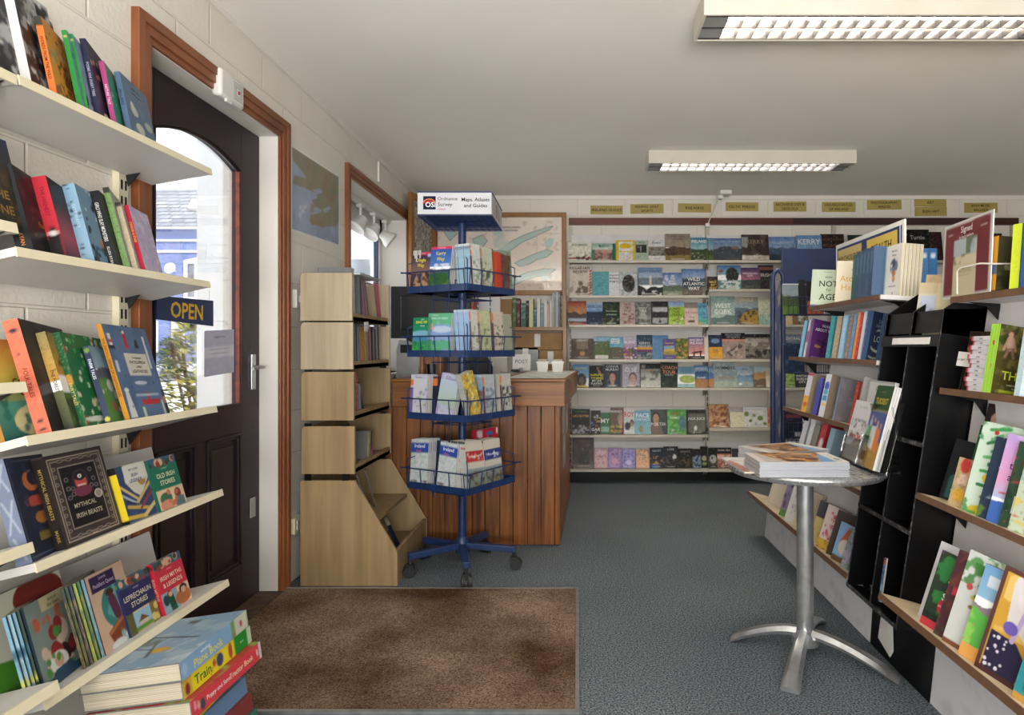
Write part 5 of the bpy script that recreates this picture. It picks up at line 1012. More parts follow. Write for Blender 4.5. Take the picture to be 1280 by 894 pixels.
row(5, 1, [(886.2, 893, 459, 'sliver of a brown heath book', land('4a78a8', 'b0c4d0', '4a6a94', 'a87a4a', .3, .6)), (892, 922, 454, 'tall grey green swimming book', land('a8b8b8', '8aa0a0', '8a9c98', '9cac9c', .55, .75), [('SWIMMING', .22, .1, '2c3c40'), ('FARTHER', .62, .08, 'a86a5a')]),
 (920, 944, 459, 'pale blue sea book', land('a0b8d0', 'c0ccd4', '7c98b4', '9aa4a4', .42, .75)+[('e', .25, .85, .08, .05, 'f0f0f0')], [('WILD', .14, .07, '46608a'), ('IRELAND', .4, .07, 'eef')]),
 (943, 958, 459, 'brown cliff book with pale sky', land('9cc0cc', 'c8ccc4', 'a8845a', '6a5a48', .25, .6)), (955, 966, 459.5, 'cream white book beside the blue post', [('f', 'd6d2c4'), ('n', 'c8bca4', .3, 5)]),
 (980, 994, 466, 'green field map book behind the blue rack', [('f', '8aa858'), ('n', 'b0c878', .5, 5), ('n', '5a7a3a', .4, 6)]), (994.5, 1012, 466, 'dark book with white capitals behind the blue rack', [('f', '33343a'), ('n', '4a4c52', .3, 5)], [('WRITERS|DUBLIN|CITY', .25, .13, 'ddd')])])
row(6, 0, [(715, 737.5, 513, 'black book with grey team photo', [('f', '1c1e20'), ('n', 'a8aaaa', .5, 7, .05, .65, .95, .97)], [('FOOTBALL', .1, .06, '6a9a70'), ('LAUGHTER', .28, .09, 'd8a46a')]),
 (738.8, 751, 515, 'dark book with colourful players', crowd('26242c', ['c8c8c8', 'b05a4a', '4a6ab0', 'd0b23a'], .1), [('GAA', .8, .12, 'e8e8e8')]),
 (750.5, 763, 518, 'green book with white letters MY', [('f', '3a7050'), ('r', .1, .65, .9, .9, '8ab09a')], [('MY', .38, .22, 'e8ece8')]),
 (763.3, 780, 511.5, 'brown book with grey haired man', face('6a564a', 'b0907e', '8a8480', '3a3030', .75, .45)+[('r', .93, 0, 1, 1, 'a02c2c')], [('FRIENDS', .14, .07, 'ddd', .45), ('IN THE|BLOOD', .72, .1, 'e0c05a', .45)]),
 (780, 793.5, 513.5, 'white book with red letters and grey portraits', [('f', 'c8ccca'), ('e', .35, .68, .25, .16, '3a3c3e'), ('e', .75, .55, .2, .14, '5a5654'), ('e', .75, .6, .12, .1, 'a08a80'), ('r', .1, .85, .9, .95, 'ddd')], [('ROY', .2, .2, 'c42c34')]),
 (793.5, 814, 515, 'light blue book lettered Race', [('g', '6aa4be', '8ab8c4', 0, 1), ('e', .4, .78, .12, .15, '9a8a5a')], [('FACE', .2, .15, 'eef4f6'), ('THE RACE', .38, .08, 'dfeaee')]),
 (813.2, 834, 514, 'grey teal book with boxing man', face('4a5654', 'b8907c', '3a2e28', '7a6a60', .35, .35), [('PORTER', .6, .13, 'e4e4e0')]),
 (834.5, 858, 513.5, 'green book with red title and grey figure', [('f', '4f9a4a'), ('n', '7ab86a', .4, 4), ('e', .8, .55, .18, .3, '5a7a8a'), ('n', 'c8d4cc', .4, 7, 0, .8, .7, 1)], [('IRISH', .17, .1, 'b83a2c', .45), ('GAMES', .34, .08, 'd8e8c8', .4)]),
 (859, 883, 514, 'dark framed grey book with white drawing', [('f', '2c2c28'), ('r', .08, .15, .95, .92, '6a6a60'), ('e', .45, .75, .08, .1, 'd8d8d4'), ('l', .35, .95, .45, .75, .03, 'd8d8d4')], [('JACK JUICE', .36, .09, 'ddd')])])
row(6, 1, [(886.3, 911.5, 507, 'terracotta town drawing book', [('f', 'b88a64'), ('n', '7a4a30', .45, 9), ('n', 'd8b48c', .35, 7, 0, .5, 1, 1), ('r', .55, .93, .85, .98, 'e0d4b8')]),
 (913, 931, 517, 'small cream book leaning', [('f', 'd4d0b4'), ('n', 'c4c0a0', .3, 6)], (), -2), (929.5, 960, 510.5, 'white book with green plant drawings', [('f', 'cfd0d0'), ('e', .15, .35, .1, .12, '6a8048'), ('e', .45, .42, .07, .08, '7a8c58'), ('e', .7, .55, .11, .12, '6a7a3c'), ('e', .3, .68, .07, .08, '55683a'), ('e', .88, .82, .08, .08, '6a7a48'), ('l', .5, .75, .5, .9, .03, '3a4a2a')], [('FORAGING', .12, .07, '9aa0a4')]),
 (958, 968, 512, 'orange red book beside the blue post', [('f', 'b85a3c'), ('n', 'd8b090', .4, 5)])])
row(7, 0, [(716, 742.5, 550, 'tall dark brown stove book', [('f', '4a3a36'), ('n', '5c4a44', .4, 5), ('e', .55, .72, .24, .26, '2a2422'), ('r', .35, .45, .75, .55, '2a2422'), ('g', '7a6c64', '6a5c56', .88, 1)], [('HEARTHS', .1, .05, '8a6a60')]),
 (743, 760, 563, 'pale pink patterned book', [('f', 'd8b4b8'), ('n', 'b8788a', .45, 9), ('e', .5, .2, .3, .1, 'e0c4cc'), ('b', .04, .05, 'c89aa8')], [('Fairy', .4, .08, '9a4a5a')]),
 (760.4, 777, 562, 'lilac patterned book', [('f', 'b89ac8'), ('n', '8a5a9a', .4, 9), ('e', .5, .65, .25, .14, 'd8a8c4'), ('b', .04, .05, '9a7ab0')], [('Myths', .3, .08, '6a3a7a')]),
 (777.5, 794.5, 563, 'lavender blue patterned book', [('f', 'a8a4d8'), ('n', '5a54a0', .45, 9), ('e', .5, .7, .22, .12, 'd0c8ea'), ('b', .04, .05, '8a84c4')], [('Sagas', .25, .08, '3a3480')]),
 (795, 812, 563.5, 'peach patterned book', [('f', 'e0b890'), ('n', '6a5a70', .4, 9, 0, 0, 1, .5), ('n', 'c88a6a', .4, 9, 0, .5, 1, 1), ('b', .04, .05, 'c89a80')], [('Tales', .32, .08, '5a4a5a')]),
 (812.5, 830, 562, 'navy book with lamplit group picture', [('f', '1c2434'), ('n', 'c89a5a', .4, 6, 0, .4, 1, .85), ('n', '8a4a4a', .3, 6, 0, .6, 1, 1), ('e', .4, .9, .3, .1, '3a64a8')], [('GHOST', .15, .08, 'b8c0c8')]),
 (829.8, 848, 560.5, 'black book with white ghost figure', [('f', '26282c'), ('n', '5a5c60', .35, 6, 0, .4, .6, 1), ('e', .75, .5, .12, .14, 'd8d8d8'), ('p', [.6, 1, .7, .55, .85, .55, .95, 1], '0e0e10')], [('LORE', .13, .08, 'c8c8cc')]),
 (848, 866, 563, 'dark brown candlelit book', [('f', '1c1816'), ('n', '5a4a34', .4, 6, 0, .4, 1, 1)], [('NIGHTS', .15, .09, 'a09a90')]),
 (866, 877, 563.5, 'black book with blue snow picture', [('f', '17181c'), ('n', '7a94b0', .5, 6, 0, .35, 1, 1)]), (876, 885.5, 561, 'black book with small skull picture', [('f', '141416'), ('e', .5, .55, .3, .12, 'a89a80'), ('e', .5, .8, .3, .08, '7a8a4a')])])
row(7, 1, [(886.3, 897, 562, 'black book with grey owl picture', [('f', '17171a'), ('e', .5, .55, .4, .2, 'a8a8a4'), ('e', .4, .5, .1, .06, '222'), ('n', '5a5c4a', .4, 6, 0, .65, 1, 1)]),
 (897, 915, 562, 'black topped book with orange swirl picture', [('f', '1c1a1c'), ('g', 'b87a60', '8a4a3a', .3, 1), ('n', 'd8b8a8', .4, 4, 0, .35, 1, 1)], [('DARK SEA', .12, .08, 'bbb')]), (916, 934, 563, 'grey seal picture book', [('f', '3a3c40'), ('n', '8a8c90', .5, 4, 0, .4, 1, 1)]), (935, 953, 562, 'dim purple night picture book', [('f', '2c2438'), ('n', '6a5a7a', .4, 5)]),
 (954, 971, 563, 'small brown fox picture book', [('f', '4a3020'), ('e', .5, .6, .3, .2, 'a8683a')])])
# books in the pockets of the blue rack
for i, (x0, x1, yb, yt, desc, ops) in enumerate(((978.5, 999, 375.5, 356, 'grey valley book in the top pocket of the blue rack', land('8a9aa8', '9aa8a8', '4a5a3a', '5a7a34', .4, .7)), (1000, 1008, 375.5, 350, 'dark spined book in the top pocket of the blue rack', [('f', '2c2a30')]), (1009, 1030, 375.5, 352, 'orange footed book in the top pocket of the blue rack', [('f', '2c2420'), ('r', 0, .6, 1, 1, 'b85a2c')]),
    (981, 1006, 463, 432, 'navy castle book behind wire in the blue rack', [('f', '1c2c48'), ('n', '46648a', .3, 6)]), (982, 1004, 546, 515, 'dark violet book with red title in the blue rack', [('f', '1c1a30'), ('r', .1, .15, .9, .25, '8a2c3c'), ('n', '2c3a5a', .3, 6), ('r', .55, .75, .8, .9, 'b8b8c0')]))):
    D = RD-.045; w = (x1-x0)*D/F; h = (yb+18-yt)*D/F
    zb = min((z for z in (Z(394, RD), Z(466, RD), Z(548, RD)) if True), key=lambda z: abs(z-(Z(yb, D)-.08)))
    book('book', T(X(x0, D), D, zb+.004) @ RX(-6), desc, w, max(.12, Z(yt, D)-zb), .02, ops, spine='333', n=20, group='books in the blue wire rack')
# spines on the oak shelf under the chart
zs = Z(409, 5.6)+.001
for x0, x1, yt, cl, desc in ((640.5, 645, 372, '4a7a3a', 'green and black spine at the spinner end'), (645.3, 650, 373, '6a2530', 'dark red spine'), (651, 657.3, 379, '4f6a60', 'wide grey green spine'), (657.6, 661, 376, '1c2028', 'black spine'), (661.4, 666.4, 373, 'd8cf9a', 'pale yellow spine'), (667, 671, 385, '2f6a74', 'short teal spine'), (671.2, 675.2, 373, 'd8d6d0', 'white spine'), (675.6, 680, 379, '7f979a', 'blue grey spine'), (680.2, 683.8, 376, 'd4d2d4', 'second white spine beside the blue grey one'), (684, 686.4, 380, 'd0a084', 'thin peach spine'), (686.8, 689.8, 375, 'c8c6c4', 'pale grey spine'), (690, 692.5, 366, 'a8a8aa', 'tall thin grey magazine'), (692.8, 695, 364, '8a8a8c', 'second tall grey magazine'), (695.2, 697.6, 365, 'b8b8ba', 'third tall pale magazine'), (697.9, 700.2, 364, '6a6c70', 'tall dark grey magazine'), (700.5, 702.2, 381, '2c4a44', 'thin dark green spine'), (702.4, 703.8, 380, 'b89a2c', 'thin yellow spine at the frame')):
    D = 5.62; t = (x1-x0)*D/F; h = Z(yt, D)-zs
    book('book', T(X(x1, D), D, zs) @ RZ(90), desc+' on the oak shelf under the sea chart', .15, h, t, [('f', cl)], spine=[('f', cl), ('r', 0, .1, 1, .14, 'ccc'), ('n', 'ddd', .2, 6, .2, .2, .8, .8)], n=16, sn=4, group='books on the oak shelf')

# ================================================================ books on the left display shelves
def lb(k, px, a, w, h, t, desc, ops, spine, tit=(), st=(), u=.018, hard=False, n=70, lean=2, sn=6, D=None, group=None):
    a = max(2, a-6); w *= 1.13; px += 5
    return book('book', LS[k].at(px, u, a, lean, .0006, D), desc, w, h, t, ops, spine=spine, titles=tit, stitles=st, hard=hard, n=n, sn=sn, group=group or 'books on the shelves beside the door')
bw = [('f', '1c1c1e'), ('n', 'a8a8a6', .42, 5), ('n', '55555a', .35, 8), ('n', 'd0d0ce', .2, 6)]
lb('A1', 36, 22, .17, .25, .02, 'white spined black and white picture book on the top left shelf', bw, [('f', 'c4c2c2'), ('n', '9a9898', .2, 12)], u=.02)
lb('B0', 0, 12, .2, .27, .02, 'black and white picture book at the top left corner of the photo', bw, '8a8a8c', u=.03, D=1.40)
lb('A1', 68, 24, .15, .20, .014, 'orange book with black brush lettering', [('g', 'c8822c', 'd89a34', 0, 1), ('n', '3a2a1c', .25, 8), ('n', '8a4a2a', .3, 6, 0, .6, 1, 1), ('n', '7a8a6a', .2, 5, 0, .2, 1, .7)], [('f', 'cf6a28'), ('r', 0, 0, 1, .12, '3a3a30')], [('from the', .32, .06, 'd8d0b0', .6), ('WO', .58, .12, '2a2018', .6), ('for', .74, .06, '2a2018', .5), ('W', .9, .12, '2a2018', .6)], [('WORDS FROM THE WILD', .5, .45, '4a2412', .75)])
g_ = lb('A1', 99.5, 26, .16, .205, .011, 'first of two green spined pale blue books', [('f', '7f93b4'), ('n', '5a6a8a', .3, 5), ('n', 'a8623a', .2, 6, 0, .4, 1, .8)], [('f', '1f7a34'), ('r', .2, .07, .8, .09, 'c8b060')])
lb('A1', 107, 26, .16, .205, .012, 'second of two green spined pale blue books', [('f', '8397b8'), ('n', '9aaac4', .3, 5), ('n', '2c3038', .4, 6, 0, .75, 1, 1), ('n', 'b8703c', .2, 6, .3, .35, 1, .7)], [('f', '1f7a34'), ('r', .2, .07, .8, .09, 'c8b060')])
lb('A1', 123, 25, .16, .215, .013, 'navy spined book with dark floral cover', [('f', '26263a'), ('n', '7a3a6a', .3, 5, 0, 0, 1, .3), ('s', 14, .03, 'b88a6a'), ('e', .3, .9, .15, .06, 'd0c0b0')], [('f', '22243e')], st=[('POEMS FOR EVERY TREE', .5, .45, 'a8a4b8', .8)])
lb('A1', 142, 25, .15, .18, .012, 'pink spined teal green book', [('f', '2c8a6c'), ('n', 'b8d0c4', .2, 7), ('g', '6a7a6a', '2c8a6c', 0, .25), ('n', '1f4a40', .3, 5, 0, .8, 1, 1)], [('f', '9a3a70')], st=[('NATURE TALE', .5, .5, 'e0c0d0', .7)])
lb('A1', 161, 18, .15, .178, .014, 'blue grey book with white flowers at the door end', [('f', '5a708a'), ('e', .3, .52, .13, .08, 'b8beb4'), ('e', .25, .45, .07, .07, 'c4c9c0'), ('e', .78, .62, .15, .07, 'b0b8a8'), ('e', .4, .78, .16, .09, 'bcc2b4'), ('e', .3, .95, .2, .06, 'a8b0a4'), ('n', '6a8098', .3, 5)], [('f', '4c627e')], [('small birds', .12, .05, '2c3c54'), ('and flowers', .2, .05, '2c3c54')], [('SMALL BIRDS', .4, .4, '26344a', .6)])
# second shelf
lb('A2', 38.5, 24, .15, .21, .032, 'thick black book with orange spine lettering', [('f', '1a1a1e'), ('n', '4a2a30', .35, 6), ('n', '6a6a70', .15, 8, 0, .4, 1, .8)], [('f', '22262a')], [('flame', .6, .07, 'b86a2c')], [('ELLEN RYAN', .75, .33, 'c87a2c', .3), ('GIRLS OF THE NIGHT', .32, .26, '7a4a2a', .5)])
lb('A2', 79.6, 24, .15, .208, .03, 'thick red spined book with black and red cover', [('g', '1a1618', '2a1618', 0, .3), ('g', '2a1618', 'a83040', .3, .7), ('g', 'a83040', '1a1014', .7, 1), ('r', .6, 0, 1, 1, '17141a')], [('f', 'b01f30'), ('p', [0, .75, .5, .58, 1, .72, 1, 1, 0, 1], '1c1618'), ('e', .5, .68, .3, .03, 'cfc8c4')], st=[('THE HIGHEST', .3, .28, '7a1420', .45)])
lb('A2', 114.5, 20, .14, .213, .028, 'pale blue book with dark swimming fish', [('f', '6f93ac'), ('s', 26, .05, '26323c'), ('s', 12, .03, 'd0d8d8'), ('e', .5, .68, .1, .06, 'b8805a'), ('n', '2c4454', .4, 5, 0, .75, 1, 1)], [('f', '7fa2ba'), ('s', 16, .16, '33424e')], st=[('DEEP WATER', .4, .26, 'a8c4d4', .5)])
lb('A2', 144, 26, .14, .215, .024, 'black book with white spine capitals', [('f', '16181c'), ('n', '26282e', .4, 5)], [('f', '17191e')], st=[('GIRLS WHO SLAY MONSTERS', .4, .4, 'd4d2cc', .5), ('ELLEN RYAN', .83, .36, 'c4c2bc', .22)])
lb('A2', 158, 30, .15, .235, .014, 'tall thin green patterned book', [('f', '9aa89a'), ('n', 'c0c8c0', .4, 5)], [('f', '7a9a5c'), ('n', '4a6a38', .5, 10), ('r', 0, 0, 1, .07, '2c3024')])
lb('A2', 168.5, 30, .15, .2, .013, 'thin beige book with worn spine', [('f', 'b8b4a8'), ('n', 'd0d4d8', .4, 5)], [('f', 'b3a88e'), ('n', '8a7c60', .4, 14), ('r', 0, 0, 1, .06, '3a342a')])
lb('A2', 178, 18, .11, .2, .012, 'red spined lilac book nearest the door glass', [('f', 'b9b0cc'), ('n', 'd0c8dc', .4, 6), ('n', 'a89cc0', .3, 9)], [('f', 'a81c34')], st=[('CINDER & STAR', .4, .5, 'd8a84a', .6)])
lb('B1', -8, 8, .2, .22, .02, 'dark brown book with faded gold lettering by the photo edge', [('f', '2a2824'), ('g', '2a3a4a', '3a2c20', 0, .4), ('n', '4a3a26', .4, 6, 0, .4, 1, 1)], '222', [('THE', .62, .09, '8a6a34', .75), ('ONE', .78, .09, '8a6a34', .75)], u=.04, D=1.27)
# third shelf
lb('A3', 2, 3, .22, .24, .02, 'yellow myths book with figure in green waves', [('g', 'c8742c', 'd8b84a', 0, .38), ('g', 'd8b84a', '9aa86a', .38, .62), ('g', '5a9a84', '1f5a54', .62, 1), ('e', .55, .18, .3, .12, 'd89a3c'), ('e', .45, .82, .28, .16, 'd8c890'), ('n', '2c6a5c', .35, 7, 0, .55, 1, 1), ('e', .75, .66, .2, .06, 'b88a50')], 'b8863c', [('THE', .36, .04, '6a5020'), ('COMPLETE', .43, .07, '4a3a1c'), ('GREEK', .53, .09, '4a3a1c')], u=.075, n=60)
fig = [('f', '242022'), ('e', .55, .42, .09, .05, 'c89070'), ('l', .55, .47, .5, .8, .22, '2f6a3c'), ('l', .5, .6, .75, .8, .1, 'b0404a'), ('l', .45, .65, .6, .95, .08, '8a3040'), ('e', .52, .38, .14, .05, 'b85030'), ('n', '3a3436', .3, 4)]
lb('A3', 60.4, 24, .2, .275, .03, 'thick coral spined black fairy book', fig, [('f', 'd0684c'), ('e', .5, .1, .25, .02, '2a2c40'), ('e', .5, .3, .2, .012, '2a3030'), ('e', .5, .88, .2, .015, '2c2428'), ('e', .5, .95, .28, .01, '2c2428'), ('n', 'e07a5c', .3, 4)], [('the fae', .9, .05, '3f7a6a', .4)], [('FOLK TALES', .55, .3, '7a3020', .3)], hard=True)
lb('A3', 88.6, 26, .2, .245, .02, 'yellow and dark green forest book', [('g', '8a7a44', 'd09a34', 0, .45), ('r', 0, .62, 1, 1, '3f5030'), ('h', .62, .05, '5a6a34'), ('n', '26301c', .45, 5, 0, .68, 1, 1), ('n', '5a4a28', .3, 6, 0, 0, 1, .35)], [('g', '8a8050', 'c8963a', 0, .5), ('g', '5a6038', '2a3020', .6, 1), ('n', '3a3a20', .25, 8)], st=[('THE FOREST', .5, .36, '4a3818', .35)])
lb('A3', 105, 20, .19, .245, .018, 'green book patterned with fairytale figures', [('f', '1f6a3c'), ('s', 30, .03, 'c8d0b8'), ('s', 20, .035, 'a83c34'), ('s', 20, .03, '4a9a5c'), ('s', 12, .04, 'd0c0a0', 0, .6, 1, 1), ('e', .3, .92, .3, .03, 'd0d4cc'), ('l', .5, .3, .7, .55, .05, 'b8bcb0')], [('f', '1a5a34'), ('n', 'c8c090', .2, 12), ('e', .5, .5, .4, .06, 'b8863c')], st=[('FAIRY TALES', .65, .4, 'c8b878', .3)], hard=True)
lb('A3', 135, 26, .15, .21, .014, 'small navy spined book with animals on grass', [('g', '6a94b4', '8ab0c8', 0, .3), ('h', .3, .06, '3a4a64'), ('r', 0, .42, 1, 1, '3f8a34'), ('h', .42, .05, '3f8a34'), ('e', .45, .5, .14, .08, 'd8d8d4'), ('e', .6, .62, .1, .06, 'c8c8c4'), ('e', .4, .78, .12, .06, '9a5a34'), ('e', .75, .85, .14, .07, 'd0c85a'), ('s', 8, .03, 'ddd', 0, .45, 1, 1)], [('f', '1c2c4a'), ('e', .5, .06, .4, .03, '6a8a2c'), ('e', .5, .94, .4, .03, 'b8b83a')], st=[('FARM TALES', .3, .5, 'd0d4dc', .35)])
lt = [('f', '566e92'), ('n', '4c6488', .4, 4), ('r', .06, .1, .12, .24, 'd0d0cc'), ('r', .05, .16, .13, .19, 'a83038'), ('p', [.02, .26, .16, .26, .14, .22, .04, .22], '26282c'), ('r', .38, .08, .46, .25, 'a82c3a'), ('e', .42, .07, .03, .015, 'd8d8d4'), ('p', [.6, .24, .72, .24, .68, .14, .64, .14], '26282c'), ('r', .84, .1, .89, .46, 'cdd0d2'),
      ('r', .06, .38, .11, .5, 'c8ccce'), ('r', .3, .30, .82, .54, 'cfcabb'), ('p', [.05, .98, .2, .98, .15, .7, .08, .7], 'd0d2d2'), ('e', .12, .69, .05, .02, 'e0e0dc'), ('p', [.38, .8, .86, .8, .8, .86, .42, .86], 'b02c34'), ('r', .55, .72, .6, .8, 'b83a34'), ('r', .3, .74, .85, .76, 'a8b4c0'), ('e', .5, .62, .15, .02, 'b8c4d0'), ('r', .36, .88, .42, 1, 'b0c8b0'), ('r', .86, .82, .9, .99, 'c8ccc8'), ('r', .93, .7, 1, .78, '2c2c30'), ('r', .93, .78, 1, .86, 'b87a3c'), ('r', .93, .86, 1, 1, '26262a'), ('s', 8, .012, '2c3444')]
lb('A3', 158, 14, .2, .272, .013, 'large blue lighthouse picture book with ochre spine', lt, [('f', 'c08628'), ('n', 'a87020', .3, 8)], [('The Illustrated', .345, .022, '55585c', .56, .42), ('ENCYCLOPEDIA', .395, .03, '33363c', .56, .46), ('of IRISH', .445, .022, '33363c', .56, .42), ('LIGHTHOUSES', .495, .034, '33363c', .56, .46)], [('THE ENCYCLOPEDIA OF LIGHTHOUSES', .45, .5, '5a3a10', .7)], hard=True, n=90)
# fourth shelf
orn = '8f98a8'
lb('A4', 36, 26, .17, .235, .03, 'silver blue ornate spined navy book with orange creature', [('f', '1f2740'), ('b', .04, .02, '55607a'), ('e', .5, .25, .2, .1, 'c87038'), ('e', .56, .23, .14, .07, '1f2740'), ('e', .5, .45, .3, .05, 'b8483a'), ('e', .55, .62, .18, .06, 'b07030'), ('n', '2c3a5c', .3, 6), ('r', .35, .76, .8, .84, '8a7434')], [('f', '66718a'), ('l', .2, .05, .8, .3, .12, orn), ('l', .8, .05, .2, .3, .12, orn), ('l', .2, .4, .8, .7, .12, orn), ('l', .8, .4, .2, .7, .12, orn), ('l', .3, .75, .7, .95, .12, orn)], hard=True, sn=14, n=80)
mb_ = [('f', '3c3432'), ('b', .05, .012, 'a59888'), ('b', .085, .01, '8a7f74')]
for s_ in range(9):
    y_ = .16+s_*.085
    for x_ in (.12, .88): mb_ += [('e', x_, y_, .03, .02, '8a8076'), ('e', x_, y_, .02, .013, '3c3432')]
for x_ in (.25, .4, .6, .75):
    for y_ in (.085, .915): mb_ += [('e', x_, y_, .05, .018, '8a8076'), ('e', x_, y_, .038, .011, '3c3432')]
mb_ += [('r', .18, .15, .82, .84, '8f8478'), ('r', .195, .16, .805, .83, '1e1a1e'), ('e', .5, .33, .14, .12, '3a2a34'), ('e', .5, .36, .1, .09, 'a8453c'), ('e', .5, .29, .1, .05, '241e26'), ('e', .5, .29, .035, .022, 'd8d4cc'), ('e', .5, .29, .012, .011, '17141a'), ('l', .44, .39, .56, .39, .025, 'c8a8a0'), ('e', .5, .46, .15, .06, '6a3048')]
for x_, y_ in ((.27, .3), (.27, .4), (.33, .47), (.26, .5), (.34, .41), (.7, .24), (.72, .35), (.66, .42), (.74, .43)): mb_ += [('e', x_, y_, .035, .024, '7a7276'), ('e', x_, y_, .026, .018, '2a242a')]
mb_ += [('e', .74, .53, .07, .05, 'b8b0a8'), ('e', .74, .53, .055, .04, '8a8078')]
lb('A4', 79.5, 9, .178, .222, .026, 'large dark ornate book with one-eyed red creature', mb_, [('f', '2a2422'), ('r', 0, 0, 1, .01, '55483c')], [('MYTHICAL', .6, .05, 'b0a890', .47, .45), ('IRISH BEASTS', .71, .05, 'b0a890', .5, .52), ('MARK', .945, .022, 'c8a890', .5, .3)], [('MYTHICAL IRISH BEASTS', .4, .42, 'a8904a', .55), ('MARK', .86, .3, 'a8904a', .16)], hard=True, n=130, u=.022)
lb('A4', 158, 10, .115, .155, .024, 'small blue and cream swirl book with yellow spine', [('f', 'c9c6b8'), ('p', [0, 0, .25, 0, .2, .3, .4, .5, .6, .6, 1, .3, 1, 1, 0, 1], '33466a'), ('l', 0, .35, .45, .62, .06, 'c8b070'), ('l', 0, .5, .5, .75, .05, '9fb0c0'), ('l', .1, .72, .8, .85, .07, 'b89a4a'), ('l', .4, .7, 1, .4, .07, 'c0a868'), ('l', .5, .8, 1, .55, .06, '8a3a34'), ('l', 0, .9, .6, .95, .08, 'c8a840'), ('l', .55, .95, 1, .78, .08, 'd0b878'), ('l', .1, .62, .5, .74, .03, '1c2230'), ('e', .75, .3, .15, .12, 'a8803c'), ('r', .22, .03, .9, .32, 'cfcdc6')], [('f', 'd0b818'), ('r', 0, 0, 1, .12, '1a1a1c'), ('r', 0, .93, 1, 1, '1a1a1c')], [('BEST-LOVED', .1, .035, '55607a', .56, .6), ('IRISH', .2, .06, '44506c', .56, .6), ('LEGENDS', .3, .06, '44506c', .56, .66)], hard=True, n=64)
def pocket(c, extra=()):
    """small gift book: figures along the head, coloured title panel, picture below"""
    o = [('f', c), ('r', 0, 0, 1, .16, '3a5a70'), ('s', 5, .07, 'c8a080', .05, .05, .95, .1), ('s', 4, .06, '8a3a30', .05, .06, .95, .14), ('s', 4, .05, '33463a', .05, .04, .95, .14), ('r', 0, .62, 1, 1, 'd0b898')]
    return o+list(extra)
lb('A4', 197, 7, .115, .152, .02, 'small green gift book at the door end of the fourth shelf', pocket('1f6a54', [('e', .3, .8, .22, .12, '3a6a4a'), ('e', .3, .92, .25, .1, 'c88a6a'), ('e', .75, .75, .12, .1, '7a3a2c'), ('r', .6, .82, .95, 1, '55707a'), ('s', 8, .05, 'b86a4a', .05, .66, .95, .95)]), [('f', '17543f')], [('POCKET', .22, .03, 'b8c8b0'), ('OLD IRISH', .35, .09, 'd0d4b0'), ('STORIES', .49, .09, 'd0d4b0')], hard=True, n=64)
# fifth shelf
lb('A5', -4, 4, .22, .235, .015, 'large picture book with green foot at the left photo edge', [('f', 'b8b8a8'), ('e', .7, .15, .3, .2, '6a2420'), ('e', .8, .5, .2, .25, 'c85a38'), ('e', .6, .45, .2, .2, 'c8b8a8'), ('h', .62, .08, '3f7a24'), ('n', '5a9a34', .3, 5, 0, .7, 1, 1), ('n', '6a2a24', .3, 6, .5, 0, 1, .4)], '3a4a3a', [('Public Lend', .92, .05, 'd8d8c8', .65)], u=.085, n=80)
thin = lambda c: [('f', c), ('r', 0, .4, 1, .5, '2c5a70'), ('r', 0, .72, 1, .8, 'b8b83a'), ('n', '17303a', .3, 10, 0, .5, 1, 1)]
for i, (px, c) in enumerate(((33, '6a9ab4'), (39, '8ab0c4'), (44.5, '6a98b0'), (49, '2a4438'))):
    lb('A5', px, 34, .15, .195, .006, 'thin blue spined comic in the leftmost fan on the fifth shelf', [('f', '1c2a2c')], thin(c), u=.03, n=20, group='thin blue comics on the fifth left shelf')
comic = [('f', '7a8a84'), ('r', .35, 0, 1, .16, 'b8b088'), ('n', 'b8502c', .4, 6, .1, .15, .9, .35), ('s', 8, .11, 'c8b0a0', .1, .4, .9, .85), ('s', 6, .09, '3a2420', .1, .35, .9, .8), ('s', 5, .1, '8a2c2c', .4, .3, 1, .7), ('e', .45, .78, .22, .12, 'd8d8d4'), ('e', .45, .76, .11, .08, 'c8a088'), ('s', 8, .06, '4a8a3c', .1, .4, 1, .9), ('r', 0, .9, 1, 1, '2c5a34'), ('p', [.1, 1, .3, .85, .7, .83, .9, 1], '33506a')]
lb('A5', 54, 20, .15, .197, .007, 'busy cartoon crowd paperback between two comic fans', comic, [('f', '2a3a44')], [('story of', .05, .04, '4a5a3a', .65), ('the town', .11, .05, '4a5a3a', .65)], u=.03)
for i, (px, c) in enumerate(((103, '1f2a20'), (107.5, '26442c'), (112, '2a2c4a'), (117, '8aa04a'), (121.5, '3a6a3a'), (126.5, '5a94a8'))):
    lb('A5', px, 36, .15, .198, .006, 'thin dark green spined comic in the second fan on the fifth shelf', [('f', '18201c')], [('f', c), ('n', 'c8a83a', .25, 9, 0, .2, 1, 1), ('n', '101a14', .4, 7, 0, .35, 1, 1), ('n', 'a84a3a', .15, 11, 0, .5, 1, 1)], u=.024, n=20, group='thin dark comics on the fifth left shelf')
ped = [('f', 'c8a890'), ('e', .62, .5, .42, .3, '3a7a78'), ('p', [.62, .2, .85, .45, .6, .75, .3, .55], '5a9a94'), ('e', .5, .35, .09, .07, 'c8987a'), ('e', .48, .31, .11, .05, '4a2c20'), ('l', .5, .42, .55, .6, .2, '5a3048'), ('p', [.2, .78, .8, .6, .9, .7, .75, .92, .3, .98], '7a4024'), ('l', .25, .8, .85, .63, .05, 'a8683a'), ('n', '8ab8b0', .4, 6, .5, .75, 1, 1), ('e', .4, .97, .2, .06, 'd0d4d0'), ('e', .75, .92, .15, .05, 'c8d4d0'), ('r', .07, .04, .72, .24, '33244a'), ('r', .88, .95, 1, 1, '5a3a6a')]
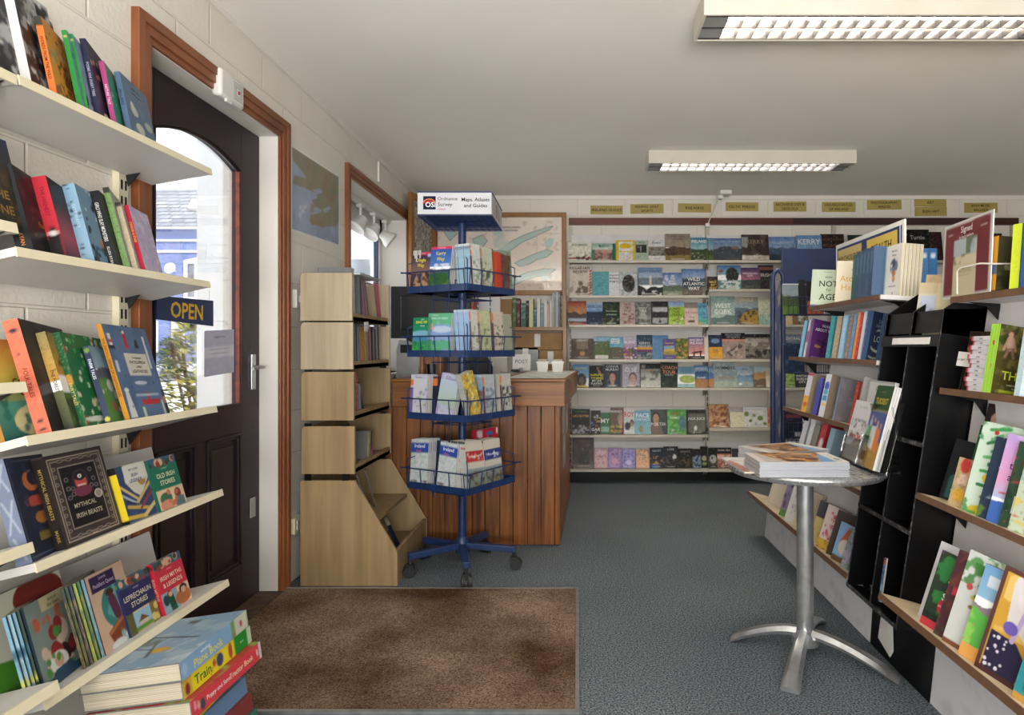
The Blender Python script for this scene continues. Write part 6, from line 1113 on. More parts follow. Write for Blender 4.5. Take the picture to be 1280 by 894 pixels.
lb('A5', 128, 14, .145, .2, .007, 'peach paperback with ship and teal sail', ped, [('f', '4a2c2c')], [('Lonnie', .08, .04, 'b8a8c8', .4, .5), ('Peddlers Quest', .16, .05, 'b8a8c8', .4, .56)], u=.022)
lb('A5', 160, 9, .118, .15, .02, 'small navy gift book with thatched cottage picture', pocket('2e2f58', [('r', 0, .62, .22, 1, '5a5a34'), ('r', .22, .64, .75, .98, '8ab0c4'), ('p', [.3, .85, .45, .72, .68, .84], '6a5030'), ('r', .34, .83, .64, .92, 'b8b0a0'), ('r', .22, .9, .75, .98, '5a8a34'), ('r', .75, .62, 1, 1, '7a6a3a'), ('s', 4, .06, 'c8b870', .8, .65, .97, .95)]), [('f', '2a2c54'), ('e', .5, .08, .4, .05, '5a7040')], [('POCKET', .22, .03, 'b0a8c0'), ('LEPRECHAUN', .35, .09, 'c8c4a8'), ('STORIES', .49, .09, 'c8c4a8')], [('LEPRECHAUN', .5, .4, 'a8a488', .5)], hard=True, n=64, u=.03)
lb('A5', 203, 8, .12, .152, .02, 'small bright red gift book at the door end', pocket('c02c40', [('r', 0, .62, .55, 1, '7fa0b0'), ('l', .3, .7, .35, 1, .2, '1f4a34'), ('e', .32, .68, .07, .05, 'c89a80'), ('e', .14, .76, .1, .1, '33404a'), ('e', .72, .85, .28, .14, 'a8663a'), ('e', .78, .7, .14, .08, '2a2428'), ('e', .78, .73, .09, .06, 'c8987c')]), [('f', 'b81c30'), ('e', .5, .08, .4, .05, '6a2424')], [('POCKET', .22, .03, 'd8a0a0'), ('IRISH MYTHS', .35, .085, 'e0c8b0'), ('& LEGENDS', .49, .085, 'e0c8b0')], [('IRISH MYTHS', .5, .4, 'd89a90', .5)], hard=True, n=64, u=.03)

# ---- the pile of big flat books by the mat
def flat(k, dx, dy, ang, w, L, t, desc, top, spine_ops, st, n=70):
    mw = T(-.957, 1.895, .413) @ RY(-8) @ T(dx, dy, -k) @ RZ(ang) @ Matrix(((-1, 0, 0, 0), (0, 0, -1, 0), (0, -1, 0, 0), (0, 0, 0, 1)))
    return book('picture_book', mw, desc, w, L, t, top, spine=spine_ops, stitles=st, hard=True, n=n, sn=12, group='pile of big picture books by the doormat')
sky_ = [('f', '7f9cb4'), ('n', '9ab0c0', .4, 4), ('n', '5f6a5c', .35, 5, .3, .3, 1, .9), ('n', 'b8c4c8', .3, 6, 0, 0, .6, .5), ('l', .2, .5, .8, .62, .03, '3a4448'), ('l', .35, .3, .9, .42, .02, '33404a'), ('e', .45, .32, .1, .05, 'c8a03a'), ('l', .5, .2, .6, .45, .03, '4a4c3a'), ('l', .75, .1, .88, .5, .04, '55606a')]
flat(0, 0, 0, 0, .25, .318, .046, 'big pale blue plane book on top of the pile by the mat', sky_, [('f', '7fa4c8'), ('r', 0, .72, 1, .78, '7a9a4a'), ('r', 0, .78, 1, 1, 'c4c4b4'), ('e', .5, .88, .2, .02, 'a83a34'), ('e', .5, .05, .3, .03, '9ab8d4'), ('r', 0, .985, 1, 1, '6a9a3a')], [('wind-up', .33, .2, 'e4e8ea', .3, .26), ('Plane Book', .37, .44, 'e0d86a', .58, .62)])
flat(.0475, .0, .006, -1, .25, .318, .046, 'big yellow train book in the middle of the pile', [('f', 'b8b49a'), ('n', '5a6a3a', .4, 5), ('n', 'a8603a', .3, 5), ('n', '6a6a70', .3, 6)], [('f', 'e0d020'), ('r', 0, .0, 1, .12, 'c8a83a'), ('e', .4, .06, .3, .03, '8a2c2c'), ('r', 0, .72, 1, .93, '1f8a2c'), ('r', 0, .93, 1, 1, 'b8c8a8'), ('e', .5, .5, .35, .05, '3a4a6a'), ('e', .55, .42, .2, .02, 'b83a2c'), ('e', .5, .66, .45, .03, 'b04a34'), ('l', .1, .36, .9, .46, .05, 'b83a34')], [('Train', .26, .6, '1f6a2c', .22), ('farm', .84, .14, 'd8e0c8', .1)])
flat(.095, .026, .0, -2, .26, .322, .046, 'big red tractor book under the yellow train book', [('f', 'a83a34'), ('n', '8a9a4a', .4, 5)], [('f', 'd23a48'), ('r', 0, .96, 1, 1, 'c8c8c8'), ('e', .4, .14, .3, .03, '3a4a5a'), ('e', .6, .05, .25, .012, 'd8a8a8'), ('e', .5, .09, .25, .012, 'd8a8a8'), ('e', .5, .93, .2, .012, 'e0d0c8')], [('Poppy and Sams', .35, .3, 'f0e4e0', .32), ('Tractor Book', .68, .38, 'f0d8b0', .36)])
flat(.1425, -.05, .0, 3, .25, .318, .046, 'bright yellow edged book below the red tractor book', [('f', 'd8c81c'), ('s', 20, .03, 'e8e04a')], [('f', 'd8c81c'), ('n', '4a8a3a', .3, 6)], [])
for i, c in enumerate(('6a8ab0', '8a3a3a', '3a6a5a', 'b0a060')):
    flat(.190+.0475*i, -.03+.01*i, .0, (-2, 2, -1, 1)[i], .25, .318, .046, ('blue', 'maroon', 'green', 'tan')[i]+' backed big book low in the pile by the mat', [('f', c)], [('f', c)], [], n=10)

# ================================================================ books in the tiered bookcase
def cb(z, px, x, a, w, h, t, desc, ops, spine, ly=0, back=0, tit=(), st=(), n=30):
    D = F*x/(px-CX)
    return book('book', T(x, D, z+.0225) @ RX(ly) @ RZ(90+a) @ RX(-back), desc, w, h, t, ops, spine=spine, titles=tit, stitles=st, n=n, sn=5, group='books in the tiered ash bookcase')
pl = lambda c: [('f', c)]
TZ_ = [t[0] for t in TIERS]
for i, (px, c) in enumerate(((441.0, 'c4c8c4'), (442.6, 'b0b4b4'), (444.2, 'd0d0ca'))):
    cb(TZ_[0], px, -1.125, 90, .16, .245, .02, ('first', 'second', 'third')[i]+' pale spined paperback at the near end of the top tier', pl(c), [('f', c), ('n', '6a7a70', .3, 14)], 4)
cb(TZ_[0], 452.5, -1.125, 84, .15, .235, .018, 'dark green spined book beside the pale paperbacks, top tier', pl('2c5a44'), pl('2c6a4c'), 6)
cb(TZ_[0], 457, -1.115, 14, .24, .235, .02, 'magenta book with white printed panel, top tier', [('f', '7a1f5a'), ('r', .22, .02, .78, .98, 'c4c0c4'), ('r', .9, 0, 1, 1, 'a02c4a')], pl('6a1a50'), 7, 3, [('The', .16, .05, '444', .5, .4), ('Little', .28, .05, '444', .5, .4), ('Wild', .40, .05, '444', .5, .4), ('Isle', .54, .05, '444', .5, .4), ('stories', .68, .03, '666', .5, .4), ('collected here', .8, .02, '777', .5, .5)], n=40)
cb(TZ_[0], 476.5, -1.145, 20, .15, .225, .02, 'crimson book at the far end of the top tier', pl('a02840'), pl('8a2038'), 7, 3)
for px, h, t, c, d in ((444.2, .19, .02, '2a6a3a', 'green spine'), (447, .20, .015, '2c3468', 'navy spine'), (449.2, .195, .014, '8a94a8', 'pale blue spine'), (455.5, .195, .05, 'c8862a', 'thick orange spine'), (458.6, .19, .02, 'd0a83a', 'yellow spine'), (462.5, .215, .02, 'b03a3a', 'red spine'), (466.5, .2, .03, '3a3436', 'dark grey spine'), (470, .19, .02, '55303a', 'plum spine'), (474, .205, .02, '3c3c40', 'charcoal spine')):
    cb(TZ_[1], px, -1.13, 88, .15, h, t, d+' in the second tier from the top', pl(c), [('f', c), ('n', 'ddd', .15, 8, .2, .1, .8, .9)], 5)
for px, h, c, d in ((444.5, .2, 'b8323a', 'red spine with white lettering'), (448, .21, 'c03a3c', 'second red spine'), (451.5, .15, '6a8aa0', 'grey blue spine')):
    cb(TZ_[2], px, -1.12, 86, .15, h, .018, d+' in the middle tier', pl(c), [('f', c), ('n', 'e8e0d8', .3, 9, .25, .1, .8, .9)], 6)
cb(TZ_[2], 455, -1.14, 20, .2, .155, .015, 'charcoal landscape book face out in the middle tier', [('f', '33383c'), ('r', .0, .9, 1, 1, '2c5a50')], pl('26302e'), 4, 8, [('the coast', .2, .05, '777')])
cb(TZ_[3], 443.5, -1.10, 18, .17, .15, .012, 'black and yellow book with pale label in the fourth tier', [('f', '22241c'), ('b', .02, .06, 'c8c03a'), ('r', .2, .2, .75, .8, '8a8c88'), ('l', .25, .7, .7, .7, .04, '333'), ('s', 8, .04, '333', .25, .3, .7, .6)], pl('4a7a34'), 3, 10, [('must follow', .1, .06, 'd8d04a')])
for px, h, c, d in ((460.5, .15, 'c8c03a', 'thin yellow spine'), (464, .145, '2a2a28', 'thin black spine')): cb(TZ_[3], px, -1.12, 80, .13, h, .012, d+' in the fourth tier', pl(c), [('f', c), ('n', 'ddd', .2, 8)], -6)
cb(TZ_[3], 466, -1.12, 30, .12, .13, .012, 'black book with pink edge slumped in the fourth tier', [('f', '26262a'), ('r', .85, 0, 1, 1, 'b04a70'), ('n', '8a8a3a', .25, 7)], pl('b8447a'), -14, 8)
gr = [('f', '7a7c7e'), ('e', .5, .45, .32, .25, '2a2a2c'), ('e', .6, .6, .2, .15, '8a4a3a'), ('n', 'b8babc', .3, 5, 0, 0, 1, .35), ('r', 0, .9, 1, 1, '55575a')]
for i, px in enumerate((446.5, 453.5)):
    book('brochure', T(-1.075, 3.38+.13*i, .318) @ RX(4) @ RZ(90+22) @ RX(-14), ('grey brochure with dark oval picture nearer the doormat', 'second grey brochure beside the first, foot of the bookcase')[i], .11, .21, .006, gr, spine='666', n=36, group='grey brochures in the bookcase foot')
for i, px in enumerate((478, 486.5)):
    book('book', T(-.952, 3.42+.12*i, .0975) @ RX(9) @ RZ(90+26) @ RX(-20), ('navy dictionary nearer the bookcase end', 'second navy dictionary lettered on a slant')[i], .11, .145, .02, [('f', '1a2440'), ('r', .1, .05, .2, .12, 'b83a3a'), ('n', '22304e', .3, 5)], spine='16203a', titles=[('Collins', .5, .1, '8a94b0')], n=30, group='navy dictionaries in the bookcase foot')
s = thing('folder', 'teal edged white folder lying on top of the bookcase', 'folder', (-1.22, 3.5, 1.54))
b = MB(); b.box((-1.33, 3.30, 1.5395), (-1.09, 3.63, 1.541), lin('d8dcdc')); b.box((-1.33, 3.30, 1.5475), (-1.09, 3.63, 1.549), lin('1f8a80')); b.box((-1.335, 3.30, 1.5395), (-1.33, 3.63, 1.549), lin('1f8a80')); b.build('cover', 'print', s, ink=True)
b = MB(); b.box((-1.329, 3.302, 1.541), (-1.095, 3.628, 1.5475)); b.build('papers', 'paperwhite', s)
s = thing('price_card', 'crumpled white handwritten card taped to the top tier edge', 'card', mw=T(-1.104, F*-1.104/(456-CX), 1.285) @ RX(4) @ RZ(90))
b = MB(); b.prism([(-.01, 0, -.03), (.055, .004, -.034), (.07, .004, -.01), (.055, 0, .018), (-.005, .002, .02)], (0, -.0015, 0)); b.build('card', 'paperwhite', s, local=True); q = MB(); put_text(q, 'Remainders', (.028, -.002, 0), (1, .0, -.05), (0, 0, 1), .010, '777', .05); q.build('lettering', 'print_matte', s, local=True, ink=True)

# ================================================================ maps and guides in the spinner
def stack(tier, face, u, w, h, n, t, front, spine, kind, name='folded_map', tit=(), st=(), roll=0, back=4, inset=.006, nn=44):
    base = spin(TIERZ[tier]) @ RZ(90*face)
    first = None; fn = ('left', 'right', 'hidden right', 'hidden left')[face]
    tn = ('top', 'second', 'third', 'bottom')[tier]
    for i in range(n):
        mw = base @ T(u+(i % 3-1)*.0012, -HALF+inset+i*(t+.0008), .0035) @ RX(-back-i*.15) @ RY(roll) @ T(0, 0, abs(math.sin(R(roll)))*(w if roll > 0 else 0))
        if first is None:
            first = book(name, mw, kind+f' at the front, {tn} spinner tier', w, h, t, front, spine=spine, titles=tit, stitles=st, n=nn, sn=4, group=f'{kind} stack, {tn} tier', pg='whitepages')
        else:
            c = again(first, mw, kind+f' behind its front copy, {tn} spinner tier', f'{kind} stack, {tn} tier')
    return first
def omap(top, mid, low, pic, t2='8a8a84'): return [('f', top), ('r', 0, .16, 1, .2, mid), ('n', pic, .45, 6, 0, .25, 1, .8), ('r', 0, .85, 1, 1, low), ('m', .15)]
def tagged(bgc, pic): return [('f', bgc), ('r', 0, .05, .16, .24, 'd87a3a'), ('r', 0, .26, .16, 1, '6a3a44'), ('n', pic, .45, 5, .2, .3, 1, .75), ('n', '8a8478', .4, 7, .2, .75, 1, 1), ('m', .2)]
# top tier
stack(0, 0, -.19, .125, .205, 5, .008, [('f', '4a3a52'), ('r', 0, 0, 1, .07, 'c82c50'), ('g', '3a3450', '8a6a5a', .1, .55), ('p', [.1, .95, .3, .55, .5, .8, .65, .5, .9, .65, 1, 1, 0, 1], 'b08a6a'), ('n', '3a2c20', .4, 6, 0, .5, 1, 1), ('r', .82, .05, 1, .12, '9ab0d0')], [('f', '3a3040')], 'brown rock walking guide', 'walking_guide', [('WALKING GUIDE', .035, .025, 'e8c8d0'), ('Dingle', .2, .085, 'e0d02c'), ('Way', .33, .085, 'e0d02c')], roll=3)
stack(0, 0, -.062, .138, .225, 4, .009, [('g', '1f4a9c', '4a7ac0', 0, .45), ('r', 0, 0, 1, .06, 'd02c5a'), ('n', 'c8d4e4', .4, 6, .1, .38, 1, .55), ('h', .52, .06, '4a5a6a'), ('h', .62, .05, '2c5a2c'), ('n', '5a7a3a', .4, 7, 0, .65, 1, 1), ('n', '2a3a24', .4, 7, 0, .7, 1, 1)], [('f', '2a3a3a')], 'blue valley walking guide', 'walking_guide', [('WALKING GUIDE', .03, .022, 'f0d0d8'), ('Kerry', .15, .085, 'e0d02c'), ('Way', .28, .085, 'e0d02c')], roll=2)
stack(0, 1, -.155, .095, .235, 7, .012, tagged('c9ccc8', '8a9a88'), [('f', '8fb4c8'), ('r', 0, 0, 1, .05, 'c8ccc8'), ('r', 0, .06, 1, .12, '5a7a9a'), ('n', 'c8d0d0', .25, 10)], 'pale blue spined orange tabbed map', tit=[('78', .12, .05, 'e8e8e8', .1, .14)])
stack(0, 1, -.075, .10, .23, 3, .013, tagged('b8bca8', '4a5a3a'), [('f', '6a7a70'), ('n', 'a8b0a0', .3, 8)], 'grey green spined orange tabbed map')
stack(0, 1, .045, .12, .21, 2, .022, [('f', 'b8402c')], [('f', 'c04a30'), ('n', 'd87a5a', .25, 10)], 'thick orange red guide', 'guidebook', roll=6)
stack(0, 1, .10, .095, .235, 4, .013, [('f', '8a9a84'), ('n', '6a7a6a', .4, 5)], [('f', '7a9488'), ('n', 'b0b8a8', .35, 10)], 'grey green spined leaflet map')
stack(0, 1, -.06, .20, .25, 1, .015, [('f', '1f6a3a'), ('n', '2f8a4a', .3, 5), ('r', .4, .05, .5, .3, '5a9ac0')], [('f', '1f5a34')], 'large bright green guide', 'guidebook', inset=.085)
stack(0, 3, .06, .12, .22, 5, .010, [('f', '26324a')], [('f', '5a6a7a')], 'navy backed walking map')
stack(0, 3, -.10, .12, .23, 4, .010, [('f', '3a5a4a')], [('f', '8a9aa0')], 'green backed walking map')
# second tier
stack(1, 0, -.175, .13, .20, 3, .005, [('f', '1f8a64'), ('r', 0, .0, 1, .22, '17845a'), ('e', .5, .5, .8, .16, '7ab0c8'), ('h', .5, .05, '4a8ab0'), ('h', .6, .04, '2f8a5a'), ('n', '3fae4a', .5, 4, 0, .7, 1, 1), ('n', '1f5a3a', .3, 6, 0, .62, 1, .8)], [('f', '2a7a5a')], 'emerald green tour map', 'tour_map', [('KERRY', .05, .03, 'c8e0d0'), ('RING OF', .12, .07, 'e0e02c', .45), ('touring', .21, .035, 'd8e8e0')])
stack(1, 0, -.075, .155, .218, 5, .006, [('f', '5fae84'), ('n', '7ac09a', .4, 3, 0, 0, 1, .3), ('e', .6, .42, .55, .16, '7f9fd0'), ('e', .6, .38, .4, .08, 'b8c8e0'), ('n', 'd8a08a', .25, 5, 0, .25, .3, .4), ('h', .52, .03, '8fa8d8'), ('h', .62, .04, '5aa884'), ('n', '2f7a5a', .35, 6, 0, .62, 1, .8), ('n', '4fae5a', .4, 5, 0, .8, 1, 1), ('e', .8, .88, .18, .05, '8a9ac8')], [('f', 'a8aa98')], 'pale green ring tour map', 'tour_map', [('THE OFFICIAL', .05, .022, 'd0e8d8', .3, .5), ('RING OF KERRY', .12, .05, 'c8e0d8', .5, .86)], roll=1)
stack(1, 1, -.16, .08, .235, 8, .011, tagged('c4c6c0', '8a8c80'), [('f', '8fb0d4'), ('r', 0, 0, 1, .05, 'b8c4d0'), ('r', 0, .9, 1, .95, '5a7aa8'), ('n', 'a8c4e0', .3, 8)], 'light blue spined hill map')
stack(1, 1, -.095, .105, .235, 2, .010, tagged('b8ba94', '6a7a6a'), [('f', '4a3a40'), ('r', 0, .05, 1, .2, 'd87a3a')], 'olive orange tabbed map')
stack(1, 1, .02, .105, .235, 3, .010, tagged('c0b8a8', '4a3a30'), [('f', '55606a'), ('r', 0, .05, 1, .2, '7a8a9a')], 'buff orange tabbed map')
stack(1, 1, .115, .08, .225, 5, .012, [('f', '9a9c88')], [('f', '9aa094'), ('r', 0, 0, 1, .06, '5a2c2c'), ('n', 'c0c4b4', .3, 10)], 'grey spined district map')
stack(1, 3, .0, .13, .2, 4, .010, [('f', '3a4a5a')], [('f', '7a8a90')], 'slate backed district map')
# third tier
stack(2, 0, -.192, .112, .225, 7, .010, [('f', 'c8c8d2'), ('r', 0, .12, .18, .26, 'd8743a'), ('r', 0, .3, .18, 1, '6a64b0'), ('n', '8a94a8', .35, 4, .2, .3, 1, .6), ('n', '8aa478', .35, 6, .25, .5, 1, .9), ('n', 'a88a8a', .25, 7, .2, .6, 1, 1), ('r', .18, 0, 1, .1, 'b8bcd0')], [('f', '8a928e'), ('n', 'b8beb8', .3, 10)], 'lilac and white orange tabbed map', tit=[('Discovery', .06, .035, '4a5488', .5, .5)])
stack(2, 0, -.02, .115, .225, 3, .010, [('f', 'b8b8d0'), ('r', 0, 0, .12, 1, 'a894c8'), ('g', 'b0c0d4', 'a8c0a8', .15, .7), ('r', .25, .1, .9, .13, '8a8ab0'), ('e', .85, .06, .06, .025, '33305a'), ('n', '9ab09a', .3, 5, .15, .5, 1, .9), ('r', .12, .88, 1, 1, 'd0c8d8')], [('f', 'a8a8c8')], 'lilac map leaning over', tit=[('trail map', .06, .03, '4a4a78', .4, .5)], roll=9)
stack(2, 0, -.08, .10, .215, 1, .012, [('f', '26283a'), ('r', 0, .05, .3, .22, 'd8743a')], [('f', '22243a')], 'single dark blue orange tabbed map', inset=.05)
stack(2, 1, -.155, .095, .235, 3, .012, [('f', 'c8a82a'), ('n', '8a7a3a', .4, 7), ('n', 'e0d8a0', .3, 7), ('n', '5a7a8a', .3, 6)], [('f', 'b0b0aa'), ('n', '7a8288', .3, 10)], 'yellow street map leaning over', 'street_map', roll=-16)
stack(2, 1, -.055, .10, .225, 7, .011, tagged('a8b0b4', '6a7a8a'), [('f', '7f98ac'), ('r', 0, 0, 1, .05, 'a8b8c4'), ('r', 0, .35, 1, .6, '6a4a48'), ('n', 'a8c0d0', .3, 9)], 'blue grey spined hill map')
stack(2, 1, .09, .10, .225, 3, .010, tagged('b8b8b0', '2a2c2c'), [('f', 'b0b2a8')], 'white orange tabbed map at the far corner')
# bottom tier
relief = lambda band, sub: [('f', 'c4ccd0'), ('n', 'a8b8b0', .45, 12), ('n', 'd4d8d4', .3, 14), ('r', 0, .07, 1, .28, band), ('n', '6a6464', .5, 6, 0, .84, 1, .96), ('r', 0, .95, 1, 1, '8a94c0')]
stack(3, 0, -.19, .118, .245, 8, .009, relief('2a4aa0', 0), [('f', '6a7a72'), ('r', 0, 0, 1, .06, 'c4ccd0'), ('n', '3a4650', .4, 8)], 'blue banded relief map', tit=[('Ireland', .135, .075, 'e4e8f0', .5, .9), ('South', .235, .045, 'd05a5a', .45, .6)], roll=-3, back=7)
stack(3, 0, -.01, .115, .24, 3, .009, relief('2a4aa0', 0), [('f', 'a8b0b4'), ('n', '55606a', .3, 8)], 'second blue banded relief map', tit=[('Ireland', .135, .075, 'e4e8f0', .5, .9), ('West', .235, .045, 'd05a5a', .4, .5)], roll=5, back=3)
stack(3, 0, -.075, .118, .24, 2, .012, [('f', '1f2c4a')], [('f', '1c2844')], 'dark navy map wedged in the middle', inset=.07)
redb = lambda c: [('f', 'c4beb0'), ('r', 0, .2, 1, .42, c), ('n', 'ddd', .3, 8, .1, .24, .9, .38), ('g', '8a9aa0', '6a7058', .55, 1), ('n', '7a5a34', .4, 6, 0, .6, 1, 1), ('n', '3a4028', .4, 6, 0, .65, 1, 1)]
stack(3, 1, -.175, .14, .25, 7, .014, redb('b02c34'), [('f', 'b8bab6'), ('r', 0, 0, 1, .05, '2a2e34'), ('r', 0, .12, 1, .16, 'a8484a'), ('n', '7a8484', .25, 10)], 'red banded regional map', tit=[('Ireland North', .3, .05, 'e8d8d0', .5, .8)], back=9, roll=3)
stack(3, 1, -.03, .14, .245, 6, .014, redb('2a3a80'), [('f', 'b0b2ae'), ('r', 0, 0, 1, .05, '2a2e34'), ('n', '6a7474', .25, 10)], 'navy banded regional map', tit=[('Ireland East', .3, .05, 'd8dce8', .5, .8)], back=7)
stack(3, 1, .01, .185, .29, 1, .028, [('f', 'b01c2c'), ('r', .05, .03, .28, .16, 'b8b8ba'), ('e', .6, .1, .15, .04, '2a5aa0'), ('r', .9, .02, 1, .12, 'd8d0c8'), ('n', 'd8d0d0', .2, 10, .9, .2, 1, .9)], [('f', 'a01828')], 'large red road atlas', 'road_atlas', inset=.10, back=2)
stack(3, 3, .03, .12, .24, 4, .012, [('f', '2a3a5a')], [('f', '1c2a44')], 'navy backed relief map')

# ================================================================ books on the leaning bookstands
def rb(k, px, u, a, w, h, t, desc, ops, spine, tit=(), st=(), lean=1, n=50, hard=False, D=None, copies=0, sn=6, up=.0006, group=None, name='book', cdesc=None):
    mw = RS[k].at(px, u, a, lean, up, D)
    g = group or 'books on the leaning bookstands'
    r = book(name, mw, desc, w, h, t, ops, spine=spine, titles=tit, stitles=st, hard=hard, n=n, sn=sn, group=g if not copies else desc+' stack')
    for i in range(copies): again(r, mw @ T(0, (i+1)*(t+.0006), 0), (cdesc or 'copy stacked behind the '+desc), desc+' stack')
    return r
# far stand, top shelf
rb('F1', 1012.5, .004, 72, .15, .195, .03, 'pale green book at the far end of the top shelf', [('f', 'b9c8b0'), ('n', 'c4d0bc', .3, 4), ('r', 0, .93, 1, 1, '4a4a88')], [('f', 'c4c4c8'), ('r', 0, .93, 1, 1, '4a4a88')], [('HOW', .2, .05, '3a4a3a', .55), ('NOT', .37, .15, '33402f', .55), ('TO', .54, .06, '33402f', .55), ('AGE', .72, .16, '33402f', .55), ('the science', .06, .03, '55604f', .5)])
rb('F1', 1043, .045, 64, .15, .212, .022, 'cream book with gold capitals beside the pale green one', [('f', 'd6cfba')], [('f', 'ccc6b2')], [('Tiny', .13, .05, '444', .6), ('Changes', .2, .045, '444', .6), ('Atomic', .4, .13, 'c8a860', .5), ('Habits', .6, .13, 'c8a860', .5), ('James', .92, .05, '444', .5)])
for i in range(6):
    rb('F1', 0, .028, 90, .14, (.205, .21, .212, .216, .214, .218)[i], .033, ('blue grey spined book in the row on the top shelf' if i > 1 else ('green tinged blue spine starting the row on the top shelf', 'teal lettered blue spine second in the row on the top shelf')[i]), [('f', '4a5f7c')], [('f', ('3f6a5c', '3c5f74', '4a5f7c', '44597a', '4c6280', '3f5676')[i]), ('n', '2c3c54', .35, 12), ('r', .35, .1, .6, .5, '5f7f9a')], D=2.93-.0345*i, lean=1, n=20, group='blue grey row on the top shelf of the far stand')
rb('F1', 1085.5, .072, 4, .135, .215, .025, 'white book with small black lettering behind the flower copies', [('f', 'd3d0c6')], [('f', '8fb4c4')], [('The', .12, .05, '3a3a3a', .6), ('Secret', .2, .05, '3a3a3a', .6), ('Lucy', .92, .06, '3a3a3a', .6)])
fl = [('f', 'd4d2cc'), ('r', 0, 0, .1, 1, '7fb0c4'), ('e', .58, .42, .24, .15, '6a7488'), ('n', 'd4d2cc', .35, 7, .3, .28, .9, .58), ('e', .58, .36, .1, .08, '4a5068'), ('e', .6, .56, .12, .06, 'c8803c'), ('e', .6, .66, .1, .06, 'd89a4a'), ('l', .58, .5, .6, .72, .03, '55607a')]
rb('F1', 1103.5, .075, 2, .125, .212, .0145, 'white book with blue flower drawing', fl, [('f', '7fb0c4')], [('Bird and', .12, .04, '444', .58), ('Flower', .2, .04, '444', .58), ('the lost words', .8, .03, '555', .55), ('Jay', .93, .04, '444', .6)], copies=5, cdesc='cream edged copy stacked behind the flower drawing book')
# label board
s = thing('label_board', 'long white framed board with yellow Psychology and Health labels', 'sign', (1.42, 3.18, 1.39))
bx, ya, yb, z0, z1 = 1.43, 3.63, 2.87, 1.3955, 1.735
b = MB(); b.box((bx, yb, z0), (bx+.008, ya, z1)); b.build('board', 'paperwhite', s)
q = MB()
def vq(y0, y1, za, zb, c, e): q.raw([(bx-e, y0, za), (bx-e, y1, za), (bx-e, y1, zb), (bx-e, y0, zb)], [(0, 1, 2, 3)], lin(c))
vq(ya-.02, yb+.02, z0, z1-.022, '243a72', .0008); vq(ya-.035, ya-.33, z1-.14, z1-.035, 'd8c07a', .0016); vq(ya-.39, yb+.06, z1-.14, z1-.035, 'd8bc58', .0016); vq(yb+.042, yb+.03, z0, z1-.022, 'c8ccd4', .0014)
put_text(q, 'PSYCHOLOGY', (bx-.0024, ya-.183, z1-.088), (0, -1, 0), (0, 0, 1), .045, '3a3420', .27, .01); put_text(q, 'HEALTH', (bx-.0024, (ya-.39+yb+.06)/2, z1-.088), (0, -1, 0), (0, 0, 1), .048, '3a3420', .2, .01)
q.build('printed_labels', 'print', s, ink=True)
b = MB(); b.box((bx+.0085, yb+.05, z0), (bx+.06, yb+.06, z0+.06)); b.box((bx+.0085, ya-.06, z0), (bx+.06, ya-.05, z0+.06)); b.build('foot', 'paperwhite', s)
# second shelf
rb('F2', 1001.5, .012, 112, .12, .20, .022, 'light blue spined paperback at the far end of the second shelf', [('f', '6aa4c8')], [('f', '7ab4d4'), ('n', 'd0e0e8', .25, 10)])
rb('F2', 1006, .012, 112, .13, .20, .014, 'white and pink spined paperback behind the purple one', [('f', 'b8a0b8')], [('f', 'd0c4cc'), ('r', 0, .3, 1, .6, 'a85a8a')])
rb('F2', 1010, .012, 108, .145, .205, .016, 'purple book with white scales title', [('f', '55286a'), ('n', '5f2f74', .3, 4), ('l', .55, .48, .5, .88, .05, '2c1638'), ('l', .25, .52, .85, .62, .04, '2c1638'), ('e', .32, .68, .14, .03, 'a8823c'), ('e', .26, .66, .05, .03, 'a8823c'), ('e', .8, .78, .12, .03, '2c1638'), ('r', .1, .955, .9, .97, 'b8a0c0')], [('f', '7a5488')], [('WHAT', .14, .07, 'e4dce8', .58), ('ABOUT ME?', .25, .075, 'e4dce8', .5)])
for px, t, h, c, d, a in ((1036.5, .032, .205, '3f9aa4', 'teal', 104), (1045, .035, .2, 'a89880', 'tan', 106), (1052, .03, .2, '8fb8d4', 'sky blue', 106), (1059, .024, .2, '8a7a70', 'grey brown', 104), (1063.5, .022, .205, '6a8ab0', 'dusty blue', 104), (1067.5, .018, .208, 'd88a3c', 'orange', 102), (1070.8, .018, .206, 'b8382c', 'red speckled', 102), (1074.5, .018, .208, 'c8ccd8', 'white', 100), (1078, .014, .21, '4a6490', 'mid blue', 98)):
    rb('F2', px, .012, a, .13, h, t, d+' spine in the row on the second shelf', [('f', c)], [('f', c), ('n', 'e0e0d8', .22, 12, .25, .08, .8, .95)], n=30, lean=0)
rb('F2', 1082, .014, 122, .145, .208, .02, 'navy book with pale feather drawing at the end of the second shelf', [('f', '1f2c4a'), ('e', .55, .4, .28, .07, 'b8c0b0'), ('e', .5, .43, .25, .06, '1f2c4a'), ('e', .45, .72, .32, .09, 'b8c0b0'), ('e', .42, .69, .28, .07, '1f2c4a'), ('e', .3, .9, .22, .05, 'b8c0b0'), ('e', .28, .88, .2, .04, '1f2c4a'), ('b', .03, .012, '44557a')], [('f', '33486e')], [('DONNA', .18, .07, '8a98a8', .6), ('ASHWORTH', .27, .06, '8a98a8', .56), ('LOST', .54, .12, 'c4ccc4', .5)])
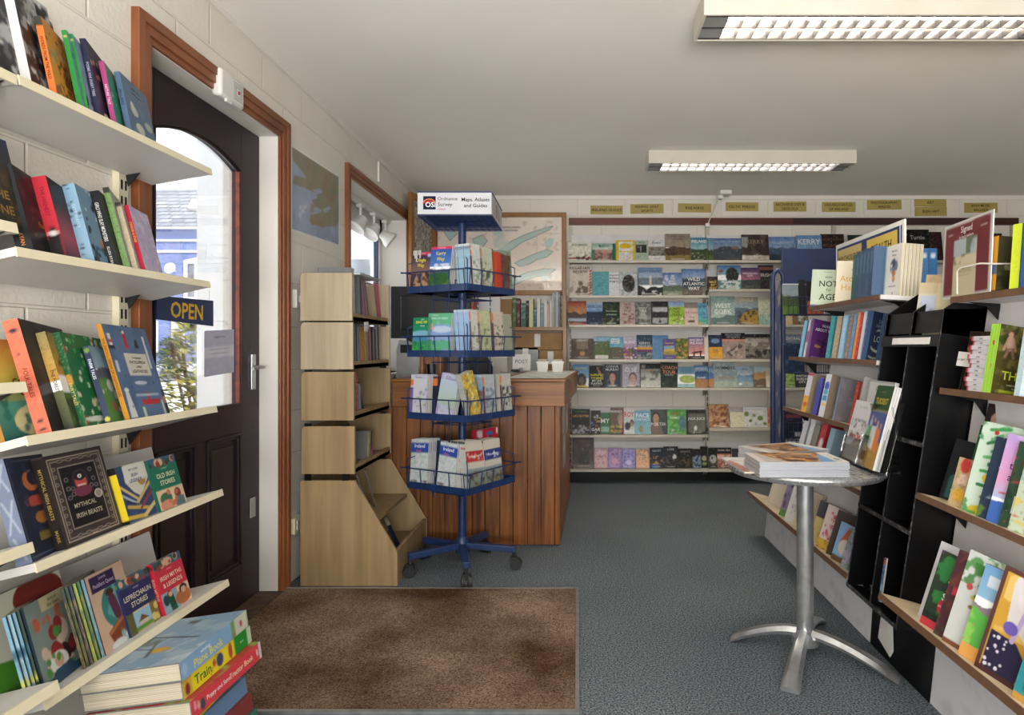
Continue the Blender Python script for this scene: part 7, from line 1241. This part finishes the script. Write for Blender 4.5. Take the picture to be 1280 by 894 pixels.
# third shelf
rb('F3', 1007, .014, 114, .12, .205, .035, 'white spined book with orange foot at the far end of the third shelf', [('f', 'a89a84')], [('f', 'c8c4d0'), ('r', 0, .02, 1, .08, 'b83a4a'), ('r', 0, .58, 1, 1, 'd8a23c'), ('e', .5, .8, .35, .06, 'c85a2c')])
rb('F3', 1020, .014, 112, .12, .185, .033, 'indigo spined book on the third shelf', [('f', '4a4a94')], [('f', '4a4a98'), ('n', '5a5ab0', .3, 10)])
rb('F3', 1029, .014, 114, .12, .208, .034, 'white spined book with coloured rings on the third shelf', [('f', '9a8a7c')], [('f', 'ccccd0'), ('e', .5, .28, .38, .10, '3a5ab8'), ('e', .5, .42, .38, .07, '4aa4c8'), ('r', .12, .5, .88, .62, '3f8ac0'), ('r', .2, .68, .8, .74, 'd8b83a')])
rb('F3', 1042, .016, 82, .15, .20, .03, 'grey book with faint lettering behind the leaflet holder', [('f', '6f6a72'), ('n', '787480', .3, 4)], [('f', '7f9ac0'), ('n', 'c8d0d8', .3, 10)], [('COUNTY', .45, .05, '8f8a94', .5), ('ESSAYS', .56, .06, '8f8a94', .5)])
rb('F3', 1064, .03, 100, .12, .19, .022, 'red spined book beyond the grey one on the third shelf', [('f', 'a8382c')], [('f', 'b03c30'), ('n', 'd8c0b0', .2, 10)])
rb('F3', 1068, .03, 84, .14, .215, .012, 'white county guide with landscape photo on the third shelf', [('f', 'c4c4c6'), ('r', .05, .55, .95, .85, '6a6a6c'), ('n', '3a3a3c', .4, 6, .05, .6, .95, .85)], [('f', 'b8b8b4')], [('County', .2, .09, '6a6a70', .5, .7), ('Guide', .34, .05, '8a8a90', .5, .5)])
# fourth shelf
for px, t, h, c, d in ((999, .032, .20, 'c8c8d0', 'first pale spined pair member on the low shelf behind the table'), (1006.5, .03, .235, 'cfcfd4', 'taller pale spined book on the low shelf behind the table'), (1013, .03, .2, '8a8478', 'grey brown book on the low shelf behind the table'), (1021, .034, .215, 'b8323a', 'red book with white mark on the low shelf behind the table'), (1031, .03, .205, '8fb0c4', 'pale blue book on the low shelf behind the table')):
    rb('F4', px, .014, 114, .12, h, t, d, [('f', c)], [('f', c), ('n', '8a94b0', .2, 10), ('e', .5, .5, .3, .16, 'd8d8d8' if c == 'b8323a' else c)], n=24)
# bottom shelf of the far stand
fl5 = 'on the bottom shelf beyond the table column'
rb('F5', 958, .03, 30, .17, .2, .02, 'blank cream board leaning at the far end of the bottom shelf', [('f', 'c8bfac'), ('b', .03, .05, 'a89c84')], [('f', 'b8ae98')], n=20)
rb('F5', 973, .02, 32, .11, .19, .008, 'purple and green leaflet '+fl5, [('f', '8a7a94'), ('n', '4a3a5a', .4, 5), ('r', 0, .8, 1, 1, '5a8a4a')], [('f', 'b0a8b0')], n=30)
rb('F5', 980, .016, 30, .11, .185, .012, 'white booklet with grey print '+fl5, [('f', 'c8c6c4'), ('n', '9a989a', .35, 8, .2, .1, .8, .9)], [('f', 'b8b4b0')], n=30)
rb('F5', 990, .02, 34, .12, .2, .025, 'plain tan book '+fl5, [('f', 'b8a890')], [('f', 'c0b8a8')], n=16)
rb('F5', 1011, .018, 30, .12, .195, .02, 'grey and yellow book on the bottom shelf beside the table column', [('f', '4a4a52'), ('r', 0, .4, 1, 1, 'c0b070'), ('n', 'c8862c', .3, 5, 0, .6, 1, 1)], [('f', '9a9a94')], n=30)
rb('F5', 1020, .016, 26, .12, .2, .018, 'pink patterned book with yellow foot on the bottom shelf', [('f', 'd0c0b8'), ('n', 'b8305a', .42, 6, .1, .1, .9, .75), ('r', 0, .78, 1, 1, 'c8a03a'), ('n', '7a5a20', .4, 7, 0, .78, 1, 1)], [('f', 'b08a4a')], [('HAT', .3, .08, 'b8305a'), ('YOU', .45, .08, 'b8305a')], n=44, hard=True)
rb('F5', 1032, .022, 40, .13, .2, .022, 'brown spined dark book on the bottom shelf', [('f', '4a3f3c')], [('f', '7a5a2c'), ('n', '5a4220', .4, 8)], n=20)
rb('F5', 1038, .016, 20, .11, .165, .01, 'blue card booklet with fox face on the bottom shelf', [('f', '7fa4c8'), ('p', [.5, .05, .85, .5, .5, .75, .2, .5], 'a8542c'), ('e', .5, .6, .3, .2, 'c8c0b4'), ('r', 0, .85, 1, 1, '6a5038')], [('f', '4a6a8a')], n=36)
rb('F5', 1050, .016, 20, .11, .165, .01, 'grey green floral booklet at the near end of the bottom shelf', [('f', '8a94a0'), ('n', '5a7a4a', .45, 6), ('n', 'b0a0b8', .35, 7), ('e', .5, .6, .2, .15, 'b8b8b4')], [('f', '6a7a6a')], n=36)
# card unit contents
def in_pocket(px, x, z, a, w, h, t, desc, ops, lean=8, tit=(), name='leaflet', n=36, D=None):
    return book(name, T(x, D or F*x/(px-CX), z) @ RY(lean) @ RZ(a-90), desc, w, h, t, ops, spine='999', titles=tit, n=n, group='items in the black card unit', pg='whitepages')
in_pocket(1141, 1.232, 1.212, 40, .07, .2, .006, 'pale map leaflet standing in the top pocket of the card unit', [('f', 'c0b8a4'), ('r', 0, 0, 1, .2, 'b8a88a'), ('r', .15, .25, .9, .6, 'a8b0c4'), ('n', '5a6470', .35, 5, .2, .3, .85, .6), ('n', '8a9a7a', .3, 5, 0, .62, 1, 1)])
in_pocket(1148, 1.292, 1.225, 45, .09, .225, .02, 'plain beige book standing behind the pale map leaflet', [('f', 'b8a480'), ('n', 'a8946e', .3, 4)], name='book')
in_pocket(1164, 1.27, 1.22, 40, .10, .185, .03, 'cream book in the right hand top pocket of the card unit', [('f', 'c4bb98'), ('l', .3, .4, .7, .4, .02, 'a0966e'), ('l', .25, .5, .75, .5, .02, 'a0966e')], name='book')
in_pocket(1180, 1.30, 1.215, 60, .10, .2, .03, 'olive grey book beside the cream one in the card unit', [('f', '7c7a5c'), ('n', '6a684c', .4, 4)], name='book')
in_pocket(1089, 1.085, .25, 15, .045, .16, .008, 'narrow blue and red leaflet in a low pocket of the card unit', [('f', '5a7aa0'), ('r', 0, 0, 1, .15, 'b84a4a'), ('n', '26344a', .4, 6), ('r', 0, .6, 1, .75, '8ab0c8')], lean=8, D=2.42)
for i, (px, c) in enumerate(((1150, '3a6ea8'), (1161, '2f64a0'))):
    book('book', T(X(px+10.5, 3.1), 3.1, 1.396) @ RZ(90), ('first', 'second')[i]+' tall blue book with green lettering behind the card unit', .15, .245, .039, [('f', c)], spine=[('f', c), ('n', '4ab08a', .2, 12, .3, .2, .7, .9), ('e', .5, .15, .3, .05, 'b8c8d8')], n=30, sn=8, group='blue books on the top deck')
# ---- near stand, top shelf
s = thing('event_poster', 'maroon poster with village photo in a clear frame on the top shelf', 'poster', (1.25, 2.1, 1.34))
pa, pb = Vector((1.262, 2.275, 1.335)), Vector((1.236, 1.97, 1.335)); d_ = pb-pa; up = Vector((.012, 0, .252))
A = art([('f', '6d2a30'), ('b', .0, .035, 'c8c4c2'), ('n', '76323a', .3, 3, .05, .04, .95, .97), ('r', .24, .24, .72, .66, 'a8b0b4'), ('h', .52, .03, '6d2a30') if False else ('r', .24, .46, .72, .56, 'c8bca0'), ('n', '5a6a44', .5, 5, .5, .24, .72, .45), ('n', '7a6a50', .4, 7, .24, .44, .72, .58), ('r', .24, .56, .72, 1, 'c4b89a'), ('l', .33, .67, .64, .67, .01, 'a0926c'), ('l', .36, .71, .6, .71, .008, 'a0926c'), ('l', .1, .14, .2, .14, .012, 'd8c8c8'), ('l', .78, .14, .9, .14, .012, 'd8c8c8')], 60, 50)
m = MB(); sheet(m, A, pa, d_, up); 
dn, un = d_.normalized(), up.normalized(); off = Vector((-.001, 0, 0))
put_text(m, 'Signed', pa+d_*.5+up*.885+off, dn, un, .020, 'e4dada', .12, .01); put_text(m, 'by local authors', pa+d_*.5+up*.79+off, dn, un, .010, 'e4dada', .15, .005); put_text(m, 'ECHOES', pa+d_*.48+up*.37+off, dn, un, .016, '9a8c64', .1, .0)
m.build('print', 'print', s, ink=True)
b = MB(); b.prism([pa+Vector((.002, 0, 0)), pb+Vector((.002, 0, 0)), pb+up+Vector((.002, 0, 0)), pa+up+Vector((.002, 0, 0))], (.003, 0, 0)); b.build('backing', 'paperwhite', s)
s = thing('wire_bookend', 'white wire bookend with black base on the near top shelf', 'bookend', (1.24, 2.0, 1.34))
xb = 1.215; b = MB(); b.path([(xb, 2.10, 1.342), (xb, 2.10, 1.415), (xb, 2.085, 1.425), (xb, 1.98, 1.425), (xb+.02, 1.95, 1.42), (xb+.10, 1.95, 1.42), (xb+.11, 1.95, 1.342)], .0028, 6); b.build('wire', 'cable', s, smooth=True)
b = MB(); b.box((xb+.03, 1.90, 1.3395), (xb+.17, 2.0, 1.3425)); b.prism([(xb+.03, 1.99, 1.3425), (xb+.16, 1.99, 1.3425), (xb+.16, 1.99, 1.37), (xb+.10, 1.99, 1.385)], (0, .003, 0)); b.build('base', 'black', s)
sea = [('f', '3c3a24'), ('n', '4c4a30', .4, 5), ('l', .35, .35, .6, .62, .12, '8a8672'), ('l', .62, .38, .5, .66, .12, '8a8672'), ('l', .2, .55, .75, .55, .11, '8a8672'), ('l', .5, .55, .3, .82, .11, '8a8672'), ('l', .5, .55, .8, .8, .11, '8a8672'), ('n', '2a2a1a', .4, 6, 0, .7, 1, 1)]
rb('N1', 1244, .016, 92, .16, .168, .0125, 'olive starfish book with orange spine', sea, [('f', 'd89a2c'), ('r', 0, .5, 1, .68, '5a6a8a')], [('Irish', .12, .09, 'b8682c', .55, .5), ('Seashore', .26, .09, 'b8682c', .55, .7)], copies=2, cdesc='orange spined copy behind the olive starfish book')
rb('N1', 1273, .012, 104, .15, .185, .03, 'lime yellow spined blue book on the near top shelf', [('f', '3a6aa8'), ('n', '5a8ac0', .3, 4)], [('f', 'c8d82c'), ('n', '8a9a2c', .25, 12, .3, .1, .7, .9)])
rb('N1', 1292, .012, 96, .15, .2, .05, 'amber topped book at the right photo edge', [('f', 'c88a2c')], [('f', '3a5a8a')])
# second shelf: flat stack of small white books
MF = Matrix(((1, 0, 0, 0), (0, 0, 1, 0), (0, -1, 0, 0), (0, 0, 0, 1)))
r0 = None
for i in range(12):
    jit = ((i*7) % 5-2)*.002
    mw = RS['N2'].base @ T(.02+jit, 1.932+jit*.5, .0006+.0142*(i+1)) @ RZ(-2+jit*900) @ MF
    sp_ = [('f', 'd4d2d8'), ('r', 0, 0, 1, .1, 'b82c3c'), ('r', 0, .82, 1, 1, 'c83c48')]
    if r0 is None: r0 = book('paperback', mw, 'small white paperback in the flat stack, black spine lettering', .10, .128, .0138, [('f', 'd8d4d8')], spine=sp_, stitles=[('Jacky', .42, .4, '4a4a55', .4), ('B', .8, .5, '222', .1)], n=24, sn=5, group='flat stack of small white paperbacks')
    else: again(r0, mw, None, None)
rb('N2', 1194, .085, 12, .12, .2, .012, 'dark brown picture book behind the stack of white paperbacks', [('f', '33261f'), ('n', '4a362a', .4, 4), ('l', .1, .2, .4, .42, .06, 'b07a5a'), ('n', 'b8a080', .15, 9)], [('f', '26201c')], n=40)
s = thing('shelf_label', 'white handwritten label on the dark book by the white stack', 'label', mw=RS['N2'].at(1188, .06, 25, 4, .105))
b = MB(); b.box((0, 0, -.024), (.075, .0012, .024)); b.build('card', 'paperwhite', s, local=True); q = MB(); put_text(q, 'Longer reads', (.037, -.001, 0), (1, 0, .05), (0, 0, 1), .012, '333', .06); q.build('lettering', 'print_matte', s, local=True, ink=True)
b = MB(); b.rod((.036, .0015, -.13), (.036, .0015, -.0), .002, 6); b.build('stem', 'acrylic', s, local=True)
thr = [('f', '4a4420'), ('n', '6f6a36', .45, 6), ('n', '2c3a1c', .5, 6, 0, 0, 1, .3), ('e', .22, .12, .06, .045, '6a4a34'), ('e', .22, .135, .045, .035, 'c09478'), ('l', .22, .2, .24, .32, .12, 'b89a8c'), ('l', .18, .2, .12, .36, .04, 'b88a70'), ('l', .28, .2, .34, .36, .04, 'b88a70'), ('l', .22, .34, .16, .46, .05, '8a6a5a'), ('l', .27, .34, .32, .46, .05, '8a6a5a'), ('e', .68, .17, .06, .045, '2c2420'), ('e', .68, .185, .045, .03, 'a87c64'), ('l', .68, .25, .66, .38, .16, '6a86a8'), ('l', .6, .24, .5, .14, .045, 'a87c64'), ('l', .66, .42, .48, .46, .1, '22242c'), ('l', .66, .42, .82, .48, .1, '22242c'), ('e', .72, .58, .13, .055, 'c8b82c'), ('r', .15, .93, .8, .97, 'b0c02c')]
rb('N2', 1238, .016, 94, .165, .205, .0125, 'garden photo book with lime THRIVE title', thr, [('f', 'a8d83c'), ('r', .4, 0, .6, 1, '5aa84a')], [('THRIVE', .72, .12, 'c8d82c', .5, .92), ('outdoor science ideas', .85, .03, 'd8d8c8', .5), ('for children', .9, .03, 'd8d8c8', .5)], copies=2, cdesc='lime spined copy behind the garden photo book', n=70)
rb('N2', 1274, .012, 96, .16, .19, .02, 'pale blue book cut by the photo edge beside the garden book', [('f', 'b0c4cc')], [('f', 'b8ccd4'), ('n', '5a6a74', .2, 10)])
# third shelf
cook = [('f', '2c2220'), ('e', .25, .25, .12, .12, 'b89080'), ('l', .25, .4, .4, .75, .3, 'c4beb8'), ('e', .75, .5, .35, .12, 'a8743c'), ('e', .75, .66, .4, .06, '6a3a24'), ('e', .75, .78, .36, .08, 'b8823c'), ('n', '4a3a34', .3, 5, .4, 0, 1, .35)]
rb('N3', 1192, .115, 16, .16, .2, .012, 'dark cookery book with cook and sandwich', cook, [('f', '6a4a40')], n=44, up=.135, D=2.09)
s = thing('shelf_label', 'white handwritten label under the dark cookery book', 'label', mw=RS['N3'].at(1187, .10, 25, 2, .16, D=2.10))
b = MB(); b.box((0, 0, -.02), (.06, .0012, .02)); b.build('card', 'paperwhite', s, local=True); q = MB(); put_text(q, 'Easy|comics'.split('|')[0], (.03, -.001, .007), (1, 0, 0), (0, 0, 1), .01, '444', .05); put_text(q, 'comics', (.03, -.001, -.009), (1, 0, 0), (0, 0, 1), .01, '444', .05); q.build('lettering', 'print_matte', s, local=True, ink=True)
b = MB(); b.rod((.03, .0015, -.16), (.03, .0015, 0), .002, 6); b.build('stem', 'acrylic', s, local=True)
rb('N3', 1172, .05, 30, .15, .2, .006, 'black display card with pale outlined letters', [('f', '17181c'), ('p', [.1, .95, .1, .62, .3, .5, .8, .35, .85, .9, .4, .95], '2c5a54')], [('f', '17181c')], [('BIG', .68, .16, 'd8d0c0', .45, .6), ('THE', .86, .09, 'd8d8d4', .35, .4)], n=40, up=.004, lean=4, D=2.125)
rb('N3', 1184, .016, 22, .055, .15, .008, 'small buff picture book with red and yellow patterns', [('f', 'b09a70'), ('e', .5, .15, .3, .16, 'a82c24'), ('e', .5, .45, .35, .12, 'c8a894'), ('e', .5, .75, .34, .14, 'c8982c'), ('n', '7a6a50', .3, 6)], [('f', '8a7a58')], n=40, lean=2)
rb('N3', 1199, .05, 22, .16, .26, .02, 'dark green starry book leaning at the far end of the third shelf', [('f', '1c5a34'), ('s', 40, .012, 'd0d8c0'), ('s', 14, .03, '4a9a5a'), ('s', 8, .03, '8a5aa0'), ('n', '123f24', .3, 4)], [('f', '174a2c')], [('Dan', .2, .08, '2c2c24', .4)], n=84, lean=2)
leaf_ = [('f', 'c4d8c8'), ('n', '2f8a4a', .45, 6, 0, 0, 1, .2)]+[('l', .15+.1*(i % 2), .08+.075*i, .45-.1*(i % 3), .04+.08*i, .05, ('3f9a54', '5aae6a', '2c7a44')[i % 3]) for i in range(9)]+[('e', .35, .6, .15, .06, 'd8c03a'), ('l', .25, .8, .6, .72, .04, '8a7a30'), ('e', .4, .95, .3, .06, 'c8b02c'), ('n', '3f8a3a', .4, 6, 0, .85, 1, 1)]
rb('N3', 1201, .016, 20, .19, .272, .012, 'tall pale book with green leaves and ladybird', leaf_+[('e', .25, .1, .04, .025, 'b82c34')], [('f', 'b8d0c0')], n=112, lean=2, hard=True)
rb('N3', 1219.5, .016, 20, .17, .235, .014, 'navy night garden book with pale leaves', [('f', '26344a'), ('s', 14, .01, 'c8d0d8', 0, 0, 1, .4), ('e', .45, .28, .2, .09, '3a7aa8'), ('n', '8aa0a8', .3, 6, 0, .5, .8, .75), ('n', '5a7a34', .4, 6, 0, .78, 1, 1), ('e', .6, .42, .12, .05, 'c86a9a')], [('f', '1c2838')], n=84, lean=2, hard=True)
rb('N3', 1232, .016, 18, .18, .25, .014, 'lilac pink sunset sea picture book', [('g', 'b89ad8', 'd898c0', 0, .5), ('g', 'd898c0', 'a8b8dc', .5, .72), ('r', 0, .76, 1, 1, '3a64b0'), ('h', .76, .02, '3a64b0'), ('l', .1, .66, .5, .63, .03, 'c85a6a'), ('n', 'c8b0e0', .3, 4, 0, 0, 1, .4)], [('f', 'a88ac8')], [('W', .16, .14, '5a4a9a', .35), ('to', .34, .08, '2c3468', .22), ('a', .47, .08, '2c3468', .2)], n=84, lean=2, hard=True)
rb('N3', 1247, .016, 18, .18, .235, .014, 'dark green forest book with large pale initial', [('f', '2c4a34'), ('n', '5a3a2c', .4, 5, 0, 0, 1, .45), ('n', '1f3424', .4, 5), ('n', 'a83a4a', .15, 9), ('n', 'd0b8a0', .15, 10, 0, .8, 1, 1)], [('f', '26402c')], [('H', .72, .2, 'd0d4c8', .25)], n=84, lean=2, hard=True)
rb('N3', 1259, .016, 18, .2, .27, .014, 'pale woodland creatures book cut by the photo edge', [('f', 'b8c4b0'), ('n', '7a4a30', .4, 5, 0, 0, 1, .35), ('n', '3f7a8a', .25, 6, 0, 0, .6, .5), ('n', 'c8b85a', .35, 6, 0, .55, 1, 1), ('n', '5a8a4a', .3, 6, 0, .3, 1, 1), ('n', 'b85a3a', .2, 8), ('s', 10, .03, '2c2c30', .1, .6, .7, .9)], [('f', '5a3a26')], [('JAM', .42, .08, 'e0e0d8', .3, .4), ('TREE', .55, .06, 'e0e0d8', .3, .4)], n=98, lean=2, hard=True)
# bottom shelf, the large picture books
rb('N4', 1147, .05, 25, .16, .24, .006, 'plain white backed book at the far end of the near bottom shelf', [('f', 'c8c8cc')], [('f', 'b8bac0')], n=12, lean=2)
rb('N4', 1149, .016, 20, .19, .225, .012, 'dark garland picture book with yellow title', [('f', '2c3a2c'), ('n', '5a3a5a', .4, 6, 0, 0, 1, .15), ('n', '2f7a3c', .45, 5), ('e', .45, .25, .16, .1, 'c8a83a'), ('r', 0, .9, 1, 1, 'b8323a'), ('e', .35, .68, .15, .12, 'b8283a'), ('n', '1f2a22', .3, 5, 0, .3, 1, .9)], [('f', 'c8ccd4'), ('r', .3, 0, .6, 1, '26344a')], [('Gifts', .35, .09, 'd8c84a', .4), ('A', .46, .06, 'e8e8e0', .4), ('Story', .55, .09, 'e8e8e0', .4), ('with pull tabs', .68, .03, 'e8e0e0', .33, .24)], n=98, lean=2, hard=True)
rb('N4', 1166, .016, 20, .19, .25, .022, 'maroon and brown book between the garland and white ones', [('f', '4a2a30'), ('n', '6a3a34', .4, 5), ('n', '2f5a34', .3, 6, 0, .5, 1, 1), ('r', .1, .42, .5, .5, 'b8303a')], [('f', '8a8490'), ('r', .4, 0, .6, 1, '33303a'), ('e', .5, .06, .4, .05, 'b8482c')], n=50, lean=2, hard=True)
rb('N4', 1177, .016, 19, .2, .265, .014, 'white picture book with green foliage corner and red letters', [('f', 'c8ccca'), ('n', '3f8a3a', .55, 6, 0, 0, .7, .22), ('n', '3a7a34', .5, 7, 0, .1, .3, .35), ('e', .3, .45, .1, .03, 'c8b83a'), ('e', .3, .43, .06, .025, '3f9a4a'), ('e', .15, .36, .05, .035, 'b84a4a'), ('l', .45, .3, .55, .4, .03, '6a7078'), ('e', .25, .55, .04, .02, '8a7a30'), ('r', 0, .95, 1, 1, '7a4a30')], [('f', 'a8b0a8')], [('GI', .4, .12, 'b8303a', .55, .4), ('C', .55, .12, 'b8303a', .45, .3)], n=106, lean=2, hard=True)
rb('N4', 1197, .016, 19, .2, .25, .018, 'blue and green landscape picture book', [('g', '6a9ac8', '8ab4d4', 0, .35), ('h', .42, .06, '8a7a84'), ('h', .5, .05, '5aae4a'), ('n', '8ac85a', .4, 5, 0, .5, 1, .9), ('n', 'c86a5a', .15, 9, 0, .5, 1, .9), ('r', 0, .86, 1, 1, 'd89a4a'), ('l', .3, .7, .6, .7, .06, 'd8dcc8'), ('r', .1, .1, .4, .22, 'c8d4e0')], [('g', '26507a', '7a8aa0', 0, 1), ('r', .1, .03, .9, .16, 'b82c34')], n=98, lean=2, hard=True)
gold = [('f', 'c89a34'), ('b', .0, .05, '5a3a34'), ('n', 'e0c070', .4, 4, .08, .05, .95, .6), ('p', [.06, .95, .06, .6, .35, .62, .5, .75, .45, .95], '2c2844'), ('s', 16, .015, 'd8d4e0', .08, .62, .42, .93), ('p', [.15, .1, .4, .15, .7, .05, .6, .3, .85, .4, .5, .45, .45, .6, .3, .5, .2, .55], 'd4d0d0'), ('l', .2, .08, .3, .3, .07, 'd8d4d4'), ('l', .35, .35, .3, .62, .05, 'b8a0d0'), ('e', .25, .52, .08, .06, '6a5ab0'), ('e', .75, .65, .12, .08, 'c85a7a'), ('e', .7, .85, .14, .1, 'd09ab8'), ('n', '7a4a8a', .25, 7, .5, .6, .95, .95), ('r', .0, .95, 1, 1, '4a2c2c')]
rb('N4', 1217, .016, 17, .24, .27, .018, 'large gold picture book with white winged horse', gold, [('f', '4a2c30'), ('s', 10, .2, 'c8742c')], [('THE WINGED', .5, .06, 'e0c8a0', .7, .5), ('ATLAS', .6, .07, 'e0c8a0', .7, .45)], n=134, lean=2, hard=True)
rb('N4', 1264, .016, 17, .2, .2, .014, 'teal book with striped animal by the lower right corner', [('f', '2f8a94'), ('e', .25, .6, .2, .15, 'c8a86a'), ('n', '2c2c30', .35, 8, .1, .5, .5, .9), ('n', '5ab0a8', .3, 5), ('r', 0, .92, 1, 1, 'b8883a')], [('f', '2a7a84')], n=50, lean=2)
rb('N4', 1292, .03, 17, .22, .23, .014, 'orange picture book past the right photo edge', [('f', 'b8743a')], [('f', '8a5a34')], n=10, lean=2)

# ================================================================ on the table
aer = [('f', '8a6a50'), ('n', '4a3424', .5, 8), ('n', 'c88a4a', .4, 7), ('n', 'd8b48a', .25, 9), ('p', [0, 0, .12, 0, .3, 1, 0, 1], 'b8b0aa'), ('p', [.68, 1, .8, .3, .86, .2, .86, 1], '6f9ac8'), ('r', 0, 0, .08, 1, 'd0cccb'), ('r', .86, .0, 1, 1, 'd4d2cc'), ('s', 8, .008, '444', .88, .1, .98, .5), ('e', .93, .7, .03, .1, '8a8a8a')]
ML = Matrix(((1, 0, 0, 0), (0, 0, 1, 0), (0, -1, 0, 0), (0, 0, 0, 1)))      # lying face up, its foot towards -y
def magpile(x, D, ang, n, t, w, h, desc, ops, grp):
    r0 = None; rng = random.Random(n)
    for i in range(n):
        mw = T(x+rng.uniform(-.002, .002), D+rng.uniform(-.002, .002), TZ+.0006+(i+1)*(t+.0003)) @ RZ(ang+rng.uniform(-.6, .6)) @ ML
        top = i == n-1
        if top: r = book('magazine', mw, 'top copy of '+desc, w, h, t, ops, spine='c9c7c4', back='b8b6b4', n=60, group=grp, pg='greypages')
        elif r0 is None: r0 = book('magazine', mw, 'magazine under the top copy in '+desc, w, h, t, [('f', 'a89a90')], spine='c4c4c8', back='b0aeb0', n=6, group=grp, pg='greypages')
        else: again(r0, mw)
magpile(.628, 2.262, 0, 13, .0038, .31, .205, 'the front magazine pile with aerial village cover', aer, 'front pile of magazines on the round table')
magpile(.745, 2.50, 24, 10, .0042, .28, .21, 'the back magazine pile set at an angle', aer[:-2]+[('r', .0, .0, 1, .06, 'c8c4c0')], 'angled back pile of magazines on the round table')
news = book('newspaper', T(.592, 2.33, TZ+.0075) @ RZ(3) @ ML, 'white newspaper with red line hanging over the table edge', .185, .31, .0065, [('f', 'd0ced0'), ('n', 'c4c2c6', .3, 4), ('l', .15, .22, 1, .62, .03, 'b8304a'), ('r', .25, .55, .6, .72, '4a4a50'), ('n', 'd0ced0', .5, 14, .25, .55, .6, .72), ('p', [0, .3, .12, .2, .2, .8, .1, 1, 0, 1], 'b07a6a')], spine='b8b8c0', n=40)
hold = thing('leaflet_holder', 'clear acrylic leaflet holder at the back of the round table', 'holder', (1.08, 2.58, TZ))
def acr(b, x, y0, y1, z0, h, ln, d):
    """one leaning pocket: back, front and sides in clear sheet"""
    m4 = T(x, 0, z0) @ RY(ln)
    b.box((d, y0, 0), (d+.0025, y1, h), mx=m4); b.box((-.003, y0, 0), (-.0008, y1, h*.45), mx=m4); b.box((-.003, y1, 0), (d+.0025, y1+.002, h*.6), mx=m4); b.box((-.003, y0-.002, 0), (d+.0025, y0, h*.6), mx=m4); b.box((-.003, y0, -.002), (d, y1, 0), mx=m4)
b = MB(); acr(b, 1.052, 2.475, 2.635, TZ+.012, .20, 15, .028); acr(b, 1.096, 2.43, 2.62, TZ+.012, .27, 12, .028); b.build('rear_pockets', 'acrylic', hold)
b = MB(); acr(b, 1.046, 2.29, 2.47, TZ+.012, .26, 15, .03); b.prism([(1.128, 2.29, TZ+.001), (1.10, 2.29, TZ+.24), (1.102, 2.29, TZ+.24), (1.131, 2.29, TZ+.001)], (0, .18, 0)); b.box((1.05, 2.34, TZ+.001), (1.13, 2.66, TZ+.004)); b.build('front_pocket', 'acrylic', hold)
def leaf(x, D, z, a, ln, w, h, t, n, desc, cdesc, ops, tit=()):
    mw = T(x, D, z) @ RY(ln) @ RZ(a-90); r = book('leaflet', mw, desc, w, h, t, ops, spine='bbb', titles=tit, n=64, group=desc+' stack', pg='whitepages')
    for i in range(n-1): again(r, mw @ T(0, (i+1)*(t+.0005), 0), cdesc, desc+' stack')
tu = [('f', '2a5030'), ('n', '2f5a36', .3, 4), ('r', 0, .3, 1, .315, 'a8a060'), ('r', 0, .315, 1, .68, '4a5a94'), ('r', 0, .68, 1, 1, 'a8843c'), ('n', 'b8964a', .3, 4, 0, .68, 1, 1)]
for i in range(4): tu += [('e', .2+.2*i, .40+.03*i, .06, .035, 'b89080'), ('l', .2+.2*i, .46+.03*i, .2+.2*i, .62, .13, ('a8b4c4', '55505a', 'c4c4c8', '7a6a84')[i])]
tu += [('p', [.02, .52, .3, .50, .3, .75, .02, .70], '2f8a4a'), ('p', [.3, .50, .58, .5, .58, .78, .3, .75], 'd0d0d0'), ('p', [.58, .5, .85, .54, .85, .8, .58, .78], 'd8783a'), ('l', .35, .8, .7, .8, .015, '7a6028'), ('l', .3, .88, .75, .88, .012, '7a6028')]
leaf(1.051, 2.465, TZ+.0135, -6, 15, .165, .305, .008, 3, 'green history booklet with flag and figures in the clear holder', 'copy behind the green history booklet', tu, [('HISTORY OF', .08, .016, 'a8b890', .5, .5), ('TUOSIST', .19, .07, 'd8b84a', .5, .88)])
en = [('f', 'c9c9cb'), ('e', .5, .40, .34, .10, 'b4b4b8'), ('e', .5, .42, .28, .07, 'c9c9cb'), ('n', '77787c', .4, 9, .08, .3, .92, .48), ('n', '3f4044', .5, 10, .08, .52, .92, .70), ('n', '8a3a3a', .2, 10, .1, .54, .9, .66), ('n', '5a7a5a', .2, 9, .1, .6, .9, .72), ('r', 0, .78, 1, 1, 'd0cfd2')]
leaf(1.057, 2.628, TZ+.0135, 0, 15, .15, .235, .004, 4, 'white engraved leaflet in the clear holder', 'copy behind the white engraved leaflet', en, [('Co. Kerry', .1, .05, '9a9aa0', .55, .5), ('EXPLORE', .60, .06, 'c84a3a', .5, .6)])
gy = [('f', '9a9a98'), ('r', .04, .03, .96, .3, 'b8b8b6'), ('n', '55565a', .45, 6, .05, .32, .95, .62), ('n', '8a3a44', .2, 8, .1, .5, .9, .8), ('r', 0, .82, 1, 1, 'd4d2d4')]
leaf(1.101, 2.612, TZ+.0135, 4, 12, .18, .315, .005, 3, 'tall grey county leaflet behind the white one in the holder', 'copy behind the tall grey county leaflet', gy, [('County', .1, .05, '6a6a6c', .5, .6), ('Guide', .17, .03, '7a7a7c', .5, .5)])
